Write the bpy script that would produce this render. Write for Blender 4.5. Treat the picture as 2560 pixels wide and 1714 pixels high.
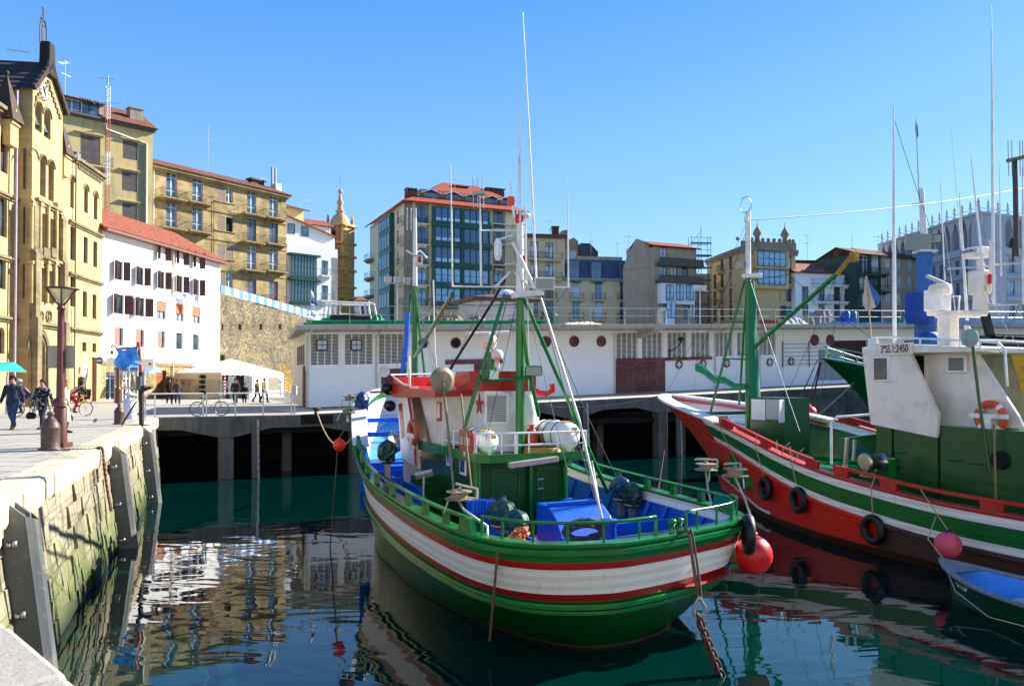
import bpy, math, random
from mathutils import Matrix, Vector
R_=math.radians; sin=math.sin; cos=math.cos; PI=math.pi
S=bpy.context.scene
for o in list(bpy.data.objects): bpy.data.objects.remove(o)
COL=S.collection
random.seed(7)
# ---------------- camera (photo pixel frame 2560 x 1714) ----------------
FPX=1952.; PIT=R_(.8); HOR=950.; PPY=HOR-FPX*math.tan(PIT); CZ=4.5
cam=bpy.data.cameras.new('camera'); co=bpy.data.objects.new('camera',cam); COL.objects.link(co)
cam.sensor_width=36; cam.lens=36*FPX/2560; cam.shift_y=(PPY-857)/2560; cam.clip_end=3000; cam.clip_start=.1
co.location=(0,0,CZ); co.rotation_euler=(PI/2+PIT,0,0); S.camera=co
# ---------------- world, sun, exposure ----------------
SUN_AZ=30.; SUN_EL=30.                    # azimuth counter-clockwise from +X
w=bpy.data.worlds.new('World'); S.world=w; w.use_nodes=True
nt=w.node_tree; bg=nt.nodes['Background']; sk=nt.nodes.new('ShaderNodeTexSky'); sk.sky_type='NISHITA'
sk.sun_disc=False; sk.sun_elevation=R_(SUN_EL); sk.sun_rotation=R_(90-SUN_AZ); sk.air_density=1.0; sk.dust_density=.35; sk.ozone_density=2.4
tc=nt.nodes.new('ShaderNodeTexCoord'); sp=nt.nodes.new('ShaderNodeSeparateXYZ'); nt.links.new(tc.outputs['Generated'],sp.inputs[0])
rp=nt.nodes.new('ShaderNodeValToRGB'); nt.links.new(sp.outputs[2],rp.inputs[0]); el=rp.color_ramp.elements
for k,(p_,c_) in enumerate(((0.,(.56,.80,1.)),(.16,(.42,.68,1.)),(.28,(.26,.55,1.)),(.44,(.10,.38,.96)),(.62,(.05,.27,.85)),(1.,(.035,.2,.66)))):
    e=el[k] if k<2 else el.new(p_); e.position=p_; e.color=c_+(1,)
sc=nt.nodes.new('ShaderNodeMix'); sc.data_type='RGBA'; sc.blend_type='MULTIPLY'; sc.inputs[0].default_value=1; nt.links.new(rp.outputs[0],sc.inputs[6]); sc.inputs[7].default_value=(2.1,2.4,2.5,1)
tn=nt.nodes.new('ShaderNodeMix'); tn.data_type='RGBA'; tn.blend_type='MULTIPLY'; tn.inputs[0].default_value=1; nt.links.new(sk.outputs[0],tn.inputs[6]); tn.inputs[7].default_value=(.34,.45,.58,1)
tm=nt.nodes.new('ShaderNodeMix'); tm.data_type='RGBA'; tm.inputs[0].default_value=.66; nt.links.new(tn.outputs[2],tm.inputs[6]); nt.links.new(sc.outputs[2],tm.inputs[7])
nt.links.new(tm.outputs[2],bg.inputs[0]); bg.inputs[1].default_value=.15
sl=bpy.data.lights.new('sun','SUN'); sl.energy=4.6; sl.angle=R_(.5); sl.color=(1,.95,.86)
so=bpy.data.objects.new('sun',sl); COL.objects.link(so)
sd=Vector((cos(R_(SUN_AZ))*cos(R_(SUN_EL)),sin(R_(SUN_AZ))*cos(R_(SUN_EL)),sin(R_(SUN_EL))))
so.rotation_euler=sd.to_track_quat('Z','Y').to_euler()
S.view_settings.view_transform='Standard'; S.view_settings.look='None'; S.view_settings.exposure=1.5; S.view_settings.gamma=1
# ---------------- helpers ----------------
def ray(px,py):
    a=(px-1280)/FPX; b=(PPY-py)/FPX
    d=(a,cos(PIT)-b*sin(PIT),sin(PIT)+b*cos(PIT)); return Vector((d[0]/d[1],1,d[2]/d[1]))
def pt(px,py,D): r=ray(px,py); return Vector((r.x*D,D,CZ+r.z*D))
def gnd(px,py,z=2.86): r=ray(px,py); D=(z-CZ)/r.z; return Vector((r.x*D,D,z))
class Fr:
    def __init__(s,ox,oy,ang,oz=0.): s.o=Vector((ox,oy,oz)); s.a=ang; s.m=Matrix.Translation(s.o)@Matrix.Rotation(ang,4,'Z'); s.i=s.m.inverted()
    def on(s,ax,v,px,py):
        P=s.i@Vector((0,0,CZ)); d=s.i.to_3x3()@ray(px,py); k='xyz'.index(ax); return P+d*((v-P[k])/d[k])
    def w(s,x,y,z): return s.m@Vector((x,y,z))
    def loc(s,v): return s.i@Vector(v)
def frab(A,B,z=0.):                       # frame with x from ground point A to B
    d=Vector(B)-Vector(A); return Fr(A[0],A[1],math.atan2(d.y,d.x),z)
def thing(name,label,cat,loc=(0,0,0),rz=0.,group=None):
    o=bpy.data.objects.new(name,None); o.empty_display_size=.3; COL.objects.link(o); o.location=loc; o.rotation_euler=(0,0,rz)
    o['label']=label; o['category']=cat
    if group: o['group']=group
    return o
def tag(o,label,cat,group=None):
    o['label']=label; o['category']=cat
    if group: o['group']=group
    return o
def struct(o): o['kind']='structure'; return o
def dup(root,loc,rz=None,label=None):
    def cp(o,par):
        c=o.copy(); COL.objects.link(c)
        if par: c.parent=par
        for ch in KIDS.get(o.name,[]):
            d=cp(ch,c); KIDS.setdefault(c.name,[]).append(d)
        return c
    r=cp(root,None); r.location=loc
    if rz is not None: r.rotation_euler=(0,0,rz)
    if label: r['label']=label
    return r
KIDS={}
def link(name,me,parent=None,loc=None,rot=None):
    o=bpy.data.objects.new(name,me); COL.objects.link(o)
    if parent: o.parent=parent; KIDS.setdefault(parent.name,[]).append(o)
    if loc: o.location=loc
    if rot: o.rotation_euler=rot
    return o
class MB:
    D=None
    def __init__(s,T=None): s.v=[];s.f=[];s.m=[];s.s=[];s.T=T or MB.D;s.k=0;s.sm=False
    def add(s,vs,fs):
        b=len(s.v)
        for v in vs:
            v=Vector(v); s.v.append(s.T@v if s.T else v)
        for f in fs: s.f.append([b+i for i in f]); s.m.append(s.k); s.s.append(s.sm)
        return s
    def quad(s,a,b,c,d): return s.add([a,b,c,d],[(0,1,2,3)])
    def poly(s,p): return s.add(p,[tuple(range(len(p)))])
    def box(s,x0,y0,z0,x1,y1,z1):
        return s.add([(x0,y0,z0),(x1,y0,z0),(x1,y1,z0),(x0,y1,z0),(x0,y0,z1),(x1,y0,z1),(x1,y1,z1),(x0,y1,z1)],
          [(0,3,2,1),(4,5,6,7),(0,1,5,4),(1,2,6,5),(2,3,7,6),(3,0,4,7)])
    def bar(s,a,b,w,h=None,up=(0,0,1)):
        a=Vector(a);b=Vector(b);h=h or w;d=(b-a).normalized();u=Vector(up)
        if abs(d.dot(u))>.98: u=Vector((0,1,0)) if abs(d.y)<.9 else Vector((1,0,0))
        x=d.cross(u).normalized()*w/2; y=x.cross(d).normalized()*h/2
        return s.add([a-x-y,a+x-y,a+x+y,a-x+y,b-x-y,b+x-y,b+x+y,b-x+y],[(0,3,2,1),(4,5,6,7),(0,1,5,4),(1,2,6,5),(2,3,7,6),(3,0,4,7)])
    def loft(s,rings,closed=True,cap=True,sm=True):
        n=len(rings[0]); vs=[p for r in rings for p in r]; fs=[]
        for i in range(len(rings)-1):
            for j in range(n if closed else n-1):
                k=(j+1)%n; fs.append((i*n+j,i*n+k,(i+1)*n+k,(i+1)*n+j))
        o=s.sm; s.sm=sm; s.add(vs,fs); s.sm=o
        if cap and closed: s.add(rings[0][::-1],[tuple(range(n))]); s.add(rings[-1],[tuple(range(n))])
        return s
    def tube(s,pts,r,n=8,cap=True):
        pts=[Vector(p) for p in pts]; rings=[]; pu=None
        for i,p in enumerate(pts):
            d=(pts[min(i+1,len(pts)-1)]-pts[max(i-1,0)]); d=d.normalized() if d.length>1e-9 else Vector((0,0,1))
            if pu is None: pu=Vector((0,0,1)) if abs(d.z)<.9 else Vector((1,0,0))
            x=d.cross(pu).normalized(); y=x.cross(d).normalized(); pu=y
            rr=r[i] if isinstance(r,(list,tuple)) else r
            rings.append([p+(x*cos(2*PI*k/n)+y*sin(2*PI*k/n))*rr for k in range(n)])
        return s.loft(rings,True,cap)
    def lathe(s,prof,c=(0,0,0),n=16,axis='z',sm=True):
        c=Vector(c); rings=[]
        for r,z in prof:
            rg=[]
            for k in range(n):
                a=2*PI*k/n; p=(r*cos(a),r*sin(a),z)
                if axis=='x': p=(z,r*cos(a),r*sin(a))
                if axis=='y': p=(r*sin(a),z,r*cos(a))
                rg.append(c+Vector(p))
            rings.append(rg)
        return s.loft(rings,True,True,sm)
    def sphere(s,c,r,n=12,sc=(1,1,1)):
        c=Vector(c); rings=[]
        for i in range(n//2+1):
            t=PI*i/(n//2); rr=max(sin(t),.02)
            rings.append([c+Vector((r*rr*cos(2*PI*k/n)*sc[0],r*rr*sin(2*PI*k/n)*sc[1],-r*cos(t)*sc[2])) for k in range(n)])
        return s.loft(rings)
    def torus(s,c,R,r,axis='z',n=20,m=8,a0=0,a1=2*PI):
        c=Vector(c); full=abs(a1-a0-2*PI)<1e-6; pts=[]
        for i in range(n+1):
            a=a0+(a1-a0)*i/n; q=(R*cos(a),R*sin(a))
            pts.append(c+Vector({'z':(q[0],q[1],0),'y':(q[0],0,q[1]),'x':(0,q[0],q[1])}[axis]))
        return s.tube(pts,r,m,cap=not full)
    def prism(s,p,y0,y1):                 # polygon in xz extruded along y
        n=len(p); vs=[(x,y0,z) for x,z in p]+[(x,y1,z) for x,z in p]
        return s.add(vs,[tuple(range(n)),tuple(range(2*n-1,n-1,-1))]+[(i,i+n,(i+1)%n+n,(i+1)%n) for i in range(n)])
    def mesh(s,name,mats,bevel=0):
        me=bpy.data.meshes.new(name); me.from_pydata([tuple(v) for v in s.v],[],s.f)
        if not isinstance(mats,(list,tuple)): mats=[mats]
        for m in mats: me.materials.append(m)
        me.polygons.foreach_set('material_index',s.m); me.polygons.foreach_set('use_smooth',s.s)
        me.validate(); me.update(); return me
    def build(s,name,mats,parent=None,label=None,bevel=0,loc=None,rot=None):
        o=link(name,s.mesh(name,mats),parent,loc,rot)
        if bevel:
            b=o.modifiers.new('b','BEVEL'); b.width=bevel; b.segments=2; b.limit_method='ANGLE'; b.angle_limit=R_(50)
        if label: o['label']=label
        return o
# ---------------- materials ----------------
def lin(h):
    if not isinstance(h,str): return tuple(h)+((1,) if len(h)==3 else ())
    v=[int(h[i:i+2],16)/255 for i in (1,3,5)]; return tuple(x/12.92 if x<.04 else ((x+.055)/1.055)**2.4 for x in v)+(1,)
class NT:
    def __init__(s,name):
        s.m=bpy.data.materials.new(name); s.m.use_nodes=True; s.t=s.m.node_tree; s.b=s.t.nodes['Principled BSDF']; s.tc=s.t.nodes.new('ShaderNodeTexCoord')
    def n(s,ty,ins={},**kw):
        x=s.t.nodes.new(ty)
        for k,v in kw.items(): setattr(x,k,v)
        for k,v in ins.items():
            if isinstance(v,bpy.types.NodeSocket): s.t.links.new(v,x.inputs[k])
            else: x.inputs[k].default_value=v
        return x
    def l(s,a,b): s.t.links.new(a,b)
    def ramp(s,f,p,c0=(0,0,0,1),c1=(1,1,1,1)):
        r=s.n('ShaderNodeValToRGB',{0:f}); r.color_ramp.elements[0].position=p[0]; r.color_ramp.elements[1].position=p[1]
        r.color_ramp.elements[0].color=c0; r.color_ramp.elements[1].color=c1; return r.outputs[0]
    def mix(s,f,a,b,bt='MIX'):
        x=s.t.nodes.new('ShaderNodeMix'); x.data_type='RGBA'; x.blend_type=bt; x.clamp_factor=True
        for i,v in ((0,f),(6,a),(7,b)):
            if isinstance(v,bpy.types.NodeSocket): s.t.links.new(v,x.inputs[i])
            else: x.inputs[i].default_value=v
        return x.outputs[2]
    def noise(s,sc,det=4,vec=None,rough=.6):
        return s.n('ShaderNodeTexNoise',{'Vector':vec or s.tc.outputs['Object'],'Scale':sc,'Detail':det,'Roughness':rough}).outputs['Fac']
    def facade(s):                         # (x+y, z) in the building's own frame
        q=s.n('ShaderNodeSeparateXYZ',{0:s.tc.outputs['Object']})
        a=s.n('ShaderNodeMath',{0:q.outputs[0],1:q.outputs[1]},operation='ADD')
        return s.n('ShaderNodeCombineXYZ',{0:a.outputs[0],1:q.outputs[2],2:0.}).outputs[0]
    def bump(s,h,st=.3,d=.02,nrm=None):
        x=s.n('ShaderNodeBump',{'Height':h,'Strength':st,'Distance':d})
        if nrm: s.l(nrm,x.inputs['Normal'])
        return x.outputs[0]
MC={}
def paint(name,col,rough=.45,metal=0,wear=.18,wc=None,sc=3.,bump=.15,emit=0,spec=.5,bs=None):
    if name in MC: return MC[name]
    t=NT(name); c=lin(col); n1=t.noise(sc,5); n2=t.noise(sc*7,4)
    dark=lin(wc) if wc else tuple(x*.55 for x in c[:3])+(1,)
    f=t.ramp(n1,(.45,.8)); col2=t.mix(f,c,t.mix(.75,c,dark)); f2=t.ramp(n2,(.58,.72),c1=(wear*2,)*3+(1,))
    out=t.mix(f2,col2,dark); t.l(out,t.b.inputs['Base Color'])
    if wear==0: t.b.inputs['Base Color'].default_value=c; t.t.links.remove(t.b.inputs['Base Color'].links[0])
    t.b.inputs['Roughness'].default_value=rough; t.b.inputs['Metallic'].default_value=metal; t.b.inputs['Specular IOR Level'].default_value=spec
    t.l(t.bump(t.noise(bs or sc*5,4),bump,.01),t.b.inputs['Normal'])
    if emit: t.b.inputs['Emission Color'].default_value=c; t.b.inputs['Emission Strength'].default_value=emit
    MC[name]=t.m; return t.m
def ashlar(name,c1,c2,mort,bw=.6,bh=.3,stain=(.5,.75),stc='#4a4436',ms=.012,sta=.8,bmp=.5,moss=None,streak=None):
    t=NT(name); v=t.facade()
    wob=t.n('ShaderNodeVectorMath',{0:v,1:t.n('ShaderNodeVectorMath',{0:t.n('ShaderNodeTexNoise',{'Vector':t.tc.outputs['Object'],'Scale':1.3,'Detail':3.}).outputs['Color'],1:(.16,.12,0)},operation='MULTIPLY').outputs[0]},operation='ADD').outputs[0]
    b=t.n('ShaderNodeTexBrick',{'Vector':wob,'Color1':lin(c1),'Color2':lin(c2),'Mortar':lin(mort),'Scale':1.,'Mortar Size':ms,'Mortar Smooth':.4,'Brick Width':bw,'Row Height':bh,'Bias':-.1})
    n=t.noise(.55,7,rough=.7); n2=t.noise(5.,5)
    c=t.mix(t.ramp(n2,(.35,.75),c1=(.5,.5,.5,1)),b.outputs['Color'],lin(c2))
    f=t.ramp(n,stain,c1=(sta,sta,sta,1)); c=t.mix(f,c,lin(stc))
    if streak:
        vs=t.n('ShaderNodeVectorMath',{0:t.tc.outputs['Object'],1:(2.6,2.6,.22)},operation='MULTIPLY').outputs[0]
        c=t.mix(t.ramp(t.noise(1.6,8,vs,.75),(.46,.64),c1=(.85,)*3+(1,)),c,lin(streak)); c=t.mix(t.ramp(t.noise(3.1,6,vs,.7),(.56,.7),c1=(.6,)*3+(1,)),c,lin('#d8cdb4'))
    if moss:
        z=t.n('ShaderNodeSeparateXYZ',{0:t.tc.outputs['Object']}).outputs[2]
        zz=t.n('ShaderNodeMapRange',{0:z,1:moss[0],2:moss[1],3:1.,4:0.}).outputs[0]
        ff=t.n('ShaderNodeMath',{0:zz,1:t.ramp(t.noise(1.4,6),(.2,.48))},operation='MULTIPLY').outputs[0]
        c=t.mix(ff,c,t.mix(t.noise(3.),lin('#2f4210'),lin('#5f6e1e')))
        z2=t.n('ShaderNodeMapRange',{0:z,1:moss[0]-.1,2:moss[0]+.5,3:1.,4:0.}).outputs[0]; c=t.mix(z2,c,lin('#1c2410'))
    t.l(c,t.b.inputs['Base Color']); t.b.inputs['Roughness'].default_value=.9
    h=t.n('ShaderNodeMath',{0:b.outputs['Fac'],1:-1.},operation='MULTIPLY').outputs[0]
    h=t.n('ShaderNodeMath',{0:h,1:t.noise(9.,5)},operation='ADD').outputs[0]
    t.l(t.bump(h,bmp,.03),t.b.inputs['Normal']); return t.m
def rubble(name,c1,c2,mort,sc=3.,stc='#3a382f',st=(.45,.7)):
    t=NT(name); v=t.n('ShaderNodeVectorMath',{0:t.facade(),1:(1,1.6,1)},operation='MULTIPLY').outputs[0]
    vo=t.n('ShaderNodeTexVoronoi',{'Vector':v,'Scale':sc,'Randomness':.9}); e=t.n('ShaderNodeTexVoronoi',{'Vector':v,'Scale':sc,'Randomness':.9},feature='DISTANCE_TO_EDGE')
    g=t.n('ShaderNodeSeparateColor',{0:vo.outputs['Color']}).outputs[0]
    c=t.mix(g,lin(c1),lin(c2)); ed=t.ramp(e.outputs['Distance'],(.02,.07)); c=t.mix(ed,lin(mort),c)
    c=t.mix(t.ramp(t.noise(.35,7,rough=.72),st,c1=(.85,.85,.85,1)),c,lin(stc)); t.l(c,t.b.inputs['Base Color']); t.b.inputs['Roughness'].default_value=.95
    t.l(t.bump(ed,.7,.05),t.b.inputs['Normal']); return t.m
def render_wall(name,c1,c2,stc,st=(.5,.72),sc=.5,sta=.7):
    t=NT(name); c=t.mix(t.noise(1.3,5),lin(c1),lin(c2))
    v=t.n('ShaderNodeVectorMath',{0:t.tc.outputs['Object'],1:(2.2,2.2,.5)},operation='MULTIPLY').outputs[0]
    c=t.mix(t.ramp(t.noise(sc,8,v,.7),st,c1=(sta,sta,sta,1)),c,lin(stc)); c=t.mix(t.ramp(t.noise(sc*9,5),(.6,.75),c1=(.35,)*3+(1,)),c,lin(stc))
    t.l(c,t.b.inputs['Base Color']); t.b.inputs['Roughness'].default_value=.9; t.l(t.bump(t.noise(14,4),.3,.01),t.b.inputs['Normal']); return t.m
def tiles(name,c1,c2,pitch=.24,row=.35,moss='#6b6a3a',ma=.5):
    t=NT(name); q=t.n('ShaderNodeSeparateXYZ',{0:t.tc.outputs['Object']})
    wx=t.n('ShaderNodeMath',{0:q.outputs[0],1:2*PI/pitch},operation='MULTIPLY').outputs[0]; sx=t.n('ShaderNodeMath',{0:wx},operation='SINE').outputs[0]
    b=t.n('ShaderNodeTexBrick',{'Vector':t.tc.outputs['Object'],'Color1':lin(c1),'Color2':lin(c2),'Mortar':(.05,.02,.01,1),'Scale':1.,'Mortar Size':.02,'Brick Width':pitch,'Row Height':row},offset=0.)
    c=t.mix(t.ramp(sx,(-.2,.2)),t.mix(.45,b.outputs['Color'],(.02,.005,.003,1)),b.outputs['Color'])
    c=t.mix(t.ramp(t.noise(.9,7,rough=.7),(.5,.7),c1=(ma,)*3+(1,)),c,lin(moss)); t.l(c,t.b.inputs['Base Color']); t.b.inputs['Roughness'].default_value=.85
    t.l(t.bump(sx,.8,.05),t.b.inputs['Normal']); return t.m
def glass(name,col=(.02,.035,.05,1),r=.06):
    t=NT(name); n=t.noise(.6,3); t.l(t.mix(t.ramp(n,(.4,.65)),col,tuple(min(1,x*3+.02) for x in col[:3])+(1,)),t.b.inputs['Base Color'])
    t.b.inputs['Roughness'].default_value=r; t.b.inputs['Specular IOR Level'].default_value=.9; t.b.inputs['IOR'].default_value=1.6
    t.l(t.bump(t.noise(1.6,2),.12,.01),t.b.inputs['Normal']); return t.m
def groundmat(name,c1,c2,joint,bw=1.1,bh=.7,rot=0.,ms=.012,bm=.25):
    t=NT(name); mp=t.n('ShaderNodeMapping',{'Vector':t.tc.outputs['Object'],'Rotation':(0,0,rot)}).outputs[0]
    b=t.n('ShaderNodeTexBrick',{'Vector':mp,'Color1':lin(c1),'Color2':lin(c2),'Mortar':lin(joint),'Scale':1.,'Mortar Size':ms,'Mortar Smooth':.3,'Brick Width':bw,'Row Height':bh})
    c=t.mix(t.ramp(t.noise(.6,7,rough=.7),(.4,.75),c1=(.6,)*3+(1,)),b.outputs['Color'],lin(c2)); c=t.mix(t.ramp(t.noise(30.,4),(.5,.75),c1=(.35,)*3+(1,)),c,tuple(x*.45 for x in lin(c1)[:3])+(1,))
    c=t.mix(t.ramp(t.noise(2.3,8,rough=.75),(.62,.66),c1=(.4,)*3+(1,)),c,lin('#7d7462'))
    t.l(c,t.b.inputs['Base Color']); t.b.inputs['Roughness'].default_value=.85
    t.l(t.bump(t.noise(12,6),bm,.02),t.b.inputs['Normal']); return t.m
G1=glass('window_glass'); G2=glass('window_glass_blue',(.03,.06,.1,1)); GW=glass('curtained_glass',(.25,.28,.32,1),.12)
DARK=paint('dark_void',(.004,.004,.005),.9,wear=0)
WHITE=paint('white_paint','#e9e9e6',.4,wc='#b9b4a6'); GREENP=paint('green_boat_paint','#00702a',.22,wc='#034a1c',wear=.12,spec=.6); REDP=paint('red_boat_paint','#b8130c',.35,wc='#7c120c')
BLUEP=paint('blue_boat_paint','#0760d0',.38,wc='#074394'); IRON=paint('dark_iron','#201d1c',.6); STEEL=paint('galvanised_steel','#a9adae',.35,.7); RUST=paint('rusty_iron','#5a2d1e',.75,wc='#2a1712')
ALU=paint('bare_aluminium','#b9b6aa',.4,.3); BRONZE=paint('brown_iron_paint','#5a2c26',.45,wc='#35201c'); BLACKR=paint('black_rubber','#0b0b0c',.55,wc='#1c1c1c'); WOOD=paint('brown_wood','#6b3a22',.6,wc='#3e2315')
# ---------------- ground, water ----------------
ZQ=2.86
PA=math.atan2(.47,1.)                      # pier direction
FP=Fr(-15.6,34.3,PA)                       # pier frame: x along the edge, y inland
WALLY=5.6
def pz(x): return 2.86+max(0,(x-6))*.033  # the pier climbs gently to the right
QA=Vector((-7.05,10.75)); QB=Vector((-15.6,34.3)) # top edge of the left quay
def quay_paving():
    m=MB(); a=gnd(0,1540,2.862); b=gnd(210,1714,2.862)
    d=(Vector((b.x,b.y))-Vector((a.x,a.y))).normalized()
    p0=Vector((a.x,a.y))-d*9; p1=Vector((a.x,a.y))+d*14
    m.poly([(p0.x,p0.y,ZQ),(p1.x,p1.y,ZQ),(p1.x-9,p1.y-22,ZQ),(-60,-14,ZQ),(-60,p0.y,ZQ)])
    return m,p0,p1
# water sheet: dark teal body, mirror surface with slow ripples
t=NT('harbour_water'); v=t.n('ShaderNodeVectorMath',{0:t.tc.outputs['Object'],1:(.62,1.25,1)},operation='MULTIPLY').outputs[0]
a1=t.n('ShaderNodeTexNoise',{'Vector':v,'Scale':.9,'Detail':1.5,'Roughness':.4,'Distortion':1.1}).outputs['Fac']
a2=t.n('ShaderNodeTexNoise',{'Vector':v,'Scale':4.2,'Detail':2.,'Roughness':.5,'Distortion':.5}).outputs['Fac']
h=t.n('ShaderNodeMath',{0:a1,1:t.n('ShaderNodeMath',{0:a2,1:.035},operation='MULTIPLY').outputs[0]},operation='ADD').outputs[0]
t.b.inputs['Base Color'].default_value=(.0,.016,.014,1); t.b.inputs['Roughness'].default_value=.015; t.b.inputs['IOR'].default_value=1.55; t.b.inputs['Specular IOR Level'].default_value=.5
t.l(t.bump(h,1.,.0105),t.b.inputs['Normal']); WATER=t.m
m=MB(); m.quad((-400,-60,0),(600,-60,0),(600,900,0),(-400,900,0)); struct(m.build('water',WATER))
m=MB(); m.quad((-500,-100,-3),(700,-100,-3),(700,1200,-3),(-500,1200,-3)); struct(m.build('harbour_bed',paint('seabed_mud','#1c2a20',.9)))
PAVE=groundmat('quay_paving','#a09a8e','#aaa295','#3f3a33',1.5,.8,rot=R_(3),ms=.03); COPE=ashlar('coping_stone','#c9bda2','#b3a688','#7d735c',1.1,3.,stc='#8d8062',ms=.02)
CONC=render_wall('old_concrete','#7a756b','#605c54','#302e2a',st=(.42,.7),sc=.9)
QSTONE=ashlar('quay_stone','#b3a88e','#8d836d','#6b6350',.8,.44,(.4,.66),'#6f6450',.006,.7,1.,moss=(.15,1.9),streak='#5a4c38')
FRQ=frab(QA,QB)                            # left quay frame: x along the edge away from camera, y inland (left)
QL=(QB-QA).length
# terrain of the old town: one sheet reaching the horizon behind the quays
m=MB(); T_=lambda x,y:FRQ.w(x,y,0)
gpts=[]
eA=FRQ.w(-1.2,.55,0); eB=FRQ.w(QL,.55,0); far=FP.w(150,.5,0); 
m.poly([(eA.x,eA.y,ZQ),(eB.x,eB.y,ZQ),(FP.w(9,.3,0).x,FP.w(9,.3,0).y,ZQ),(FP.w(9,90,0).x,FP.w(9,90,0).y,ZQ),(-60,160,ZQ),(-120,160,ZQ),(-120,eA.y,ZQ)])
struct(m.build('quay_ground',PAVE))
m=MB(); m.poly([(FP.w(9.02,.3,0).x,FP.w(9.02,.3,0).y,ZQ)]+[tuple(FP.w(9.02,300,ZQ))]+[(-300,600,ZQ),(-900,900,ZQ),(900,1200,ZQ+2)]+[tuple(FP.w(300,60,pz(60)))]+[tuple(FP.w(60,20,ZQ))])
struct(m.build('town_ground',paint('town_street','#77736a',.9)))
# left quay wall with battered face
def quay_wall():
    r=thing('quay_wall','tall mossy sandstone block quay wall running away on the left side of the basin','quay wall',(QA.x,QA.y,0),FRQ.a)
    rw=random.Random(11); m=MB(); f=lambda z:-(2.42-z)*.11+.05
    z=2.42; odd=0
    while z>-.9:
        h_=rw.uniform(.34,.48); z0=z-h_; x=-1.2-odd*.3
        while x<QL:
            L=rw.uniform(.5,1.15); xe=min(x+L,QL); x0=max(x,-1.2); o=rw.uniform(-.035,.03); g=.014
            if xe-x0>.1:
                j=[rw.uniform(-.02,.02) for _ in range(4)]
                m.add([(x0+g,f(z0)+o+j[0],z0+g),(xe-g,f(z0)+o+j[1],z0+g),(xe-g,f(z)+o+j[2],z-g),(x0+g,f(z)+o+j[3],z-g),(x0,f(z0)+.09,z0),(xe,f(z0)+.09,z0),(xe,f(z)+.09,z),(x0,f(z)+.09,z)],[(0,1,2,3),(0,4,5,1),(1,5,6,2),(2,6,7,3),(3,7,4,0)])
            x+=L
        z=z0; odd=1-odd
    m.quad((-1.2,.1,2.42),(-1.2,f(-3)+.1,-3),(QL,f(-3)+.1,-3),(QL,.1,2.42))
    m.quad((-1.2,0,2.42),(-1.2,6,2.42),(-1.2,6,-3),(-1.2,-.5,-3)); m.quad((QL,0,2.42),(QL,-.5,-3),(QL,3,-3),(QL,3,2.42))
    m.build('wall_face',QSTONE,r)
    m=MB(); x=-1.2; random.seed(3)
    while x<QL-.2:
        L=min(random.uniform(.9,1.7),QL-x); j=random.uniform(-.03,.03)
        m.box(x+.008,-.07+j,2.4,x+L-.008,.6,2.878+j*.15); x+=L
    m.build('coping',COPE,r,bevel=.09)
    return r
quay_wall()
# the inner corner of the basin at far left foreground and the quay the camera stands on
a=gnd(0,1540,ZQ); b=gnd(210,1714,ZQ); FC=frab((a.x,a.y),(b.x,b.y))
r=thing('quay_wall','pale concrete quay with a worn stone edge in the bottom left corner, right below the camera','quay wall',(a.x,a.y,0),FC.a)
m=MB(); m.box(-9,-16,-3,18,-.75,2.81); m.build('wall_face',QSTONE,r)
m=MB(); x=-9.; random.seed(5)
while x<16:
    L=random.uniform(1.0,1.5); j=random.uniform(-.015,.015); m.box(x+.006,-.78,2.3,x+L-.006,.0+j,2.86+j*.2); x+=L
m.build('coping',groundmat('coping_light','#98928a','#a09a8e','#857d6e',9,9,bm=.7),r,bevel=.05)
m=MB(); m.box(-9,-16,2.8,16,-.79,2.855); m.build('paving',PAVE,r)
m=MB(); m.box(-.2,.02,1.2,.55,.42,1.62); m.build('brick_block',paint('terracotta_block','#a8563a',.8),r,bevel=.02)
# near left return wall (stone end face left of the first fender)
e=FRQ.w(-1.2,0,0)
r=thing('quay_wall','rough concrete pier end face in the left corner beside the nearest black fender panel','quay wall',(e.x,e.y,0),FRQ.a)
m=MB(); m.box(-.8,-.3,-3,-.02,4,2.38); m.build('wall_face',render_wall('rough_render','#8d8674','#6c6554','#453f33'),r)
m=MB(); m.box(-.8,-.34,2.4,-.02,4,2.86); m.build('coping',COPE,r,bevel=.07)
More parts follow.
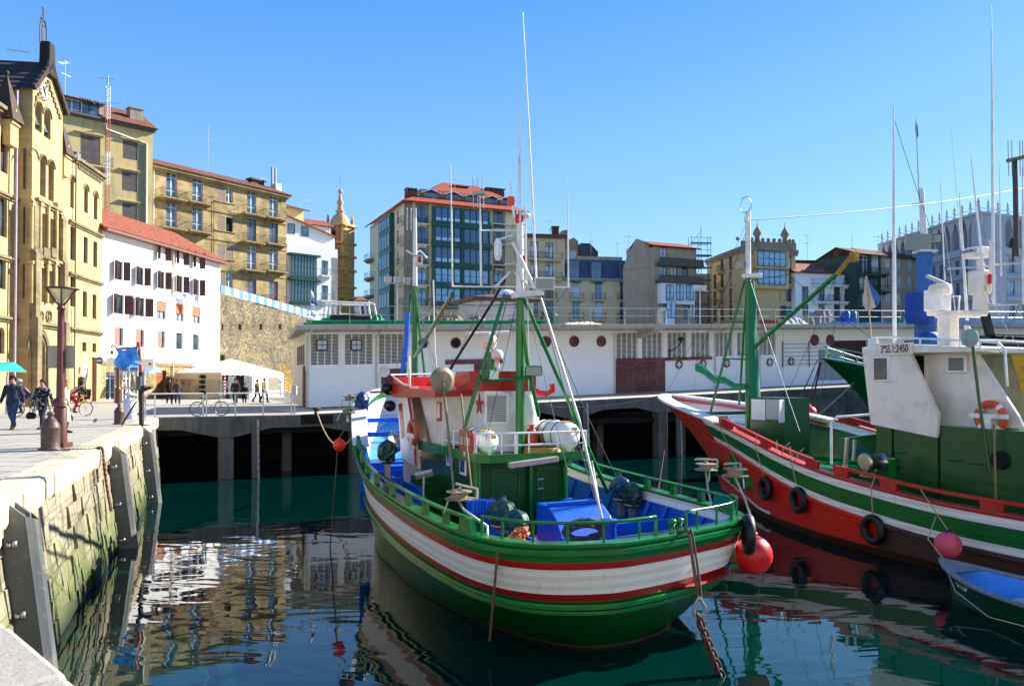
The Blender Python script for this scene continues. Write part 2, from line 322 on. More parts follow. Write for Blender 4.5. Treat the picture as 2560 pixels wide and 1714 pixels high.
# fender panels
FEND=paint('grey_fender_plate','#55575a',.4,wc='#8a8878',sc=.9,wear=.3)
def fender(px,py,label,w=.55,zb=-.6):
    p=FRQ.on('y',-.1,px,py); r=thing('fender_panel',label,'fender',FRQ.w(p.x,-.05,0),FRQ.a,'black plastic fender panels bolted to the left quay wall')
    out=.3; t_=.06
    y=lambda z:-.06-(2.42-z)*.11
    top=2.74; m=MB(); L=w*.62; D0=[]
    # U-shaped channel: a broad cheek facing along the wall, a narrow bevelled nose, a back cheek
    for x0,x1 in ((0,t_),(L,L+t_)):
        m.add([(x0,.05,top+.06),(x0,y(top)-out+.12,top-.16),(x0,y(zb)-out+.1,zb),(x0,.05,zb),(x1,.05,top+.06),(x1,y(top)-out+.12,top-.16),(x1,y(zb)-out+.1,zb),(x1,.05,zb)],[(0,1,2,3),(7,6,5,4),(0,4,5,1),(1,5,6,2)])
    m.add([(0,y(top)-out+.12,top-.16),(L*.25,y(top)-out,top-.22),(L,y(top)-out,top-.26),(L+t_,y(top)-out+.12,top-.16),(0,y(zb)-out+.1,zb),(L*.25,y(zb)-out,zb),(L,y(zb)-out,zb),(L+t_,y(zb)-out+.12,zb)],[(0,4,5,1),(1,5,6,2),(2,6,7,3)])
    m.build('plate',FEND,r,bevel=.012)
    for z in (2.2,1.2,.25):
        m=MB(); m.lathe([(.0,-.04),(.05,-.04),(.05,.01),(.02,.02),(.02,.09)],(-.05,y(z)-.0,z),8,'y')
        m.bar((-.14,y(z)+.05,z),(0,y(z)+.02,z),.03); m.build('bolt',STEEL,r)
fender(30,1290,'nearest and largest black fender panel, at the bottom left corner of the basin',.5)
fender(285,1122,'middle black fender panel on the left quay wall, partly in shadow')
fender(362,1075,'farthest black fender panel, at the far end of the left quay wall',.5)
# ---------------- concrete pier on piles ----------------
pier=thing('pier','dark weathered concrete pier deck on piles across the back of the basin','pier',FP.o,PA)
m=MB(); n=30
XE=36.
for i in range(n):
    x0=XE*i/n; x1=XE*(i+1)/n; m.add([(x0,0,pz(x0)-.02),(x1,0,pz(x1)-.02),(x1,WALLY+3,pz(x1)+.0),(x0,WALLY+3,pz(x0)+.0)],[(0,1,2,3)])
m.build('deck',groundmat('pier_deck','#c0b6a4','#cbbfab','#8a8272',3.1,2.2,rot=0),pier)
m=MB(); sp=6.05; off=2.9
def soff(x):                               # haunched soffit between piles
    u=((x-off)%sp)/sp; d=min(u,1-u)*sp; return .95-min(1,max(0,(d-.35)/1.6))*.38
xs=[XE*i/240 for i in range(241)]
rng=random.Random(2)
jag=[rng.uniform(-.05,.05) for _ in xs]
for i in range(240):
    a,b=xs[i],xs[i+1]; A,B_=pz(a)-soff(a),pz(b)-soff(b)
    m.quad((a,0+jag[i]*.5,pz(a)-.0),(a,0,A),(b,0,B_),(b,jag[i+1]*.5,pz(b)-.0)); m.quad((a,0,A),(a,.55,A+.02),(b,.55,B_+.02),(b,0,B_))
    m.quad((a,jag[i]*.5,pz(a)),(b,jag[i+1]*.5,pz(b)),(b,.35,pz(b)+.004),(a,.35,pz(a)+.004))
m.build('edge_beam',CONC,pier)
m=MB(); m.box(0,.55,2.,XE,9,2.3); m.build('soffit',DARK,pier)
for k in range(6):
    x=off+sp*k
    if x<XE: m=MB(); m.box(x-.32,.06,-3,x+.32,.75,pz(x)-.9); m.build('pile',CONC,pier,bevel=.03)
for k in range(5):
    x=off+sp*(k+.5); m=MB(); m.box(x-.22,2.2,-3,x+.22,2.7,2.1); m.build('pile',CONC,pier)
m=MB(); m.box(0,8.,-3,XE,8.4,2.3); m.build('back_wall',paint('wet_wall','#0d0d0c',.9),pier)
# solid masonry continuation to the right
r=thing('quay_wall','dark stained masonry quay wall behind the right fishing boat','quay wall',FP.w(XE,0,0),PA)
m=MB(); L=90
m.add([(0,0,-3),(L,0,-3),(L,0,pz(XE+L)),(0,0,pz(XE)),(0,.8,pz(XE)+.004),(L,.8,pz(XE+L)+.004)],[(0,1,2,3),(3,2,5,4)]); m.build('wall_face',ashlar('dark_masonry','#77736a','#5b574f','#34322d',.7,.36,(.35,.6),'#2a2824'),r)
m=MB(); m.add([(0,.8,pz(XE)),(L,.8,pz(XE+L)),(L,30,pz(XE+L)),(0,30,pz(XE))],[(0,1,2,3)]); m.build('deck',PAVE,r)
# pier ladders / channel posts
def channel(px,label,tilt=.0,top=1052):
    p=FP.on('y',-.12,px,top); r=thing('ladder_post',label,'ladder post',FP.w(p.x,-.1,0),PA,'drilled steel guide posts on the concrete pier')
    zt=pz(p.x)-.12; m=MB(); m.k=0
    m.bar((0,0,-1),(-tilt,0,zt),.12,.3,(1,0,0)); m.build('post',CONC,r); m=MB()
    m.bar((.13,-.08,-1),(.13-tilt,-.08,zt-.05),.1,.02,(0,1,0)); m.build('flange',STEEL,r)
    for k in range(7): z=.3+k*.33; m=MB(); m.lathe([(.03,-.005),(.03,.005)],(.13-tilt*z/zt,-.1,z),8,'y'); m.build('bolt_hole',DARK,r)
channel(640,'drilled steel guide post on the pier nearest to the left quay',.05)
channel(1470,'drilled steel guide post on the pier right of the big boat wheelhouse',.22,1015)
channel(1700,'drilled steel guide post on the pier under the bow of the red boat',.14,1015)
# ---------------- buildings ----------------
def plan(px,D): p=pt(px,HOR,D); return (p.x,p.y)
MESH={}
def cached(key,fn):
    if key not in MESH: MESH[key]=fn()
    return MESH[key]
class Bld:
    K=0.
    def __init__(s,name,label,cat,A,B,wall,z0=ZQ):
        s.F=frab(A,B,z0); s.W=(Vector(B)-Vector(A)).length; s.z0=z0; s.wall=wall; s.holes=[]
        s.r=thing(name,label,cat,s.F.o,s.F.a)
    def at(s,px,py,y=0.): p=s.F.on('y',y,px,py); p.z-=s.K*p.x; return p
    def h(s,x,z,w,h,arch=False): s.holes.append((x-w/2,z,x+w/2,z+h,arch))
    def part(s,name,mesh,x=0,y=0,z=0,parent=None,label=None):
        o=link(name,mesh,parent or s.r,(x,y,z+(0 if parent else s.K*x))); 
        if label: o['label']=label
        return o
    def win(s,x,z,w,h,kind='case',fc=None,gl=None,arch=False,y=0.,hole=True,dep=.2,nx=2,nz=2):
        if hole: s.h(x,z,w,h,arch)
        fc=fc or WHITE; gl=gl or G1; w=round(w,2); h=round(h,2)
        def fr():
            m=MB(); b=.07
            m.box(-w/2,dep-.04,0,-w/2+b,dep+.04,h); m.box(w/2-b,dep-.04,0,w/2,dep+.04,h)
            m.box(-w/2+b,dep-.04,0,w/2-b,dep+.04,b); m.box(-w/2+b,dep-.04,h-b,w/2-b,dep+.04,h)
            for i in range(1,nx): xx=-w/2+w*i/nx; m.box(xx-.05,dep-.035,b,xx+.05,dep+.035,h-b)
            for i in range(1,nz): zz=h*(i/nz) if kind!='french' else h*(.78 if i==nz-1 else .3); m.box(-w/2+b,dep-.03,zz-.03,w/2-b,dep+.03,zz+.03)
            return m.mesh('window_frame',[fc])
        f=s.part('window',cached(('wf',w,h,kind,fc.name,nx,nz,dep),fr),x,y,z)
        def gp():
            m=MB(); m.quad((-w/2+.03,dep,.03),(w/2-.03,dep,.03),(w/2-.03,dep,h-.03),(-w/2+.03,dep,h-.03)); return m.mesh('pane',[gl])
        s.part('pane',cached(('gp',w,h,gl.name,dep),gp),0,0,0,f)
        return f
    def void(s,x,z,w,h,arch=False,y=0.,dep=.35,mat=None):
        s.h(x,z,w,h,arch); w=round(w,2); h=round(h,2); mat=mat or DARK
        def g():
            m=MB(); m.quad((-w/2-.01,dep,-.01),(w/2+.01,dep,-.01),(w/2+.01,dep,h+.01),(-w/2-.01,dep,h+.01)); return m.mesh('opening',[mat])
        return s.part('opening',cached(('vo',w,h,dep,mat.name),g),x,y,z)
    def shut(s,x,z,w,h,mat,closed=True,y=0.,side=None,hole=False,op=.35):
        lw=w/2
        def leaf():
            m=MB(); b=.05; m.box(0,-.03,0,lw,.01,h)
            n=max(4,int(h/.14))
            for i in range(n): m.box(b,-.045,.05+i*(h-.1)/n,lw-b,-.03,.05+(i+.55)*(h-.1)/n)
            return m.mesh('shutter',[mat])
        me=cached(('sh',round(w,2),round(h,2),mat.name),leaf)
        if closed:
            for sx in (0,1): o=s.part('shutter',me,x-w/2+sx*lw+.002*sx,y+.06,z)
        else:
            o=s.part('shutter',me,x-w/2,y-.05,z); o.rotation_euler=(0,0,PI+op); o=s.part('shutter',me,x+w/2,y-.05,z); o.rotation_euler=(0,0,-op)
    def balc(s,x,z,w,mat=None,sm=None,d=.65,hh=.95,y=0.,nb=None,slabm=None):
        mat=mat or IRON; slabm=slabm or s.wall; nb=nb or int(w/.14)
        def sl():
            m=MB(); m.box(-w/2,-d,-.16,w/2,-.002,0); m.box(-w/2+.1,-d+.12,-.28,w/2-.1,-.002,-.16)
            for sx in (-1,1): m.box(sx*w*.36-.07,-d*.7,-.5,sx*w*.36+.07,-.002,-.28)
            return m.mesh('balcony_slab',[slabm])
        o=s.part('balcony',cached(('bs',round(w,2),d,slabm.name),sl),x,y,z)
        def ra():
            m=MB(); t=.018
            for zz in (.08,hh): m.bar((-w/2,-d+.03,zz),(w/2,-d+.03,zz),.035); m.bar((-w/2,-d+.03,zz),(-w/2,0,zz),.035); m.bar((w/2,-d+.03,zz),(w/2,0,zz),.035)
            for i in range(nb+1): xx=-w/2+w*i/nb; m.bar((xx,-d+.03,0),(xx,-d+.03,hh),t)
            for sx in (-1,1):
                for i in range(1,4): m.bar((sx*w/2,-d*i/4,0),(sx*w/2,-d*i/4,hh),t)
            return m.mesh('railing',[mat])
        s.part('railing',cached(('br',round(w,2),d,hh,mat.name,nb),ra),0,0,0,o); return o
    def wallmesh(s,x0,z0,x1,z1,y=0.,rev=.3,mats=None,holes=None,name='wall',parent=None):
        H=[h for h in (holes if holes is not None else s.holes) if h[0]>x0 and h[2]<x1 and h[1]>=z0-1e-3 and h[3]<=z1+1e-3]
        xs=sorted({x0,x1,*[h[0] for h in H],*[h[2] for h in H]}); zs=sorted({z0,z1,*[h[1] for h in H],*[h[3] for h in H]})
        m=MB()
        # merge cells in each column strip
        for i in range(len(xs)-1):
            xm=(xs[i]+xs[i+1])/2; start=None
            for j in range(len(zs)-1):
                zm=(zs[j]+zs[j+1])/2; inside=any(h[0]<xm<h[2] and h[1]<zm<h[3] for h in H)
                if not inside and start is None: start=zs[j]
                if inside and start is not None: m.quad((xs[i],y,start),(xs[i+1],y,start),(xs[i+1],y,zs[j]),(xs[i],y,zs[j])); start=None
            if start is not None: m.quad((xs[i],y,start),(xs[i+1],y,start),(xs[i+1],y,zs[-1]),(xs[i],y,zs[-1]))
        for a,b,c,d,ar in H:
            m.quad((a,y,b),(a,y+rev,b),(a,y+rev,d),(a,y,d)); m.quad((c,y,b),(c,y,d),(c,y+rev,d),(c,y+rev,b))
            m.quad((a,y,b),(c,y,b),(c,y+rev,b),(a,y+rev,b)); m.quad((a,y,d),(a,y+rev,d),(c,y+rev,d),(c,y,d))
            if ar:
                r=(c-a)/2; cx=(a+c)/2; zc=d-r; n=6
                for sg in (-1,1):
                    arc=[(cx+sg*r*cos(PI/2*k/n),zc+r*sin(PI/2*k/n)) for k in range(n+1)]
                    P=[(cx+sg*r,y+.002,d+.002)]+[(px_,y+.002,pz_) for px_,pz_ in arc][::1]
                    m.poly(P if sg<0 else P[::-1])
                    for k in range(n): m.quad((arc[k][0],y,arc[k][1]),(arc[k+1][0],y,arc[k+1][1]),(arc[k+1][0],y+rev,arc[k+1][1]),(arc[k][0],y+rev,arc[k][1]))
        return m
    def body(s,H,depth,x0=0,x1=None,z0=0,y=0.,name='wall',rev=.3,mat=None):
        x1=s.W if x1 is None else x1; m=s.wallmesh(x0,z0,x1,H,y,rev)
        m.quad((x0,y,z0),(x0,y,H),(x0,y+depth,H),(x0,y+depth,z0)); m.quad((x1,y,z0),(x1,y+depth,z0),(x1,y+depth,H),(x1,y,H))
        m.quad((x0,y+depth,z0),(x0,y+depth,H),(x1,y+depth,H),(x1,y+depth,z0)); m.quad((x0,y,H),(x1,y,H),(x1,y+depth,H),(x0,y+depth,H))
        return m.build(name,mat or s.wall,s.r)
    def sill(s,x,z,w,mat,d=.12,t=.08,name='sill'):
        m=MB(); m.box(x-w/2,-d,z-t,x+w/2,.02,z); return m.build(name,mat,s.r)
    def ledge(s,z,x0,x1,mat,d=.2,t=.2,y=0.,name='cornice',bev=0):
        m=MB(); m.box(x0,y-d,z-t,x1,y+.05,z); m.box(x0,y-d*.5,z-t*1.8,x1,y+.05,z-t); return m.build(name,mat,s.r,bevel=bev)
    def roof(s,z,depth,rise,mat,over=.45,x0=0,x1=None,back=True,frac=.5,th=.14,hipl=0,hipr=0):
        x1=s.W if x1 is None else x1; yr=depth*frac; k=rise/(yr+over)
        L=math.hypot(yr+over,rise); a=math.atan2(rise,yr+over)
        # local sheet with z=0 plane along slope so that tiles run down it
        m=MB(); m.add([(x0-over*.6,0,0),(x1+over*.6,0,0),(x1+over*.6-hipr,L,0),(x0-over*.6+hipl,L,0),(x0-over*.6,0,-th),(x1+over*.6,0,-th),(x1+over*.6-hipr,L,-th),(x0-over*.6+hipl,L,-th)],[(0,1,2,3),(7,6,5,4),(0,4,5,1),(1,5,6,2),(3,7,4,0),(2,6,7,3)])
        o=m.build('roof',mat,s.r,loc=(0,-over,z),rot=(a,0,0))
        if back:
            m=MB(); m.quad((x0-over*.6+hipl,yr,z+rise),(x1+over*.6-hipr,yr,z+rise),(x1+over*.6,depth+over,z),(x0-over*.6,depth+over,z))
            m.poly([(x0,0,z),(x0,depth,z),(x0+hipl,yr,z+rise-.05)]); m.poly([(x1,0,z),(x1-hipr,yr,z+rise-.05),(x1,depth,z)])
            m.build('roof_back',mat,s.r)
        return o
def pipe(b,pts,r=.06,mat=None,name='drainpipe'):
    m=MB(); m.tube(pts,r,6); return m.build(name,mat or STEEL,b.r)
def aerial(px,py0,D,zb,label,kind=0,mat=None,th=.03,grp='television aerials on the rooftops'):
    top=pt(px,py0,D); r=thing('television_aerial',label,'aerial',(top.x,top.y,zb),random.uniform(-.5,.5),grp); H=top.z-zb
    m=MB(); m.tube([(0,0,0),(0,0,H)],th,5); m.build('mast',mat or STEEL,r)
    m=MB()
    if kind!=2:
        m.bar((-.7,0,H-.3),(.5,.1,H-.25),.03)
        for k in range(6): x=-.65+k*.2; m.bar((x,-.35+k*.03,H-.3),(x,.35-k*.03,H-.3),.018)
    if kind==1:
        m.build('antenna',mat or STEEL,r); m=MB()
        m.bar((0,-.5,H-1.6),(.1,.7,H-1.6),.03)
        for k in range(5): y=-.4+k*.25; m.bar((-.3,y,H-1.6),(.3,y,H-1.6),.018)
    if kind==2: m.tube([(0,0,H),(0,0,H+.8)],.012,4)
    m.build('antenna',mat or STEEL,r); return r
# materials
CH=ashlar('church_sandstone','#c0a878','#ab9366','#8a7650',.75,.34,(.5,.78),'#6f5c3c',.008,.6,.25)
CHL=ashlar('church_ledge','#9e8f6c','#887a5c','#665a44',1.2,.4,(.3,.7),'#4d4530',.01,.9)
SLATE=tiles('dark_slate','#3b3b39','#2c2c2b',.4,.3,'#4a4a40',.3)
TILE=tiles('red_roof_tile','#c06a4c','#99492f',ma=.2); TILE2=tiles('old_roof_tile','#9a5a38','#7d4429',ma=.9,moss='#5e5a30'); TILE3=tiles('bright_roof_tile','#c4532c','#b3441f',ma=.1)
YEL=ashlar('ochre_ashlar','#c2a872','#a68e60','#877553',.95,.4,(.38,.66),'#5f543a',.008,.8,.3)
TALL=render_wall('yellow_render','#cdb982','#baa672','#6e6650',st=(.52,.75)); WHITEW=render_wall('white_wash','#f0efec','#e9e7e2','#b9b2a2',st=(.66,.85),sta=.35)
RUB=rubble('fortress_rubble','#a08e6a','#6e6552','#4c4638',2.6)
BROWN=paint('brown_shutter','#5d3a33',.6,wc='#3a231f'); BROWNL=paint('faded_shutter','#9a6a5a',.6,wc='#6f463a'); GREYW=paint('weathered_boards','#6d6460',.85,wc='#37322f',sc=1.5); GRN=paint('green_joinery','#0d4436',.4,wc='#06281f')
# --- church (left edge) ---
A=plan(-60,43.6); Bp=plan(252,62.)
A_=Vector(Bp)+(Vector((.143,-1)).normalized()*22); 
b=Bld('church','ornate yellow sandstone church front with a stepped clock gable and belfry at the left edge','church',(A_.x,A_.y),Bp,CH)
W=b.W
def X(px,py=700,y=0.): return b.at(px,py,y).x
def Zc(px,py,y=0.): return b.at(px,py,y).z
xr0=X(172); xc0=X(78,700,-.9); xc1=X(158,700,-.9)
zE=Zc(230,425); 
# right bay
def archwin(px,pt_,pb,w,y=0.,gap=0):
    p0=b.at(px,pt_,y); p1=b.at(px,pb,y); h=p0.z-p1.z
    f=b.win(p1.x,p1.z,w,h,'case',BROWN,G1,True,y=y,dep=.24)
    m=MB(); r0=w/2+.12; zc=p1.z+h-w/2; m.torus((p1.x,y-.03,zc),r0,.07,'y',12,5,0,PI); m.build('arch_moulding',CHL,b.r); return p1
for px,t0,t1 in ((215,464,532),(239,481,549)): archwin(px,t0,t1,.72)
archwin(180,442,520,.62)
def rectwin(px,pt_,pb,w,y=0.):
    p0=b.at(px,pt_,y); p1=b.at(px,pb,y); b.win(p1.x,p1.z,w,p0.z-p1.z,'case',BROWN,G1,y=y,dep=.24)
for px,t0,t1 in ((214,592,658),(238,604,668),(181,566,650),(212,728,792),(236,736,797),(181,690,766),(211,855,878),(236,858,880)): rectwin(px,t0,t1,.78)
p0=b.at(236,893); b.void(p0.x,0,1.0,p0.z,dep=.25,mat=WOOD)
p0=b.at(209,893); m=MB(); m.box(p0.x-.5,-.06,.2,p0.x+.5,0,p0.z-.4); m.build('notice_panel',paint('pale_panel','#c9c3b4'),b.r)
p0=b.at(205,1000); m=MB(); m.box(p0.x-.7,-.35,0,p0.x-.1,-.02,1.9); m.build('stone_stele',paint('dark_stone','#4c4740',.8),b.r,bevel=.03)
# left bays
for px,t0,t1,w_ in ((10,330,432,.9),(8,486,592,.9),(5,636,722,.9),(3,818,884,.8)): 
    p1=b.at(px,t1); p0=b.at(px,t0); b.win(p1.x,p1.z,w_,p0.z-p1.z,'case',BROWN,G1,True,dep=.24)
H0=zE
b.body(H0,14)
for zpx,z_ in ((205,400),):
    pass
for i,(py,d) in enumerate(((558,.22),(686,.22),(820,.28))):
    z=Zc(192,py); b.ledge(z,X(170),W+.02,CHL,d,.16); b.ledge(z-.3 if i<2 else z,0,X(60),CHL,d,.16)
    b.sill(X(200),z,.1,CHL)
b.ledge(zE+.1,X(172),W+.15,CHL,.35,.22); b.ledge(zE+.1,0,X(70),CHL,.35,.22)
m=MB()
for k in range(16): x=X(192)+k*(W-.3-X(192))/16; m.box(x,-.1,zE-.62,x+.14,0,zE-.28)
m.build('dentils',CHL,b.r)
# roof right wing and left wing
m=MB(); m.add([(X(172),-.3,zE+.1),(W+.2,-.3,zE+.1),(W+.2,7,zE+4.5),(X(172),7,zE+4.5)],[(0,1,2,3)]); m.add([(0,-.3,zE+.1),(X(78),-.3,zE+.1),(X(78),7,zE+6),(0,7,zE+6)],[(0,1,2,3)]); m.build('roof',SLATE,b.r)
# central tower bay stands 0.9 m forward
yc=-.9; Y=yc
zT=Zc(80,200,Y); zA=Zc(113,166,Y); zR=Zc(156,262,Y)
tw=[]
b2=b.holes; b.holes=[]
def cw(px,t0,t1,w_,arch=True,kind='win'):
    p0=b.at(px,t0,Y); p1=b.at(px,t1,Y)
    if kind=='void': b.void(p1.x,p1.z,w_,p0.z-p1.z,arch,Y,1.1)
    else: b.win(p1.x,p1.z,w_,p0.z-p1.z,'case',BROWN,G1,arch,y=Y,dep=.42)
    if arch: m=MB(); m.torus((p1.x,Y-.03,p0.z-w_/2),w_/2+.1,.06,'y',12,5,0,PI); m.build('arch_moulding',CHL,b.r)
    return p1,p0
bell=[]
for px,t0,t1 in ((96,256,328),(118,273,346)): bell.append(cw(px,t0,t1,.95,True,'void'))
for px,t0,t1 in ((85,376,476),(107,390,491),(127.5,403,503)): cw(px,t0,t1,.82)
for px,t0,t1 in ((85,520,612),(106,532,622),(126,545,632)): cw(px,t0,t1,.8,False)
for px,t0,t1 in ((84,662,748),(104,668,754),(123,676,758)): cw(px,t0,t1,.78,False)
pd=b.at(96,836,Y); b.void(pd.x,0,2.0,pd.z,True,Y,.9,DARK); b.holes[-1]=(b.holes[-1][0],.002)+b.holes[-1][2:]
m=MB(); m.torus((pd.x,Y-.04,pd.z-1),1.2,.12,'y',16,6,0,PI); m.torus((pd.x,Y-.02,pd.z-1),1.45,.08,'y',16,6,0,PI)
for sx in (-1,1): m.box(pd.x+sx*1.2-.12,Y-.16,0,pd.x+sx*1.2+.12,Y+.01,pd.z-1)
m.build('portal_moulding',CHL,b.r,bevel=.02)
xc0=b.at(78,700,Y).x; xc1=b.at(157,262,Y).x; xa=(xc0+xc1)/2-.1
zEv=min(zT,zR); zEv=(zT+zR)/2-.3
m=b.wallmesh(xc0,0,xc1,zEv,Y,.9)
m.quad((xc0,Y,0),(xc0,Y,zEv),(xc0,3,zEv),(xc0,3,0)); m.quad((xc1,Y,0),(xc1,3,0),(xc1,3,zEv),(xc1,Y,zEv)); m.quad((xc0,3,0),(xc0,3,zEv),(xc1,3,zEv),(xc1,3,0))
zP=zA+.2
m.poly([(xc0,Y,zEv),(xc1,Y,zEv),(xa,Y,zP)]); m.poly([(xc0,3,zEv),(xa,3,zP),(xc1,3,zEv)])
m.build('tower_bay',CH,b.r)
b.holes=b2
m=MB()
for sg,xe in ((-1,xc0),(1,xc1)):
    m.bar((xe+sg*.3,Y-.2,zEv-.25),(xa,Y-.2,zP+.12),.3,.2,(0,1,0)); m.quad((xe+sg*.35,Y-.25,zEv-.3),(xa,Y-.25,zP+.2),(xa,9,zP+.2),(xe+sg*.35,9,zEv-.3))
m.build('gable_roof',SLATE,b.r)
m=MB(); nst=7
for sg,xe in ((-1,xc0),(1,xc1)):
    for k in range(nst):
        u=(k+.5)/nst; x=xe+(xa-xe)*u*.9-sg*.35; z=zEv+(zP-zEv)*u*.9-.75; m.box(x-.16,Y-.1,z-.2,x+.16,Y+.01,z+.12)
m.build('corbel_steps',CHL,b.r)
pc=b.at(107,230,Y); m=MB(); m.lathe([(.0,-.05),(.54,-.05),(.54,.05)],(pc.x,Y-.05,pc.z),24,'y'); ck=m.build('clock_face',paint('clock_white','#f2f2f0',.4,wear=0),b.r)
m=MB(); m.bar((0,0,0),(-.25,0,.3),.07); m.bar((0,0,0),(.18,0,-.2),.07)
for k in range(12):
    a=k*PI/6; m.bar((sin(a)*.48,0,cos(a)*.48),(sin(a)*.57,0,cos(a)*.57),.05)
m.build('clock_hands',IRON,ck,loc=(pc.x,Y-.13,pc.z))
for p1,p0 in bell:
    m=MB(); m.lathe([(.42,0),(.36,.12),(.27,.3),(.22,.55),(.12,.68),(.05,.72),(.04,1.0)],(p1.x,Y+.35,p1.z+.35),14); m.build('bell',paint('green_bronze','#3c4a42',.5,.4),b.r)
# bell-cote cap, cross
pk=b.at(106,160,Y); m=MB(); m.prism([(xa-.75,zP-.7),(xa+.8,zP-.7),(xa+.5,zP+.25),(xa+.4,zP+1.5),(xa-.4,zP+1.5),(xa-.45,zP+.2)],Y-.3,Y+.4); m.build('gable_cap',paint('black_stone','#1f1d1a',.85),b.r,bevel=.15)
PK=paint('purple_iron','#2a2430',.5)
m=MB(); zb=zP+1.5
for sx in (-.45,.45): m.tube([(xa+sx,Y+.3,zb-.2),(xa+sx,Y+.3,zb+.9),(xa+sx*.8,Y+.3,zb+1.25),(xa,Y+.3,zb+1.5)],.04,6)
m.tube([(xa-.15,Y+.3,zb-.2),(xa-.15,Y+.3,zb+1.3)],.04,6)
ztop=b.at(111,12,Y).z; m.tube([(xa,Y+.3,zb+1.4),(xa,Y+.3,ztop)],.045,6); m.bar((xa-.35,Y+.3,ztop-.75),(xa+.35,Y+.3,ztop-.75),.09)
for zz in (ztop-.45,ztop-1.05,zb+2.2): m.bar((xa-.16,Y+.3,zz),(xa+.16,Y+.3,zz-.08),.05)
m.build('iron_cross',PK,b.r)
# buttress strips, pinnacles, ledges on the centre bay
for x in (xc0+.1,xc1-.1): 
    m=MB()
    for z0_,z1_,d in ((0,Zc(100,800,Y),.5),(Zc(100,800,Y),Zc(100,640,Y),.38),(Zc(100,640,Y),Zc(100,515,Y)-.2,.25)): m.prism([(x-.3,z0_+.001),(x+.3,z0_+.001),(x+.3,z1_),(x-.3,z1_)],Y-d,Y-.001); m.add([(x-.3,Y-d,z1_),(x+.3,Y-d,z1_),(x+.3,Y-.001,z1_+.5),(x-.3,Y-.001,z1_+.5)],[(0,1,2,3)])
    m.build('buttress',CHL,b.r)
for py,d in ((503,.25),(640,.28),(806,.3)): z=Zc(107,py,Y); b.ledge(z,xc0+.4,xc1-.4,CHL,d,.18,Y)
for py,n in ((655,3),(780,3)):
    m=MB()
    for px in ((85,106,126) if py==655 else (80,101,121)):
        p=b.at(px,py-(15 if py==655 else 12),Y)
        if py==655: m.box(p.x-.5,Y-.32,p.z-.1,p.x+.5,Y-.02,p.z+.0); m.box(p.x-.48,Y-.3,p.z,p.x+.48,Y-.24,p.z+.5)
        else: m.torus((p.x,Y-.04,p.z-.6),.38,.06,'y',14,5); m.bar((p.x-.35,Y-.04,p.z-.6),(p.x+.35,Y-.04,p.z-.6),.06); m.bar((p.x,Y-.04,p.z-.95),(p.x,Y-.04,p.z-.25),.06)
    m.build('balustrade' if py==655 else 'roundels',CHL,b.r)
# round columns between the triple windows
m=MB()
for row,(za,zb_) in (((74,95.5,116,136.5),(515,622)),((74,94,113.5,133),(660,758))):
    for px in row: pa=b.at(px,za,Y); pb=b.at(px,zb_,Y); m.tube([(pa.x,Y-.12,pb.z),(pa.x,Y-.12,pa.z)],.12,8); m.box(pa.x-.2,Y-.28,pa.z,pa.x+.2,Y-.01,pa.z+.2)
m.build('columns',CH,b.r)
for px,pt_,pb_,y in ((163,290,378,-.3),(30,182,292,-.3)):
    p0=b.at(px,pb_,y); p1=b.at(px,pt_,y); m=MB(); hh=p1.z-p0.z; m.add([(p0.x-.75,y-.4,p0.z-.3),(p0.x+.75,y-.4,p0.z-.3),(p0.x+.75,y+1.1,p0.z-.3),(p0.x-.75,y+1.1,p0.z-.3),(p0.x,y+.3,p1.z)],[(0,1,4),(1,2,4),(2,3,4),(3,0,4)]); m.sphere((p0.x,y+.3,p1.z),.14,8); m.build('pinnacle',paint('dark_spire','#4a3a30',.85),b.r)
    m=MB(); m.box(p0.x-.5,y-.15,p0.z-1.8,p0.x+.5,y+.3,p0.z-.3); m.prism([(p0.x-.55,p0.z-.5),(p0.x+.55,p0.z-.5),(p0.x,p0.z+.5)],y-.25,y-.1); m.build('pinnacle_base',CH,b.r)
pA=b.at(27,250); pipe(b,[(pA.x,-.35,pA.z+.6),(pA.x,-.35,0)],.08,paint('lilac_pipe','#a79aa6',.4)); pA=b.at(183,400); pipe(b,[(pA.x,-.2,pA.z),(pA.x,-.2,0)],.05,paint('dark_pipe','#4d3f3a',.5))
m=MB(); m.prism([(pA.x-.2,pA.z),(pA.x+.2,pA.z),(pA.x+.35,pA.z+.5),(pA.x-.35,pA.z+.5)],-.4,-.05); m.build('rain_hopper',STEEL,b.r)
p=b.at(62,600); aerial(50,117,50.,26.,'skeletal television aerial beside the black bell-cote on the church roof',1); 
# --- tall yellow house ---
A=plan(146,79.8); Bp=plan(378,86.2); b=Bld('tall_house','tall yellow house with shuttered windows and a red tiled attic, above the white one','house',A,Bp,TALL)
zE=b.at(378,326).z
for px,py,w_,h_ in ((326,376,1.55,2.0),(324,454,1.55,2.1),(324,530,1.5,1.9)):
    p=b.at(px,py); b.void(p.x,p.z-h_/2,w_,h_,dep=.2); b.shut(p.x,p.z-h_/2,w_,h_,GREYW); b.ledge(p.z+h_/2+.25,p.x-1.1,p.x+1.0,TALL,.25,.1,name='hood_mould')
p=b.at(226,375); b.void(p.x,p.z-1.6,1.9,3.1,dep=.2); b.shut(p.x,p.z-1.6,1.9,3.1,GREYW); b.balc(p.x-.4,p.z-1.7,4.6,d=1.0,slabm=TALL); b.ledge(p.z+1.75,p.x-1.5,p.x+1.3,TALL,.25,.1,name='hood_mould')
b.body(zE,9); b.ledge(zE+.1,-.2,b.W+.2,paint('grey_gutter','#5c5a55',.6),.5,.2)
x_=b.at(262,300).x
b.roof(zE+.12,8,3.0,TILE2,.6,x_,b.W,frac=.6)
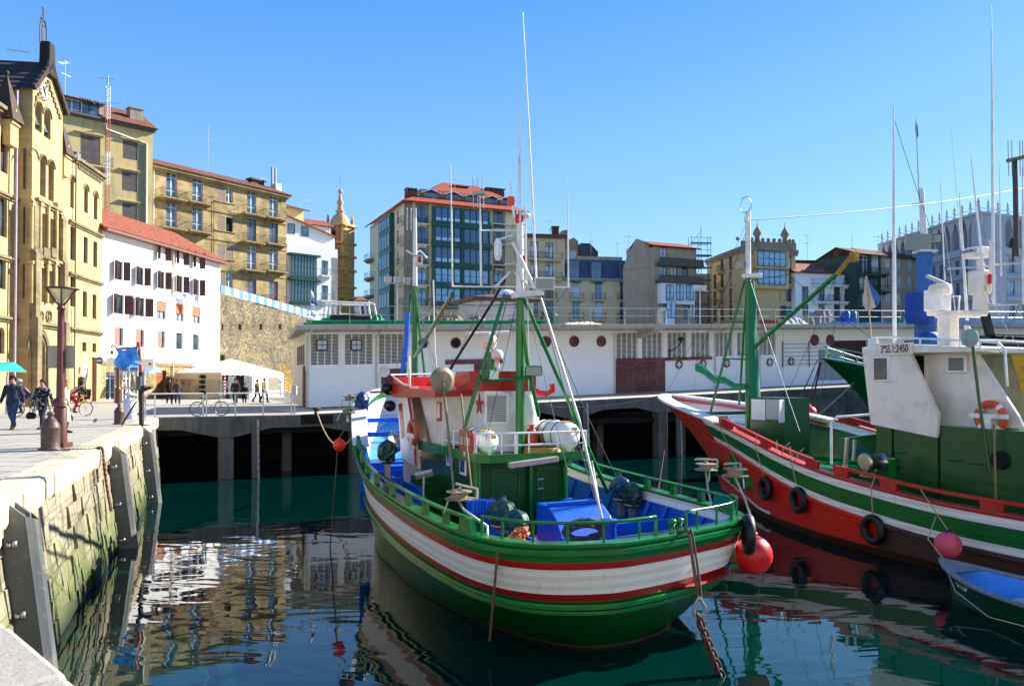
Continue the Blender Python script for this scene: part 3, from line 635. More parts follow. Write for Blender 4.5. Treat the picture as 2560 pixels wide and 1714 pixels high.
zt=b.at(200,247).z; m=MB(); m.box(-.5,.4,zE+.1,x_,5,zt); dw=m.build('attic_storey',render_wall('grey_render','#b5ac98','#9d9482','#5b564a'),b.r)
for px in (179,223): p=b.at(px,275,.4); b.win(p.x,p.z-1.0,1.9,2.1,'case',WHITE if px==179 else BROWN,G2,hole=False,y=.18)
m=MB(); m.add([(-1,-.4,zt-.05),(x_+.4,-.4,zt-.05),(x_+.4,5,zt+1.2),(-1,5,zt+1.2),(-1,-.4,zt-.15),(x_+.4,-.4,zt-.15)],[(0,1,2,3),(0,4,5,1)]); m.build('attic_roof',TILE2,b.r)
p=b.at(338,303,2.); m=MB(); m.box(p.x-.7,1.5,zE+.5,p.x+.7,2.6,zE+2.5); m.box(p.x-.8,1.4,zE+2.5,p.x+.8,2.7,zE+2.65); m.build('chimney',render_wall('chimney_render','#a89f8c','#8d8472','#4b473e'),b.r)
p0=b.at(260,317,-.1); p1=b.at(366,360,-.1); pipe(b,[(p0.x,-.6,p0.z+.2),(p0.x+.2,-.12,p0.z-.2),(p1.x,-.12,p1.z),(p1.x,-.12,0)],.12,paint('pale_pipe','#b9bbb6',.5))
m=MB(); m.box(p1.x-.9,-.02,0,p1.x-.2,-.004,p1.z-.2); m.build('damp_stripe',paint('damp_green','#8f8e6c',.9),b.r)
aerial(163,150,84.,29,'slim rooftop aerial mast with a small yagi between the church gable and the attic',1); 
# guyed red and white lattice mast
tp=pt(270,188,76.); r=thing('lattice_mast','red and white banded lattice aerial mast in front of the tall yellow house','aerial mast',(tp.x,tp.y,14.),0)
zz=14.; seg=0
while zz<tp.z-3:
    z2=zz+3.2; m=MB()
    for k in range(3): a=k*2*PI/3; m.tube([(.22*cos(a),.22*sin(a),zz-14),(.22*cos(a),.22*sin(a),z2-14)],.035,4)
    for q in range(8):
        for k in range(3): a=k*2*PI/3; c=a+2*PI/3; z_=zz-14+q*.4; m.bar((.22*cos(a),.22*sin(a),z_),(.22*cos(c),.22*sin(c),z_+.4),.02)
    m.build('mast_section',paint('signal_red','#c43a3a',.5) if seg%2==0 else WHITE,r); zz=z2; seg+=1
m=MB(); m.tube([(0,0,zz-14),(0,0,tp.z-14)],.05,5)
for z_,L in ((tp.z-14-.2,.9),(tp.z-14-2.6,1.5),(12,.5)):
    m.bar((-L,.2,z_),(L,-.3,z_-.3),.04)
    for k in range(6): x=-L+k*L*.4; m.bar((x,-.3,z_+.15-.02*k),(x,.4,z_-.1-.02*k),.02)
m.build('antenna',STEEL,r)
# --- ochre apartment house ---
A=plan(376,88.); Bp=plan(714,103.); b=Bld('apartment_house','four storey ochre stone apartment house with iron balconies and a mossy red roof','apartment house',A,Bp,YEL)
zE=b.at(545,450).z+.0; zE=b.at(400,417).z
zr=[b.at(430,py).z for py in (497,571)]
st=b.at(425,497).z-b.at(425,571).z
FR_=WHITE; OX=paint('oxblood_frame','#4a2420',.5)
cols=(429,494,629,684); ref={429:(497,571),494:(508,580),629:(537,606,676,755),684:(546,611,678,758)}
for px in cols:
    for i,py in enumerate(ref[px]):
        p=b.at(px,py); fc=OX if (px>600 and i==1) else (BROWNL if i==3 else WHITE)
        b.win(p.x,p.z,1.35,3.1 if i<3 else 2.9,'french',fc,G2,nz=3); b.balc(p.x,p.z,3.0,d=.9)
for py,kind in ((403+10,0),(566-8,1),(632-8,2),(703-6,3)):
    for px,kk in ((552.5,0),(573.5,1)):
        p=b.at(px,{0:484,1:560,2:629,3:698}[kind]+(px-552)*.16)
        b.void(p.x,p.z-.95,.95,1.9,dep=.2) if (kind==1 and kk) else None
        if kind==1 and kk: continue
        if (kind in (0,3) and kk): b.win(p.x,p.z-.95,.95,1.9,'case',WHITE,G2)
        else: b.void(p.x,p.z-.95,.95,1.9,dep=.2); b.shut(p.x,p.z-.95,.95,1.9,paint('grey_brown_shutter','#8a7668',.7))
    p=b.at(563,{0:506,1:578,2:648,3:718}[kind]); b.sill(p.x,p.z+.0,2.9,YEL)
b.body(zE,9)
b.ledge(zE+.05,-.1,b.W+.3,YEL,.55,.32); 
for py in (497,571): z=b.at(429,py).z; b.ledge(z-.35,0,b.W,YEL,.12,.12,name='string_course')
z=b.at(629,676).z; b.ledge(z-.35,0,b.W,YEL,.1,.12,name='string_course')
b.roof(zE+.08,9,2.0,TILE2,.7,frac=.5)
for px,py in ((494,437),(684,400)): pass
p=b.at(684,445,3.); m=MB()
for dx in (-.25,.25): m.tube([(p.x+dx,3,zE+.6),(p.x+dx,3,zE+4.3)],.17,8)
m.build('flue',STEEL,b.r); m=MB(); m.box(p.x+.1,2.6,zE+.5,p.x+1.0,3.4,zE+2.2); m.build('chimney',WHITEW,b.r)
p=b.at(640,452,4.); m=MB(); m.box(p.x-1,3.6,zE+1.4,p.x+1,4.4,zE+2.2); m.box(p.x-1.2,3.4,zE+2.2,p.x+1.2,4.6,zE+2.4); m.build('chimney',paint('dark_chimney','#4a3a30',.8),b.r)
pipe(b,[(.15,-.15,zE-.2),(.15,-.15,0)],.09,paint('pale_pipe','#b9bbb6',.5)); pipe(b,[(b.at(555,500).x-1.2,-.1,zE-2.6),(b.at(555,500).x-1.2,-.1,8)],.03,IRON,'cable')
aerial(521,317,96.,zE+4.6,'tall thin striped aerial on the ridge of the ochre apartment house',1)
aerial(662,440,101.,zE+4,'small rooftop aerial near the right end of the ochre apartment house',0)
# --- white house ---
A=plan(252,62.); Bp=plan(549,79.8); b=Bld('white_house','bright white four storey house with brown shutters and a red tiled roof over small shops','house',A,Bp,WHITEW)
zE=b.at(262,572).z; zS=b.at(400,906).z
CR=paint('terracotta_band','#b06a50',.6); BL=paint('orange_blind','#b0653c',.7)
rows=[(297,(605,676,760,841)),(350,(617,690,767,845)),(403,(628,700,775,848)),(449,(640,710,781,852)),(490.5,(650,718,787,855))]
for ci,(px,pys) in enumerate(rows):
    for ri,py in enumerate(pys):
        p=b.at(px,py); h_=(1.55,1.55,1.6,1.5)[ri]; w_=1.25 if ri==0 and ci<2 else 1.05
        if ri==2 and ci<2: w_=1.3
        z=p.z-h_/2
        if ri==2 and ci>=2:
            b.win(p.x,z,1.45,h_,'case',BROWN,GW,nz=1); m=MB(); m.box(p.x-.68,.06,z+h_*.45,p.x+.68,.1,z+h_-.02); m.build('roller_blind',BL,b.r)
        elif ri==3:
            b.void(p.x,z,1.15,h_,dep=.2,mat=G1)
            if ci<3: m=MB(); m.box(p.x-.55,.02,z,p.x+.12,.08,z+h_); m.build('shutter',BROWNL,b.r)
        else:
            b.win(p.x,z,w_,h_,'case',BROWN,GW if (ri==0 and ci==0) else G1,nz=1)
            if not(ri==0 and ci<2): b.shut(p.x,z,w_,h_,BROWN,False,op=1.0)
b.body(zE,10,z0=zS-.05)
m=MB(); m.box(-.02,-.1,zS-.3,b.W+.05,.02,zS); m.build('terracotta_band',CR,b.r)
hs=b.holes; b.holes=[]
# ground floor
STN=rubble('shop_rubble','#c6a970','#a88d5e','#8a7550',2.2)
p=b.at(292,1000); b.win(p.x-.6,.0,1.5,2.3,'french',WHITE,G2,nz=4,nx=2); b.win(p.x+1.4,.0,1.5,2.3,'french',WHITE,G2,nz=3)
p=b.at(403,990); b.void(p.x,0,1.5,2.5,dep=.25,mat=paint('orange_door','#8a4a22',.5))
p=b.at(470,980); b.void(p.x,0,4.,2.5,dep=.5,mat=paint('shop_interior','#4a4038',.8))
b.body(zS-.3,10,mat=STN,name='ground_floor'); b.holes=hs
b.roof(zE,10,3.3,TILE,.75,frac=.55)
m=MB(); m.box(-.3,-.72,zE-.22,b.W+.4,-.0,zE-.02); m.build('eaves',paint('eaves_brown','#7a4a3c',.6),b.r)
x_=b.at(431,640).x; pipe(b,[(x_,-.12,zE-.3),(x_,-.12,0)],.07,paint('cream_pipe','#d8cfae',.5))
p=b.at(322,556,.8); m=MB(); m.box(-.5,-.4,0,.5,.4,.08); o=m.build('skylight',STEEL,b.r,loc=(p.x,2.2,zE+1.45),rot=(R_(32),0,0))
p=b.at(270,556,4); m=MB(); m.box(.1,3.5,zE,1.6,5,zE+4.); m.build('chimney_stack',WHITEW,b.r); m=MB(); m.box(-.1,3.3,zE+4.,1.9,5.2,zE+4.25); m.build('chimney_cap',TILE,b.r)
# laundry, awning, signs
CL=paint('blue_laundry','#3f62c8',.9,wear=0); WL=paint('white_laundry','#e0e4ec',.9,wear=0)
r=thing('washing_line','blue and white washing hung on a line between third floor windows of the white house','washing',b.F.w(*b.at(475,738,-.5)),b.F.a)
m=MB(); m.tube([(-2,0,0),(2.2,0,.1)],.01,4); m.build('line',IRON,r)
m=MB(); m.prism([(-1.3,0),(.2,0),(.1,-1.1),(-.1,-1.6)],-.02,.02); m.prism([(.35,0),(.6,.05),(.65,-.7),(.45,-.7)],-.02,.02); m.build('white_cloth',WL,r)
m=MB(); m.prism([(.8,.05),(1.5,.07),(1.4,-.9),(1.05,-.2),(.95,-.8)],-.02,.02); m.prism([(-1.4,.02),(-.6,.02),(-.9,-.35)],-.06,-.03); m.build('blue_cloth',CL,r)
# --- fortress wall with loopholes and striped canopy ---
A=plan(549,79.8); Bp=plan(790,99.); b=Bld('fortress_wall','rough rubble stone fortress wall with square loopholes beside the white house','stone wall',A,Bp,RUB)
zl=b.at(549,735).z; zr_=b.at(775,798).z
for px in (556,600,652,700): p=b.at(px,817); b.void(p.x,p.z-.3,.45 if px>556 else .3,.62,dep=.6)
p=b.at(556,898); b.void(p.x,p.z-.5,.8,.95,dep=.8)
m=b.wallmesh(0,0,b.W,zr_-.2,0,.6)
m.add([(0,0,zr_-.2),(b.W,0,zr_-.2),(b.W,0,zr_),(0,0,zl),(0,1,zr_-.2),(b.W,1,zr_-.2),(b.W,1,zr_),(0,1,zl)],[(0,1,2,3),(3,2,6,7),(1,5,6,2)]); m.quad((b.W,0,0),(b.W,8,0),(b.W,8,zr_),(b.W,0,zr_))
m.build('wall',RUB,b.r)
p=b.at(700,960); m=MB(); m.prism([(p.x-1,0),(p.x+2.6,0),(p.x+2.2,2.6),(p.x+.9,3.6),(p.x-.4,2.8)],-.06,-.004) ; m.build('bare_patch',rubble('ochre_rock','#c49a48','#8a6a34','#5c4828',3.),b.r)
st_=[paint('canopy_blue','#4a86d8',.7,wear=0),paint('canopy_white','#e4e8ee',.7,wear=0)]
r=thing('striped_canopy','long blue and white striped canvas windbreak on top of the fortress wall','canopy',b.F.w(0,0,zl),b.F.a)
m=MB(); N=26; sl_=(zr_-zl)/b.W
for i in range(N):
    x0=b.W*1.02*i/N; x1=b.W*1.02*(i+1)/N; m.k=i%2; q=.16 if i%2 else .1
    m.add([(x0,-.1,sl_*x0+.12),(x1,-.1,sl_*x1+.12),(x1,-.1,sl_*x1+.95),(x0,-.1,sl_*x0+.95),(x1,.3,sl_*x1+1.02),(x0,.3,sl_*x0+1.02)],[(0,1,2,3),(3,2,4,5)])
m.build('canvas',st_,r)
m=MB()
for i in range(0,N+1,4): x=b.W*i/N; m.tube([(x,.1,sl_*x),(x,.1,sl_*x+1)],.03,5)
m.build('post',STEEL,r)
# --- white house with green bay windows ---
GL3=glass('bay_glass',(.08,.14,.16,1),.08)
A=plan(716,104.); Bp=plan(843,109.); b=Bld('modern_white_house','white stepped gable house with dark green glazed bay windows beside the belfry','house',A,Bp,WHITEW)
z0w=b.at(716,560).z; z1w=b.at(843,600).z
b.holes=[]
for px,py in ((728,571),(762,578)): p=b.at(px,py,1.); b.win(p.x,p.z-.7,1.05,1.35,'case',GRN,GL3,nx=1,nz=1,hole=False,y=.78)
zt=b.at(780,610).z
m=MB(); zA_=b.at(716,537,1.).z; zB_=b.at(843,596,1.).z
m.add([(-.2,1,0),(b.W+.1,1,0),(b.W+.1,1,zB_),(-.2,1,zA_),(-.2,9,0),(b.W+.1,9,0),(b.W+.1,9,zB_),(-.2,9,zA_)],[(0,1,2,3),(1,5,6,2),(3,2,6,7),(4,0,3,7)]); m.build('upper_wall',WHITEW,b.r)
m=MB(); m.bar((-.3,.8,zA_+.08),(b.W+.2,.8,zB_+.08),.4,.16); m.build('roof_edge',TILE,b.r)
for px,py in ((812,671),(812,733),(812,752)):
    if py==752: continue
    p=b.at(px,py); b.win(p.x,p.z-1.,1.0,2.1,'case',GRN,GL3,nx=2,nz=1); b.balc(p.x,p.z-1.,1.5,d=.5,mat=STEEL,slabm=WHITEW)
zW=b.at(716,608).z; b.body(zW,1.,0,b.W)
z2=b.at(725,673).z; 
bx0=b.at(724,700).x; bx1=b.at(786,700).x
for (ta,tb) in ((641,694),(703,757)):
    za=b.at(755,ta).z; zb_=b.at(755,tb).z; m=MB(); m.box(bx0-.4,-.9,za,bx1+.5,-.01,za+.25); m.build('bay_cornice',GRN,b.r); m=MB(); m.box(bx0-.1,-.7,zb_-.3,bx1+.1,-.01,zb_); m.build('bay_frame',GRN,b.r)
    n=8
    for k in range(n):
        f=b.win(bx0+(bx1-bx0)*(k+.5)/n,zb_,(bx1-bx0)/n-.02,za-zb_,'case',GRN,GL3 if k<n else G1,hole=False,y=-.85,nx=1,nz=2)
m=MB(); x_=b.at(830,640).x; m.box(x_,-.03,0,b.W+.02,-.004,zW-1.2); m.build('stone_quoins',ashlar('grey_quoin','#8d8c88','#77767a','#c9c7c0',.5,.3,(.5,.7)),b.r)
aerial(777,495,108.,zW+4,'pale blue stacked television aerial above the modern white house',1)
# houses behind (red roofs)
A=plan(716,112.); Bp=plan(757,114.); b=Bld('red_roofed_house','cream house top with a dark red hipped roof peeping above the white gable','house',A,Bp,render_wall('cream_render','#d9c08a','#c9ae78','#8c7a50'),ZQ)
zz=b.at(735,518).z; b.body(zz,6); b.roof(zz-.3,6,1.3,TILE2,.9,frac=.5,hipr=1.5)
A=plan(772,116.); Bp=plan(826,118.); b=Bld('red_roofed_house','low white house with a plain orange tile roof left of the belfry','house',A,Bp,WHITEW)
zz=b.at(800,562).z; b.body(zz,7); b.roof(zz-.2,7,1.6,TILE,.7,frac=.5)
# --- belfry ---
BS=ashlar('belfry_stone','#d0a86c','#c0955c','#8f6c40',.8,.4,(.55,.8),'#6b5132',.01,.6); BSP=ashlar('belfry_shade_pink','#b58a6a','#a5785a','#8f6c50',.8,.4,(.5,.8),'#6b5132',.01,.6)  # pink copy of the stone puts shade into the front face colour
c=pt(849,HOR,124.); r=thing('belfry','baroque golden stone church belfry with an onion dome and ball finial','bell tower',(c.x,c.y,ZQ),R_(-25))
F2=Fr(c.x,c.y,R_(-25),ZQ); hz=lambda py: F2.on('y',0,850,py).z
hw=1.5; m=MB(); zt=hz(563); 
b=Bld.__new__(Bld); b.F=Fr(c.x,c.y,R_(-25),ZQ); b.holes=[]; b.wall=BSP; b.r=r; b.z0=ZQ; b.W=6
b.void(-.3,hz(612),1.2,hz(576)-hz(612),True,-hw,.8)
m=b.wallmesh(-hw,hz(640),hw-.5,zt,-hw,.8); m.build('belfry_stage',BSP,r)
m=MB(); m.box(-hw,-hw+.85,0,hw-.5,hw,zt); m.box(-hw,-hw,0,hw-.5,-hw+.85,hz(640)); m.box(hw-.5,-hw+.2,0,hw+.2,hw,zt); m.build('shaft',BS,r)
m=MB()
for py in (563,608,640,675,716,742): z=hz(py); m.box(-hw-.25,-hw-.35,z-.35,hw+.5,hw+.2,z)
rr=random.Random(4)
z=8.
while z<zt: m.sphere((hw+.35,-hw+.6+rr.uniform(-.2,.2),z),rr.uniform(.18,.34),7); m.sphere((hw-.5,-hw-.05,z+.3),rr.uniform(.1,.2),6); z+=rr.uniform(.55,.9)
m.build('carved_trim',BS,r)
TB=Matrix.Translation((0,0,zt))@Matrix.Scale(.64,4)@Matrix.Translation((0,0,-zt)); m=MB(TB); z=zt; m.lathe([(2.5,z),(2.4,z+.4),(2.2,z+1.2),(1.7,z+2.2),(.9,z+2.8),(.7,z+3.1),(1.2,z+3.3),(.7,z+3.9),(.55,z+5),(.9,z+5.6),(.45,z+6.4),(.35,z+7.4),(.2,z+7.9)],(0,0,0),16); m.sphere((0,0,z+8.4),.6,12); m.build('dome',paint('dome_stone','#c4a07a',.8,wc='#8a6a4a'),r)
for sx in (-1,1):
    for sy in (-1,1): m=MB(TB); m.lathe([(.4,z),(.3,z+.7),(.5,z+1.1),(.2,z+1.6),(.3,z+2.),(.02,z+2.6)],(sx*2.1,sy*2.1,0),8); m.build('corner_urn',BS,r)
m=MB(TB); m.tube([(0,0,z+8.8),(0,0,z+12.5)],.04,4); m.build('lightning_rod',IRON,r)
for py in (680,716,765): pass
for py,h_ in ((678,.9),(716,2.6),(764,1.2)): m=MB(); zc=hz(py); m.box(-hw+.6,-hw-.38,zc-h_/2,-hw+1.3,-hw-.34,zc+h_/2); m.build('slit_window',DARK,r)
# ---------------- warehouse on the pier ----------------
K=.0315; SHW=Matrix.Identity(4); SHW[2][0]=K
Bld.K=K; MB.D=SHW
A=FP.w(7.55,5.6,0); Bp=FP.w(41.8,5.6,0)
WW=render_wall('warehouse_white','#f2f2f2','#eae9e8','#8f8d86',st=(.68,.85),sta=.4); SOF=render_wall('slab_concrete','#b9b3a6','#a59f92','#5d584e',st=(.5,.72),sc=1.2)
MAR=paint('maroon_door','#5e1f1f',.55,wc='#8a6a60',sc=1.4); LCR=paint('cream_bounce_end','#d8cdb4',.7,wc='#9a8f78')
b=Bld('warehouse','long low white harbour warehouse with lattice vents, portholes and maroon doors on the pier','warehouse',(A.x,A.y),(Bp.x,Bp.y),WW,3.0)
zt=b.at(1400,826).z
def lattice(px0,px1,pt_,pb,nx=4,n=21):
    p0=b.at(px0,pt_); p1=b.at(px1,pb); x0,x1,z0,z1=p0.x,p1.x,p1.z,p0.z; w_=x1-x0; h_=z1-z0
    b.void((x0+x1)/2,z0,w_,h_,dep=.22,mat=paint('vent_dark','#1a2026',.9,wear=0))
    m=MB(); 
    for i in range(1,n): z=z0+h_*i/n; m.box(x0,.03,z-.013,x1,.09,z+.013)
    for i in range(nx+1): x=x0+w_*i/nx; m.box(max(x-.025,x0),.025,z0,min(x+.025,x1),.1,z1)
    m.build('vent_lattice',WHITE,b.r); return x0,x1,z0,z1
for a_,c_,t_,bt in ((777,847,836,910),(862,932,836,909),(947,1010,836,907),(1541,1594,832,896),(1605,1656,832,895),(1669,1717,832,893),(1728,1775,832,891),(1788,1832,832,889),(1843,1885,832,888),(1897,1940,832,886),(1950,1993,832,884)): lattice(a_,c_,t_,bt)
for px,py in ((805,862),(891,862)):
    p=b.at(px,py,-.02); m=MB(); m.box(p.x-.32,-.04,p.z-.32,p.x+.32,.14,p.z+.32); f=m.build('hatch_frame',MAR,b.r)
    for sx in (-1,1):
        for sz in (-1,1): m=MB(); m.quad((p.x+sx*.13-.11,-.05,p.z+sz*.13-.11),(p.x+sx*.13+.11,-.05,p.z+sz*.13-.11),(p.x+sx*.13+.11,-.05,p.z+sz*.13+.11),(p.x+sx*.13-.11,-.05,p.z+sz*.13+.11)); m.build('pane',paint('sky_glass','#9fc4dd',.1,wear=0),f)
for px,py,rr_,md in ((1058,858,.3,0),(1139,857,.33,0),(1219,857,.31,0),(1364,854,.36,1),(1435,853,.36,1),(1503,853,.36,1),(1697,911,.3,2),(1757,910,.3,2),(1816,908,.3,2),(1924,905,.3,2),(1977,903,.3,2)):
    p=b.at(px,py,0); m=MB(); m.lathe([(rr_,.02),(rr_,-.05),(rr_*.72,-.07),(rr_*.7,-.02)],(p.x,0,p.z),20,'y'); f=m.build('porthole',MAR,b.r)
    m=MB(); m.lathe([(rr_*.69,-.03),(rr_*.69,-.025)],(p.x,0,p.z),20,'y'); m.build('porthole_glass',DARK if md==0 else (MAR if md==1 else glass('port_glass',(.1,.13,.14,1))),f)
    if md==2: m=MB(); m.bar((p.x-rr_*.7,-.05,p.z),(p.x+rr_*.7,-.05,p.z),.06); m.bar((p.x,-.05,p.z-rr_*.7),(p.x,-.05,p.z+rr_*.7),.06); m.build('glazing_bar',WHITE,f)
def door(px0,px1,pt_,d=.06,mat=MAR,name='door'):
    p0=b.at(px0,pt_); p1=b.at(px1,pt_); m=MB(); n=max(3,int((p1.x-p0.x)/.22)); 
    for i in range(n): x0=p0.x+(p1.x-p0.x)*i/n; m.box(x0+.006,-d-(i%2)*.008,.02,p0.x+(p1.x-p0.x)*(i+1)/n-.006,.01,p0.z)
    m.build(name,mat,b.r); return p0,p1
door(953,1013,922); door(1538,1662,905); door(1185,1240,905); p0=b.at(1113,906); p1=b.at(1255,906); m=MB(); m.box(p0.x,-.1,p0.z-.12,p1.x,.01,p0.z+.16); m.build('sliding_rail',MAR,b.r)
p0=b.at(1538,896); p1=b.at(1778,896); m=MB(); m.box(p0.x,-.12,p0.z-.22,p1.x,.01,p0.z-.02); m.build('sliding_rail',MAR,b.r)
H=zt; m=b.wallmesh(0,0,b.W,H,0,.22)
XB=b.at(731,950,9.).x; m.quad((0,0,0),(0,0,H),(XB,9,H),(XB,9,0)); m.quad((b.W,0,0),(b.W,9,0),(b.W,9,H),(b.W,0,H)); m.build('wall',WW,b.r)
for px in (1010-70,1537,1789,1896): pass
def dpipe(px,zc=0.,mat=None):
    x=b.at(px,900).x; m=MB(); m.tube([(x,-1.6,H+.02),(x-.05,-.14,H-.3),(x,-.1,H-.45),(x,-.1,.05)],.055,6); m.build('drainpipe',mat or paint('cream_pipe2','#cfc9b6',.6),b.r)
for px in (767,940,1535,1786,1897): dpipe(px)
for px in (768,855,940,1598,1661,1722,1781,1838,1891,1945): x=b.at(px,860).x; m=MB(); m.box(x-.09,-.05,H-2.1,x+.09,.0,H); m.build('mullion',WW,b.r)
m=MB()
for x0_,x1_ in ((b.at(768,900).x,b.at(1015,900).x),(b.at(1538,900).x,b.at(1998,900).x)): m.box(x0_,-.04,H-.16,x1_,.0,H-.02)
m.build('head_band',WW,b.r)
# end wall dressing (left end)
m=MB()
for y in (1.5,2.6,3.7,4.8): m.add([(XB*y/9-.03,y,2.4),(XB*(y+.8)/9-.03,y+.8,2.4),(XB*(y+.8)/9-.03,y+.8,3.5),(XB*y/9-.03,y,3.5)],[(0,1,2,3)])
m.build('end_vent',paint('end_dark','#6a6354',.8),b.r)
m=MB(); m.add([(XB*y/9-.04,y,z) for y,z in ((.6,.02),(2.4,.02),(2.4,2.3),(.6,2.3))],[(0,1,2,3)]); m.bar((-.1,.5,.02),(-.1,.5,2.3),.08); m.build('end_door',MAR,b.r)
m=MB(); m.quad((-.01,.02,0),(-.01,.02,H-.01),(XB-.01,8.9,H-.01),(XB-.01,8.9,0)); m.build('end_face',LCR,b.r)  # cream laid over the white end wall stands in for reflected light
# roof slab
XR=60
XL=b.at(722,850,9.).x; m=MB(); m.add([(x,y,z) for z in (H+.02,H+.26) for x,y in ((-.95,-2.0),(b.W,-2.),(b.W,9.5),(XL,9.5))],[(3,2,1,0),(4,5,6,7),(0,1,5,4),(1,2,6,5),(2,3,7,6),(3,0,4,7)]); m.build('roof_slab',SOF,b.r,bevel=.02)
m=MB(); m.add([(b.at(1640,810,-2).x-.1,-2.05,H-.1),(b.at(1640,810,-2).x+.5,-2.05,H-.1),(b.at(1640,810,-2).x+.3,-.02,H-.55),(b.at(1640,810,-2).x-.1,-.02,H-.55),(b.at(1640,810,-2).x-.1,-2.05,H+.3),(b.at(1640,810,-2).x+.5,-2.05,H+.3),(b.at(1640,810,-2).x+.3,-.02,H),(b.at(1640,810,-2).x-.1,-.02,H)],[(0,1,2,3),(4,7,6,5),(0,4,5,1),(1,5,6,2),(2,6,7,3),(3,7,4,0)]); m.build('bracket_beam',SOF,b.r)
# wall lamp
p=b.at(1680,875); m=MB(); m.bar((p.x-.3,-.1,p.z-.35),(p.x-.3,-.1,p.z+.1),.05); m.tube([(p.x-.3,-.1,p.z-.1),(p.x+.1,-.5,p.z+.2),(p.x+.15,-.8,p.z+.5)],.04,6); m.lathe([(.05,0),(.26,.25),(.02,.38)],(p.x+.15,-.8,p.z+.5),10); m.build('wall_lamp',IRON,b.r)
WB=b
# second warehouse part with arches
A2=FP.w(41.85,5.6,0); B2=FP.w(95,5.6,0)
SW=SHW.copy(); 
b=Bld('market_hall','long white market hall with brown openings under a thin roof slab behind the right boats','market hall',(A2.x,A2.y),(B2.x,B2.y),WW,3.0+K*(41.85-7.55))
H=WB.at(1400,826).z
k=0
for px0,px1 in ((1950,1976),(2075,2175),(2260,2310),(2330,2400),(2440,2480),(2505,2560)):
    p0=b.at(px0,848); p1=b.at(px1,848); b.void((p0.x+p1.x)/2,max(.1,p0.z-3.1),p1.x-p0.x,3.0,dep=.4,mat=paint('brown_void','#3c1f20',.8))
m=b.wallmesh(0,0,b.W,H,0,.4); m.quad((0,0,0),(0,0,H),(0,9,H),(0,9,0)); m.build('wall',WW,b.r)
for px in (2036,2075,2420): p=b.at(px,850); m=MB(); m.lathe([(.42,.0),(.42,-.06),(.3,-.07)],(p.x,0,p.z),18,'y'); m.build('porthole',MAR,b.r)
p=b.at(1950,850); m=MB(); xw=b.at(2110,900).x
for q in range(6): z=p.z-.3-q*.3; m.bar((p.x+.1,-.15,z),(p.x+4.5,-.15,z),.03)
for q in range(2): m.bar((p.x+.1+q*2.6,-.15,p.z-2),(p.x+.1+q*2.6,-.15,p.z-.1),.05)
m.build('grille',IRON,b.r)
m=MB(); m.box(b.at(2046,900).x,-.03,.3,b.at(2110,900).x,0.,2.6); m.build('grey_door',paint('grey_door','#9c9a9a',.7),b.r)
m=MB(); m.box(-.0,-2.,H+.02,b.W,9.5,H+.26); m.build('roof_slab',SOF,b.r)
MB.D=None; Bld.K=0
def rz(x): return WB.r.location.z+WB_H+K*x
WB_H=H+.26
def roofpt(px,yl=-1.9):                    # point on the warehouse roof below the photo column px
    F=WB.F; r0=ray(px,800); i=F.i; P=i@Vector((0,0,CZ)); d=i.to_3x3()@r0; t_=(yl-P.y)/d.y; q=P+d*t_
    return F.w(q.x,yl,WB_H+K*q.x), q.x
# railing along the roof
r=thing('roof_railing','thin galvanised railing with two rails along the warehouse roof edge','railing',WB.F.w(0,0,0),WB.F.a)
m=MB(SHW)
for i in range(15): x=-.6+i*2.5; m.tube([(x,-1.7,WB_H),(x,-1.7,WB_H+1.05)],.025,5)
for z in (.55,1.03): m.tube([(-.6,-1.7,WB_H+z),(34.4,-1.7,WB_H+z)],.022,5)
m.build('rails',STEEL,r)
r=thing('roof_railing','railing on the market hall roof behind the white wheelhouse','railing',WB.F.w(0,0,0),WB.F.a)
m=MB(SHW)
for i in range(19): x=35+i*2.5; m.tube([(x,-1.7,WB_H),(x,-1.7,WB_H+1.05)],.025,5)
for z in (.55,1.03): m.tube([(34.5,-1.7,WB_H+z),(80,-1.7,WB_H+z)],.022,5)
m.build('rails',STEEL,r)
GP=paint('green_pole_paint','#0f7a45',.35,wc='#0a4a2c'); GT=paint('green_tarp','#1f9a62',.6,wc='#0f6a40')
def rloc(px,yl=-1.5): p,x=roofpt(px,yl); return p
# bundle of green poles lying on the roof edge
p0,x0=roofpt(757); p1,x1=roofpt(1388)
for dz,dy,lb in ((.06,0.,'lower'),(.2,.12,'upper')):
    a=WB.F.w(x0+dz,-1.75+dy,WB_H+K*x0+dz); c=WB.F.w(x1-dy*2,-1.75+dy,WB_H+K*x1+dz)
    m=MB(); m.tube([(0,0,0),((c-a)*.5)+Vector((0,0,-.01)),c-a],.07,8); o=m.build('long_pole',GP,loc=a); tag(o,'long dark green pole lying along the warehouse roof edge, %s of the pair'%lb,'pole')
def heap(name,label,cat,px0,px1,h,mat,yl=-1.0,dep=1.4,seed=1,n=16,group=None,flat=.6,z0=0.):
    rr=random.Random(seed); pa,xa_=roofpt(px0,yl); pb,xb_=roofpt(px1,yl); L=xb_-xa_; m=MB(); rings=[]
    for i in range(n+1):
        u=i/n; hh=h*(sin(PI*min(1,max(0,u)))**.45)*(.7+.45*rr.random())+.02; rings.append([(u*L,-dep/2+dep*(k/8)+rr.uniform(-.05,.05),hh*sin(PI*k/8)**flat*(.85+.3*rr.random())+z0+K*u*L) for k in range(9)])
    m.loft(rings,closed=False,sm=False); o=m.build(name,mat,loc=pa,rot=(0,0,WB.F.a)); tag(o,label,cat,group); return o
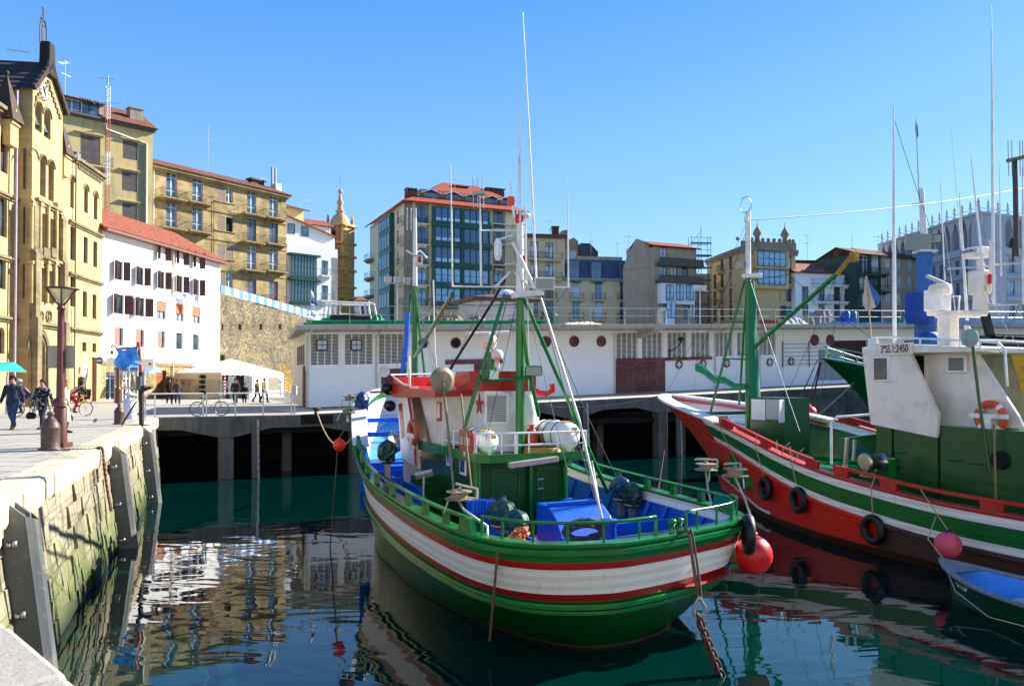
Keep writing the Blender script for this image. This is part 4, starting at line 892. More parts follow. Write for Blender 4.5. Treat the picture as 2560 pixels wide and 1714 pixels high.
def netmat(nm,c1,c2): 
    t=NT(nm); v=t.n('ShaderNodeTexVoronoi',{'Vector':t.tc.outputs['Object'],'Scale':9.}); t.l(t.mix(t.ramp(t.n('ShaderNodeTexNoise',{'Vector':t.tc.outputs['Object'],'Scale':6.,'Detail':6.,'Distortion':2.}).outputs[0],(.4,.6)),lin(c1),lin(c2)),t.b.inputs[0]); t.b.inputs['Roughness'].default_value=.95; t.l(t.bump(v.outputs['Distance'],.9,.06),t.b.inputs['Normal']); return t.m
NETB=netmat('beige_net','#b9a98a','#6f6350'); NETO=netmat('orange_net','#b5683c','#8f8a80'); NETG=netmat('teal_net','#4c8a72','#274f45')
heap('tarpaulin','green tarpaulin mound at the left end of the warehouse roof','tarpaulin',800,832,.55,GT,seed=2)
heap('tarpaulin','shiny green tarpaulin mound right of the dark crate on the warehouse roof','tarpaulin',925,962,.6,GT,seed=3)
pa=rloc(830); m=MB(); m.box(0,0,0,2.1,1.,.1); m.box(0,0,.1,2.1,.06,.5); m.box(0,0,.5,2.1,1.,.56); m.box(0,.94,.1,2.1,1.,.5); m.box(0,.06,.1,.06,.94,.5); m.box(2.04,.06,.1,2.1,.94,.5)
tag(m.build('long_crate',paint('black_crate','#23211f',.7),loc=pa,rot=(0,0,WB.F.a)),'long dark crate between two green tarpaulins on the warehouse roof','crate')
heap('fishing_net','pale beige fishing net heaped on the warehouse roof','net',1050,1160,.75,NETB,seed=4,n=26); heap('fishing_net','orange and brown fishing net heap beside the pale beige one','net',1160,1215,.55,NETO,seed=5)
heap('fishing_net','small grey blue net bundle in front of the white roof hut','net',1262,1300,.35,netmat('blue_net','#5c7488','#8a8a88'),seed=6,yl=-1.2); heap('white_sheet','low cream sheet spread flat on the warehouse roof','sheet',1405,1495,.22,paint('cream_sheet','#d9c9a8',.9),seed=7)
heap('tarpaulin','large beige tarpaulin heap on the roof behind the green boom','tarpaulin',2010,2085,1.15,netmat('beige_tarp','#a79c90','#847a70'),seed=8,n=12); heap('white_sheet','white crumpled sheet beside the beige tarpaulin heap','sheet',1945,2010,.55,paint('grey_sheet','#b9b7b2',.9),seed=9)
heap('fishing_net','pale teal fishing net heap on the market hall roof right of the flag','net',2228,2275,.9,NETG,seed=10)
# roof hut
F=WB.F; p,xh=roofpt(1190,1.5); r=thing('roof_hut','small white block hut with a brown overhanging roof on the warehouse roof','hut',p,F.a)
m=MB(); m.box(0,0,0,4.,3,1.75); m.build('wall',ashlar('white_block','#d0cec8','#bdbab2','#a5a29a',.4,.2,(.5,.75),'#8a867c'),r); m=MB(); m.box(-.35,-.35,1.75,4.3,3.3,1.95); m.add([(-.35,-.35,1.95),(4.3,-.35,1.95),(4.3,3.3,1.95),(-.35,3.3,1.95),(1.5,1.2,2.3),(3,1.2,2.3)],[(0,1,5,4),(1,2,5),(2,3,4,5),(3,0,4)]); m.build('roof',paint('hut_roof','#5a4038',.7),r); m=MB(); m.lathe([(.75,0),(.7,.2),(.4,.38),(.05,.45)],(2.6,1.2,2.2),14); m.build('dome_light',WHITE,r)
# white frame structure, flags, floodlight masts
p,x_=roofpt(815,-.6); r=thing('roof_shelter','open white painted metal frame shelter on the left end of the warehouse roof','frame',p,F.a)
m=MB()
for x in (0,.7,2.3,2.9): 
    m.tube([(x,0,0),(x*.85+.2,0,1.35)],.05,6); m.tube([(x,1.2,0),(x*.85+.2,1.2,1.35)],.05,6)
m.tube([(.2,0,1.35),(2.65,0,1.35)],.05,6); m.tube([(.2,1.2,1.35),(2.65,1.2,1.35)],.05,6); m.tube([(.7,0,.7),(2.6,0,.7)],.04,6); m.build('frame_bars',WHITE,r)
def flagpole(px,pyt,cols,label,yl=-1.7):
    p,x=roofpt(px,yl); tp=ray(px,pyt); D=p.y; zt_=CZ+tp.z*D; r=thing('flagpole',label,'flagpole',p,F.a); m=MB(); m.tube([(0,0,0),(0,0,zt_-p.z)],.025,5); m.build('pole',STEEL,r)
    m=MB(); hh=(zt_-p.z); n=len(cols)
    for k in range(n): m.k=k; z0=hh-.1-k*hh*.7/n; z1=z0-hh*.7/n; m.add([(0,0,z0),(.12+.04*k,.04,z0-.05),(.16+.04*k,-.03,z1-.05),(0,.0,z1)],[(0,1,2,3)]); 
    m.build('flag',[paint('flag_'+c[1:],c,.9,wear=0) for c in cols],r)
flagpole(767,795-2,['#1f8a3c','#e8e8e8','#c42f2f'],'short flagpole with a drooping green, white and red flag at the left roof end'); flagpole(777,722,['#e2e6f2','#3c4f9e','#e2e6f2','#dfe4f0'],'taller flagpole with a hanging white and blue flag at the left roof end')
def flood(px,pyt,n,label,yl=2.):
    p,x=roofpt(px,yl); zt_=CZ+ray(px,pyt).z*p.y; r=thing('floodlight_mast',label,'floodlight mast',p,F.a); h_=zt_-p.z; m=MB(); m.tube([(0,0,0),(0,0,h_)],.05,6); m.bar((-.75*(n>1),0,h_),(.75*(n>1)+.1,0,h_),.06); m.build('mast',STEEL,r)
    for k in range(n): x=(k-(n-1)/2)*.62; m=MB(); m.add([(x-.2,-.1,h_+.05),(x+.2,-.1,h_+.05),(x+.2,.2,h_+.1),(x-.2,.2,h_+.1),(x-.24,-.2,h_+.42),(x+.24,-.2,h_+.42),(x+.2,.15,h_+.45),(x-.2,.15,h_+.45)],[(0,1,5,4),(1,2,6,5),(2,3,7,6),(3,0,4,7),(4,5,6,7),(3,2,1,0)]); m.build('floodlight',paint('lamp_grey','#b5b6b2',.4),r)
flood(993,709,3,'mast with three grey floodlights in front of the green glazed block',5.); flood(1750,727,2,'mast with two floodlights beside the scaffolding',5.)
for px,c,lb in ((2114,'#1d5fb0','blue plastic barrel on the roof, left of the pair'),(2131,'#2a6f9c','teal blue plastic barrel on the roof, right of the pair')):
    p=rloc(px); m=MB(); m.lathe([(.3,0),(.33,.1),(.33,.4),(.35,.42),(.33,.45),(.33,.85),(.28,.92)],n=14); tag(m.build('barrel',paint('barrel'+c[1:],c,.35),loc=p),lb,'barrel')
for k,(px,z,lb) in enumerate(((2083,0,'blue crate at the bottom of the stack left of the barrels'),(2084,.34,'blue crate on top of the stack left of the barrels'))):
    p=rloc(px); m=MB(); m.box(0,0,z,1.0,.6,z+.03); 
    for q in ((0,0,1.,.04),(0,.56,1.,.6),(0,.04,.04,.56),(.96,.04,1.,.56)): m.box(q[0],q[1],z+.03,q[2],q[3],z+.3)
    tag(m.build('fish_crate',paint('crate_blue','#274fae',.5),loc=p,rot=(0,0,F.a)),lb,'crate')
p=rloc(1912); m=MB(); m.box(0,0,0,1.2,.6,.04)
for q in ((0,0,1.2,.04),(0,.56,1.2,.6),(0,.04,.04,.56),(1.16,.04,1.2,.56)): m.box(q[0],q[1],.04,q[2],q[3],.34)
tag(m.build('fish_crate',paint('crate_red','#8a1f22',.5),loc=p,rot=(0,0,F.a)),'dark red fish crate on the roof left of the white sheet','crate')
for k,(px,c,lb) in enumerate(((1654,'#c9b9a0','upright cream roll standing on the warehouse roof'),(1661,'#5fa0b5','upright pale blue roll beside the cream one'))):
    p=rloc(px); m=MB(); m.lathe([(.13,0),(.14,.4),(.12,.95)],n=10); tag(m.build('roll',paint('roll'+c[1:],c,.7),loc=p),lb,'roll')
# two hoop nets (green drums) and red white float
for px,lb in ((1365,'green hoop net left of its twin on the roof'),(1380,'green hoop net right of its twin on the roof')):
    p=rloc(px,-1.3); r=thing('hoop_net',lb,'hoop net',p,F.a); m=MB(); m.torus((0,0,.42),.36,.03,'y',18,5); m.torus((.3,.4,.42),.36,.03,'y',18,5); m.build('hoop',GP,r)
    m=MB(); m.loft([[(.34*cos(a*PI/6)+.3*t_,.4*t_,.42+.34*sin(a*PI/6)) for a in range(12)] for t_ in (0,.5,1)],True,False); m.build('netting',NETG,r)
heap('orange_buoy_pile','small red and white float pile beside the hoop nets','float',1330,1352,.4,paint('red_float','#c8362a',.6),seed=14,n=6)
r=thing('blue_sheeting','long blue plastic sheeting strip along the market hall roof edge','sheeting',WB.F.w(0,0,0),WB.F.a); m=MB(SHW)
rr=random.Random(8)
for i in range(24): x=36+i*1.6; m.box(x,-1.98,WB_H+.005,x+1.58,-1.0,WB_H+.06+rr.random()*.12)
m.build('sheets',paint('blue_sheet','#3f7fd0',.5,wc='#dfe6ee',wear=.4,sc=1.),r)
# lobster pots behind the railing at the right
for i in range(9):
    px=2335+i*26; p=rloc(px,-.3); m=MB()
    for q in range(4):
        for s_ in range(5): m.bar((0,.15*q,s_*.2),(.8,.15*q,s_*.2),.02)
        for s_ in range(5): m.bar((s_*.2,.15*q,0),(s_*.2,.15*q,.8),.02)
    tag(m.build('lobster_pot',paint('pot_grey','#8d9aa6',.6),loc=p,rot=(0,0,F.a)),'grey wire pot in the row behind the market hall railing','pot','wire pots on the market hall roof')
# ---------------- background buildings on the right ----------------
SHB=render_wall('beige_render','#d6c6a4','#c2b190','#6b5f4e',st=(.55,.75)); SGREY=render_wall('grey_beige','#b0a48e','#a0947f','#544c40',st=(.5,.75)); CREAM=render_wall('cream_plain','#e2d8ba','#d4c9a8','#8a7f68',st=(.6,.8))
OCH=render_wall('ochre_plain','#d0b887','#bfa778','#665840',st=(.5,.75)); DGREEN=paint('dark_green_glazing','#1d4f42',.4,wc='#12352c'); QUO=ashlar('quoin_stone','#9c8e78','#8a7d68','#4c4438',.8,.35,(.5,.8),'#4c443a'); WREN=render_wall('white_render','#eceef0','#e0e2e4','#8f8c86',st=(.62,.8))
BG=glass('blue_glass',(.012,.05,.12,1),.05); BGL=glass('light_glass',(.12,.25,.38,1),.1)
# green glazed block
C0=plan(1015,118.); Rr=plan(1309,126.); Ll=plan(924,138.)
b=Bld('glazed_block','six storey corner block with dark green glazed galleries and an orange tile roof with dormers','apartment block',C0,Rr,CREAM)
zE=b.at(1015,503).z
zl=[b.at(1085,py).z for py in (555,610,660,709,757)]   # tops of the green bands
xg0=b.at(1082,620,-.6).x; xg1=b.at(1224,620,-.6).x
lv=[b.at(1085,516,-.6).z]+[b.at(1085,py,-.6).z for py in (558,608,661,711,762)]
m=MB(); m.box(xg0,-.6,b.at(1085,764,-.6).z,xg1,0,lv[0]+.05); 
for i,z in enumerate(lv[1:]): m.box(xg0-.25,-.95,z-.45,xg1+.25,-.59,z+.35)
for i in range(6):
    x=xg0+(xg1-xg0)*i/6 
    if i%3==0: m.box(x-.15,-.78,lv[-1],x+.3,-.6,lv[0])
m.box(xg1-.3,-.78,lv[-1],xg1,-.6,lv[0]); m.build('gallery_frame',DGREEN,b.r)
for i in range(5):
    za,zb_=lv[i]-.45 if i else lv[0]-.1, lv[i+1]+.4
    for half in (0,1):
        xx0=xg0+.35+half*(xg1-xg0)/2; xx1=xg0+(half+1)*(xg1-xg0)/2-.25
        for k in range(4):
            w_=(xx1-xx0)/4; x=xx0+w_*(k+.5); low=i>=3
            f=b.win(x,zb_,w_-.03,za-zb_,'case',DGREEN,BG if (i<3 or (i==4 and half)) else BGL,hole=False,y=-.66,dep=-.02,nx=1,nz=2 if low else 1)
            if not low and not (half and i in (1,2)): m=MB(); m.quad((-w_/2+.12,-.04,.1),(w_/2-.12,-.04,.1),(w_/2-.12,-.04,(za-zb_)*.27),(-w_/2+.12,-.04,(za-zb_)*.27)); m.build('curtain',paint('curtain_white','#b9d2e8',.8,wear=0),f)
for px,pys in ((1055,(535,589,640,691,742)),(1247,(548,600,648,697,745))):
    for i,py in enumerate(pys):
        p=b.at(px,py); b.win(p.x,p.z-1.45,1.35,2.7,'french',DGREEN,BG if i<3 else BGL,nz=1 if i<3 else 3); m=MB(); m.box(p.x-1.05,-.05,p.z-1.5,p.x-.7,0,p.z+1.6); m.box(p.x+.7,-.05,p.z-1.5,p.x+1.05,0,p.z+1.6); m.box(p.x-.7,-.05,p.z+1.27,p.x+.7,0,p.z+1.6); m.build('window_surround',QUO,b.r); b.balc(p.x,p.z-1.5,1.5,d=.25,nb=8,hh=.9,slabm=CREAM)
for py in (548,): pass
m=MB()
for px0,px1 in ((1036,1080),(1226,1300)):
    for py in (557,609,660,711,764): z=b.at(px0,py).z; x0=b.at(px0,py).x; x1=b.at(px1,py).x; m=MB(); m.box(x0,-.45,z-.2,x1,-.002,z+.0); m.build('floor_ledge',CREAM,b.r)
b.body(zE,3)
m=MB(); m.box(-.3,-.03,0,1.,.0,zE-.02); m.box(-.03,.0,0,0.,1.2,zE-.02); m.build('corner_quoins',QUO,b.r)
# left face
bL=Bld('x','x','x',Ll,C0,CREAM); bpy.data.objects.remove(bL.r); bL.r=b.r
inv=b.F.i@bL.F.m
def L2(o): o.matrix_local=inv@o.matrix_local; return o
keep=set(o.name for o in KIDS.get(b.r.name,[]))
LW=bL.W
for px,pys in ((945,(578,)),(993,(530,))):
    pass
for i,(pt0,pb0) in enumerate(((535,588),(588,636),(640,686),(690,738),(742,790))):
    p0=bL.at(972,(pt0+pb0)/2); 
    x0=bL.at(958,600).x; x1=bL.at(985,600).x
    for k in range(4): w_=(x1-x0)/4; z0_=lv[i+1]+.3; z1_=(lv[i]-.5); bL.win(x0+w_*(k+.5),z0_,w_-.05,z1_-z0_,'case',DGREEN,BG,hole=False,y=-.75,dep=0,nx=1,nz=1)
    for px in (948,994,1006): x=bL.at(px,600).x; bL.win(x,lv[i+1]+.3,.9 if px<1006 else 1.2,2.3,'case',BROWN,BG,nx=2,nz=1)
    x=bL.at(1005,600).x; bL.balc(x,lv[i+1]+.1,2.4,d=.5,nb=8,slabm=CREAM)
    bL.balc(bL.at(930,600).x,lv[i+1]+.1,3.,d=1.1,nb=10,slabm=QUO,mat=IRON) if i else None
m=MB(); m.box(bL.at(957,600).x,-.72,0,bL.at(986,600).x,0,lv[0]); m.build('gallery_side',DGREEN,b.r)
m=bL.wallmesh(0,0,LW,zE,0,.3); m.quad((0,0,0),(0,0,zE),(6,14,zE),(6,14,0)); m.build('side_wall',CREAM,b.r)
for o in KIDS[b.r.name]:
    if o.name not in keep: o.matrix_local=inv@Matrix.Translation(o.location)
# roof: hipped lower skirt + attic + upper roof
P=lambda x,y,z: Vector((x,y,z))
def c2(v): q=b.F.i@bL.F.w(*v); return (q.x,q.y)
lx,ly=c2((0,0,0)); wd=b.W
ux,uy=Vector((lx,ly)).normalized()
o1=.9; e=[(lx-.9*uy*0-.9, ly, zE),( -.8,-.9,zE),(wd+.6,-.9,zE),(wd+.6,14,zE)]
i1=[(lx+2.6,ly+1.,zE+1.5),(2.2,2.,zE+1.5),(wd-1.5,2.,zE+1.5),(wd-1.5,12,zE+1.5)]
m=MB(); m.add([e[1],e[2],i1[2],i1[1]],[(0,1,2,3)]); m.add([e[0],e[1],i1[1],i1[0]],[(0,1,2,3)]); m.add([e[2],e[3],i1[3],i1[2]],[(0,1,2,3)]); m.add([(e[0][0],e[0][1],zE-.25),(e[1][0],e[1][1],zE-.25),e[1],e[0]],[(0,1,2,3)]); m.add([(e[1][0],e[1][1],zE-.25),(e[2][0],e[2][1],zE-.25),e[2],e[1]],[(0,1,2,3)])
m.build('lower_roof',TILE3,b.r)
zA=zE+1.1; ztop=b.at(1095,461,6.5).z+.4
m=MB(); m.add([(3,2.6,zA),(wd-1.8,2.6,zA),(wd-1.8,2.6,zA+1.7),(3,2.6,zA+1.7),(3,9,zA),(3,9,zA+1.7),(wd-1.8,9,zA),(wd-1.8,9,zA+1.7)],[(0,1,2,3),(4,0,3,5),(1,6,7,2),(3,2,7,5)]); m.build('attic_wall',SGREY,b.r)
m=MB(); za=zA+1.3; m.add([(4.2,2.2,za),(wd-1.3,2.2,za),(wd-5.5,6.5,ztop),(8.,6.5,ztop),(3,10,za),(wd-1,10,za)],[(0,1,2,3),(0,3,4),(1,5,2),(4,3,2,5)]); m.build('upper_roof',TILE3,b.r)
for px in (1077,1132,1180,1228,1264):
    p=b.at(px,488,2.); m=MB(); m.box(p.x-1.1,1.9,zA,p.x+1.1,3,zA+1.0); d=m.build('dormer',SGREY,b.r)
    m=MB(); m.add([(p.x-1.7,1.5,zA+.95),(p.x,1.5,zA+1.6),(p.x+1.7,1.5,zA+.95),(p.x-1.7,4,zA+1.6),(p.x,4.4,zA+1.9),(p.x+1.7,4,zA+1.6),(p.x-1.7,1.5,zA+.85),(p.x,1.5,zA+1.45),(p.x+1.7,1.5,zA+.85)],[(0,1,4,3),(1,2,5,4),(0,6,7,1),(1,7,8,2)]); m.build('dormer_roof',TILE3,d)
    m=MB(); m.bar((p.x-1.7,1.46,zA+.9),(p.x,1.46,zA+1.5),.16); m.bar((p.x,1.46,zA+1.5),(p.x+1.7,1.46,zA+.9),.16); m.build('bargeboard',WHITE,d); m=MB(); m.box(p.x-.8,1.85,zA+.05,p.x+.8,1.9,zA+.85); m.build('dormer_pane',BG,d)
for px,w_ in ((1030,1.),(1152,1.6),(1240,1.9)):
    y=1.5 if px==1030 else 5.; p=b.at(px,475,y); zc=b.at(px,470 if px!=1152 else 464,y).z; m=MB(); m.box(p.x-w_*.8,y,zE+.5,p.x+w_*.8,y+1.4,zc-.5); m.build('chimney',paint('brick_chimney','#7a3326',.8),b.r); m=MB(); m.box(p.x-w_*.9,y-.1,zc-.15,p.x+w_*.9,y+1.5,zc); 
    for q in range(4): m.box(p.x-w_*.8+q*w_*.5,y,zc-.5,p.x-w_*.8+q*w_*.5+.15,y+1.3,zc-.15)
    m.build('chimney_cap',paint('grey_cap','#5d6266',.7),b.r)
bpy.context.view_layer.update()
aerial(1137,421,124.,ztop-.3,'lattice television aerial on the ridge of the green glazed block',1)
# generic facade builder
RW=random.Random(31)
def simple(name,label,pa,Da,pb,Db,pyE,mat,wins,depth=10,roof=None,rise=1.5,cat='house',fc=None,extra=None,rmat=None,parapet=None,over=.5,z0=ZQ,hipl=0,hipr=0,pxE=None):
    A=plan(pa,Da); B_=plan(pb,Db); b=Bld(name,label,cat,A,B_,mat,z0); zE=b.at(pxE or pa,pyE).z
    for wn in wins:
        px,py,w_,h_=wn[:4]; kd=wn[4] if len(wn)>4 else 'n'; f=wn[5] if len(wn)>5 else (fc or WHITE); gl=wn[6] if len(wn)>6 else G2
        p=b.at(px,py); z=p.z-h_/2; q_=RW.random(); gl=(GW if q_<.22 else G1 if q_<.4 else gl) if gl is not DARK else gl
        b.win(p.x,z,w_,h_,'french' if 'f' in kd else 'case',f,gl,'a' in kd,nx=2,nz=1 if '1' in kd else 2)
        if 'b' in kd: b.balc(p.x,z,w_+1.,d=.6,nb=8)
        if 'B' in kd: b.balc(p.x,z,w_+2.6,d=.9,nb=14)
        if 'g' in kd: m=MB(); m.add([(p.x-w_*.75,-.02,z+h_+.25),(p.x+w_*.75,-.02,z+h_+.25),(p.x+w_*.75,-.5,z+h_-.02),(p.x-w_*.75,-.5,z+h_-.02)],[(0,1,2,3)]); m.build('awning',GT,b.r)
        if 'c' in kd: b.shut(p.x,z,w_,h_,BROWN,True)
        if 'o' in kd: b.shut(p.x,z,w_,h_,paint('teal_shutter','#2a4a52',.6),False)
        if 's' in kd: m=MB(); m.box(p.x-w_*.5-.12,-.05,z-.14,p.x+w_*.5+.12,0,z); m.box(p.x-w_*.5-.12,-.04,z+h_,p.x+w_*.5+.12,0,z+h_+.16); m.build('window_surround',mat,b.r)
    b.body(zE,depth)
    if roof=='tile': b.roof(zE,depth,rise,rmat or TILE,over,frac=.5,hipl=hipl,hipr=hipr)
    if parapet: b.ledge(zE+.1,-.3,b.W+.3,parapet,.35,.25)
    if extra: extra(b,zE)
    return b
# beige corner house
def ex(b,zE):
    m=MB(); m.box(-.4,-.6,zE,b.W+.5,10,zE+.35); m.box(-.2,-.4,zE+.35,b.W+.2,9.5,zE+.6); m.build('flat_roof',paint('brown_roof_edge','#5d4a42',.8),b.r)
    p=b.at(1388,590,2.); m=MB(); m.box(p.x-.5,1.5,zE,p.x+.5,2.5,zE+2.1); m.box(p.x-.6,1.4,zE+2.1,p.x+.6,2.6,zE+2.25); m.build('chimney',paint('brick_chimney2','#5a2f28',.8),b.r)
w_=[]
for px in (1336,1373):
    for i,py in enumerate((625,673,722,772)): w_.append((px,py+(0 if px<1350 else 3),1.25,2.7,'fB' if i<2 else 'fb',paint('dark_teal_frame','#1f2f3a',.5) if i<2 else BROWN,BG))
simple('corner_house','beige rendered house with dark balconies, right of the green glazed block',1313,121.,1412,122.,594,SHB,w_,extra=ex)
aerial(1329,565,123.,22,'small yagi aerial on the beige corner house roof',0); aerial(1375,549,123.,23,'taller forked aerial on the beige corner house roof',1)
# slate mansard house
def ex(b,zE):
    z1=b.at(1420,648,1.).z; SL=paint('blue_slate','#3d5068',.6,wc='#27364a',sc=2.); m=MB(); m.add([(-.2,-.1,zE+.2),(b.W+.2,-.1,zE+.2),(b.W+.1,1.1,z1),(-.1,1.1,z1),(b.W+.1,9,z1),(-.1,9,z1),(b.W+.2,9,zE),(-.2,9,zE)],[(0,1,2,3),(3,2,4,5),(1,6,4,2),(0,3,5,7)]); m.build('mansard',SL,b.r); b.ledge(zE+.25,-.3,b.W+.3,paint('pale_cornice','#9a9c9c',.7),.45,.22)
    for px,py in ((1434,677),(1489,680),(1560,682),(1600,684)): p=b.at(px,py,.3); m=MB(); m.box(p.x-1.0,-.0,p.z-1.9,p.x+1.0,1.,p.z+1.7); d=m.build('dormer',SL,b.r); b.win(p.x,p.z-1.7,1.5,3.2,'french',paint('blue_frame','#5a86a8',.5),G2,hole=False,y=-.12,dep=.05,nx=3)
w_=[]
for px in (1440,1496,1559,1609):
    w_+= [(px,727+(px-1440)*.012,1.15,2.7,'fbg',paint('pale_blue_frame','#9cc4e6',.5)),(px,776+(px-1440)*.012,1.2,2.7,'fbg' if px<1500 else 'fb',paint('pale_blue_frame','#9cc4e6',.5))]
b=simple('slate_mansard_house','long beige house with a dark blue slate mansard and pale blue french windows',1411,122.,1637,124.,699,SHB,w_,extra=ex)
# dark party walls and low roofs behind
simple('rear_house','dark stepped party wall with a small balcony behind the slate mansard',1408,132.,1446,132.5,622,SGREY,[(1432,640,1.2,1.9,'n',paint('pale_blue_frame','#9cc4e6',.5))],extra=lambda b,zE:(lambda m:(m.prism([(1.0,zE),(b.W,zE),(b.W,zE+1.4),(b.W-.8,zE+2.),(b.W-1.6,zE+1.6),(b.W-1.8,zE+3.3),(b.W-2.8,zE+3.1),(b.W-3.,zE+1.6)],0,2),m.build('stepped_chimney',QUO,b.r)))(MB()))
simple('rear_house','low grey house back with a dark skylight hut behind the slate mansard',1446,131.,1556,132.,640,SGREY,[],extra=lambda b,zE:(lambda m,p:(m.prism([(p.x-1.4,zE),(p.x+1.6,zE),(p.x+1.6,zE+.8),(p.x+.2,zE+2.2),(p.x-1.4,zE+2.2)],0,3),m.build('roof_hut',paint('dark_hut','#3b4148',.7),b.r)))(MB(),b.at(1472,630)))
aerial(1477,580,131.,21,'rooftop aerial with two crossbars above the slate mansard',1); aerial(1544,605,131.,20,'low bent aerial left of the brown gable house',0)
# brown gable house with loggias
def ex(b,zE):
    m=MB(); xg=b.W; zr=b.at(1590,596,0).z
    # gable side wall (left) seen in shade
    m.build if 0 else None
    b.roof(zE,9,2.3,TILE3,.5,frac=.6)
A=plan(1638,118.); B_=plan(1742,121.)
def ex(b,zE):
    b.roof(zE+.1,7,1.6,TILE3,.7,frac=.7,hipl=0)
    for (py,k) in ((656,0),(699,1)):
        z=b.at(1645,py+3).z; m=MB(); m.box(-.0,-1.2,z-.35,b.W+.6,-.002,z); m.box(.2,-1.2,z,b.W+.5,-1.05,z+.85); m.build('balcony_slab',paint('balcony_grey','#5c5650',.8,wc='#37332f'),b.r)
    # white bay
    zb1=b.at(1662,708).z; zb0=b.at(1662,760).z; xb0=b.at(1661,730,-1.).x; xb1=b.at(1737,730,-1.).x; m=MB(); m.box(xb0-.6,-1.,zb0,xb1,-.0,zb1-.1); m.build('bay',WREN,b.r)
    for px in (1674,1699,1724): p=b.at(px,731,-1.); b.win(p.x,p.z-1.2,1.35,2.4,'case',BROWN,BGL,hole=False,y=-1.14,dep=.06)
    m=MB(); zc=b.at(1662,800).z; m.box(xb0-.6,-.9,0,xb0+1.9,0,zb0-.6); m.build('bay_leg',WREN,b.r); p=b.at(1677,773,-.9); b.win(p.x,p.z-1.3,1.7,2.5,'case',paint('dark_teal_frame','#1f2f3a',.5),BGL,hole=False,y=-1.04,dep=.06)
w_=[(px,py,1.2,2.0,'n',WHITE if py>680 else BROWN,BGL) for px in (1659,1685,1712) for py in (635,680)]+[(1715,776,1.3,2.8,'f',IRON,G1),(1733,776,1.2,2.8,'f',IRON,G1)]
b=simple('gabled_house','tall brown rendered house with two loggias and a white bay, left of the scaffolding',1638,118.,1742,121.,616,SGREY,w_,extra=ex,depth=8)
# its brown gable seen on the left
zz=b.at(1590,596,0).z
simple('party_wall_house','plain brown party wall under the red roof behind the loggia house',1558,121.5,1640,119.,672,SGREY,[],depth=6,extra=lambda b,zE:(lambda m:(m.prism([(0,zE-.1),(b.W,zE-.1),(b.W,b.at(1640,612).z),(b.at(1590,600).x,b.at(1590,596).z),(b.at(1578,620).x,b.at(1578,622).z),(b.at(1566,622).x,b.at(1566,622).z),(b.at(1566,640).x,b.at(1566,645).z)],0,5),m.build('gable',SGREY,b.r)))(MB()))
aerial(1572,587,122.,24,'short aerial behind the brown party wall',0)
# scaffolding
p=pt(1753,700,124.); r=thing('scaffolding','blue grey scaffolding tower between the brown house and the ochre palace','scaffolding',(p.x,p.y,ZQ),0.1)
m=MB(); zt_=pt(1753,590,124.).z-ZQ; SC=paint('scaffold_blue','#3d5c78',.5)
for x in (-1.6,0,1.6):
    for y in (0,1.4): m.tube([(x,y,0),(x,y,zt_+(1.5 if x==0 else 0)*(y==0))],.05,4)
for k in range(int((zt_-2)/1.95)+1): z=2+k*1.95; m.bar((-1.7,0,z),(1.7,0,z),.12,.25); m.bar((-1.6,0,z+.9),(1.6,0,z+.9),.06); m.bar((-1.6,1.4,z),(1.6,1.4,z),.08); m.bar((-1.6,0,z),(0,0,z+1.9),.05)
m.build('tubes',SC,r)
m=MB()
for k in range(int(zt_/3.9)): m.box(-1.8,-.05,2+k*1.95*2,1.8,1.5,2.08+k*1.95*2)
m.build('decks',SC,r)
simple('rear_house','low dark slate house behind the scaffolding',1742,130.,1772,130.,684,SGREY,[],cat='house')
# ochre palace: left face + front
def ex(b,zE):
    b.ledge(zE+.15,-.2,b.W+.2,QUO,.4,.5)
wl=[(px,py+dy,1.2,2.4 if py<800 else 2.,'fb' if px==1805 else 'f',IRON,G2) for px,dy in ((1787,4),(1805,2),(1826,-2)) for py in (658,700,742,782)]
for k in range(4): pass
bl=simple('ochre_palace_wing','receding left wing of the ochre corner palace with dark balconies',1769,131.,1856,118.,650,OCH,wl,extra=ex,depth=6,pxE=1772)
def ex(b,zE):
    b.ledge(zE+.15,-.3,b.W+.3,QUO,.45,.5); m=MB(); m.box(-.1,-.1,zE+.15,b.W+.1,.2,zE+1.3); m.build('parapet',QUO,b.r)
    for px in (1894,1963):
        x=b.at(px,600).x; m=MB(); m.lathe([(.45,zE+1.3),(.35,zE+2.),(.7,zE+2.5),(.5,zE+3.),(.1,zE+3.6),(.03,zE+4.4)],(x,.1,0),8); m.build('finial',QUO,b.r)
    for px in (1845,1868,1880,1908,1922,1936,1950,1975,1984): x=b.at(px,600).x; m=MB(); m.sphere((x,.1,zE+1.6),.32,8); m.build('ball_finial',QUO,b.r)
    za=b.at(1896,634).z; zb_=b.at(1896,672).z; 
    xb0=b.at(1893,650,-1).x; xb1=b.at(1965,650,-1).x
    for (a,c) in ((631,674),(672,718)):
        m=MB(); m.box(xb0-.3,-1.,b.at(1896,c).z-.3,xb1+.5,0,b.at(1896,a).z); m.build('bay',OCH,b.r)
    for px in (1901,1915,1929,1942,1956):
        for py in (645,690): p=b.at(px,py+(px-1901)*.06,-1.); b.win(p.x,p.z-1.2,1.0,2.3,'case',BROWN,BGL,hole=False,y=-1.14,dep=.06,nx=1)
w_=[(1872,650,.8,2.3,'n',BROWN),(1972,655,.9,2.6,'f',BROWN),(1976,692,1.,2.4,'fb',BROWN)]+[(px,735+(px-1900)*.03,1.1,2.,'n',BROWN,G1) for px in (1907,1940,1972)]+[(px,779+(px-1900)*.03,1.2,2.,'no',paint('pale_blue_frame','#9cc4e6',.5)) for px in (1909,1943,1974)]
simple('ochre_palace','ochre corner palace with roof finials and two tiers of bay windows',1856,118.,1990,120.,623,OCH,w_,extra=ex,depth=1.5)
aerial(1953,583,122.,26,'aerial on the ochre palace roof',0)
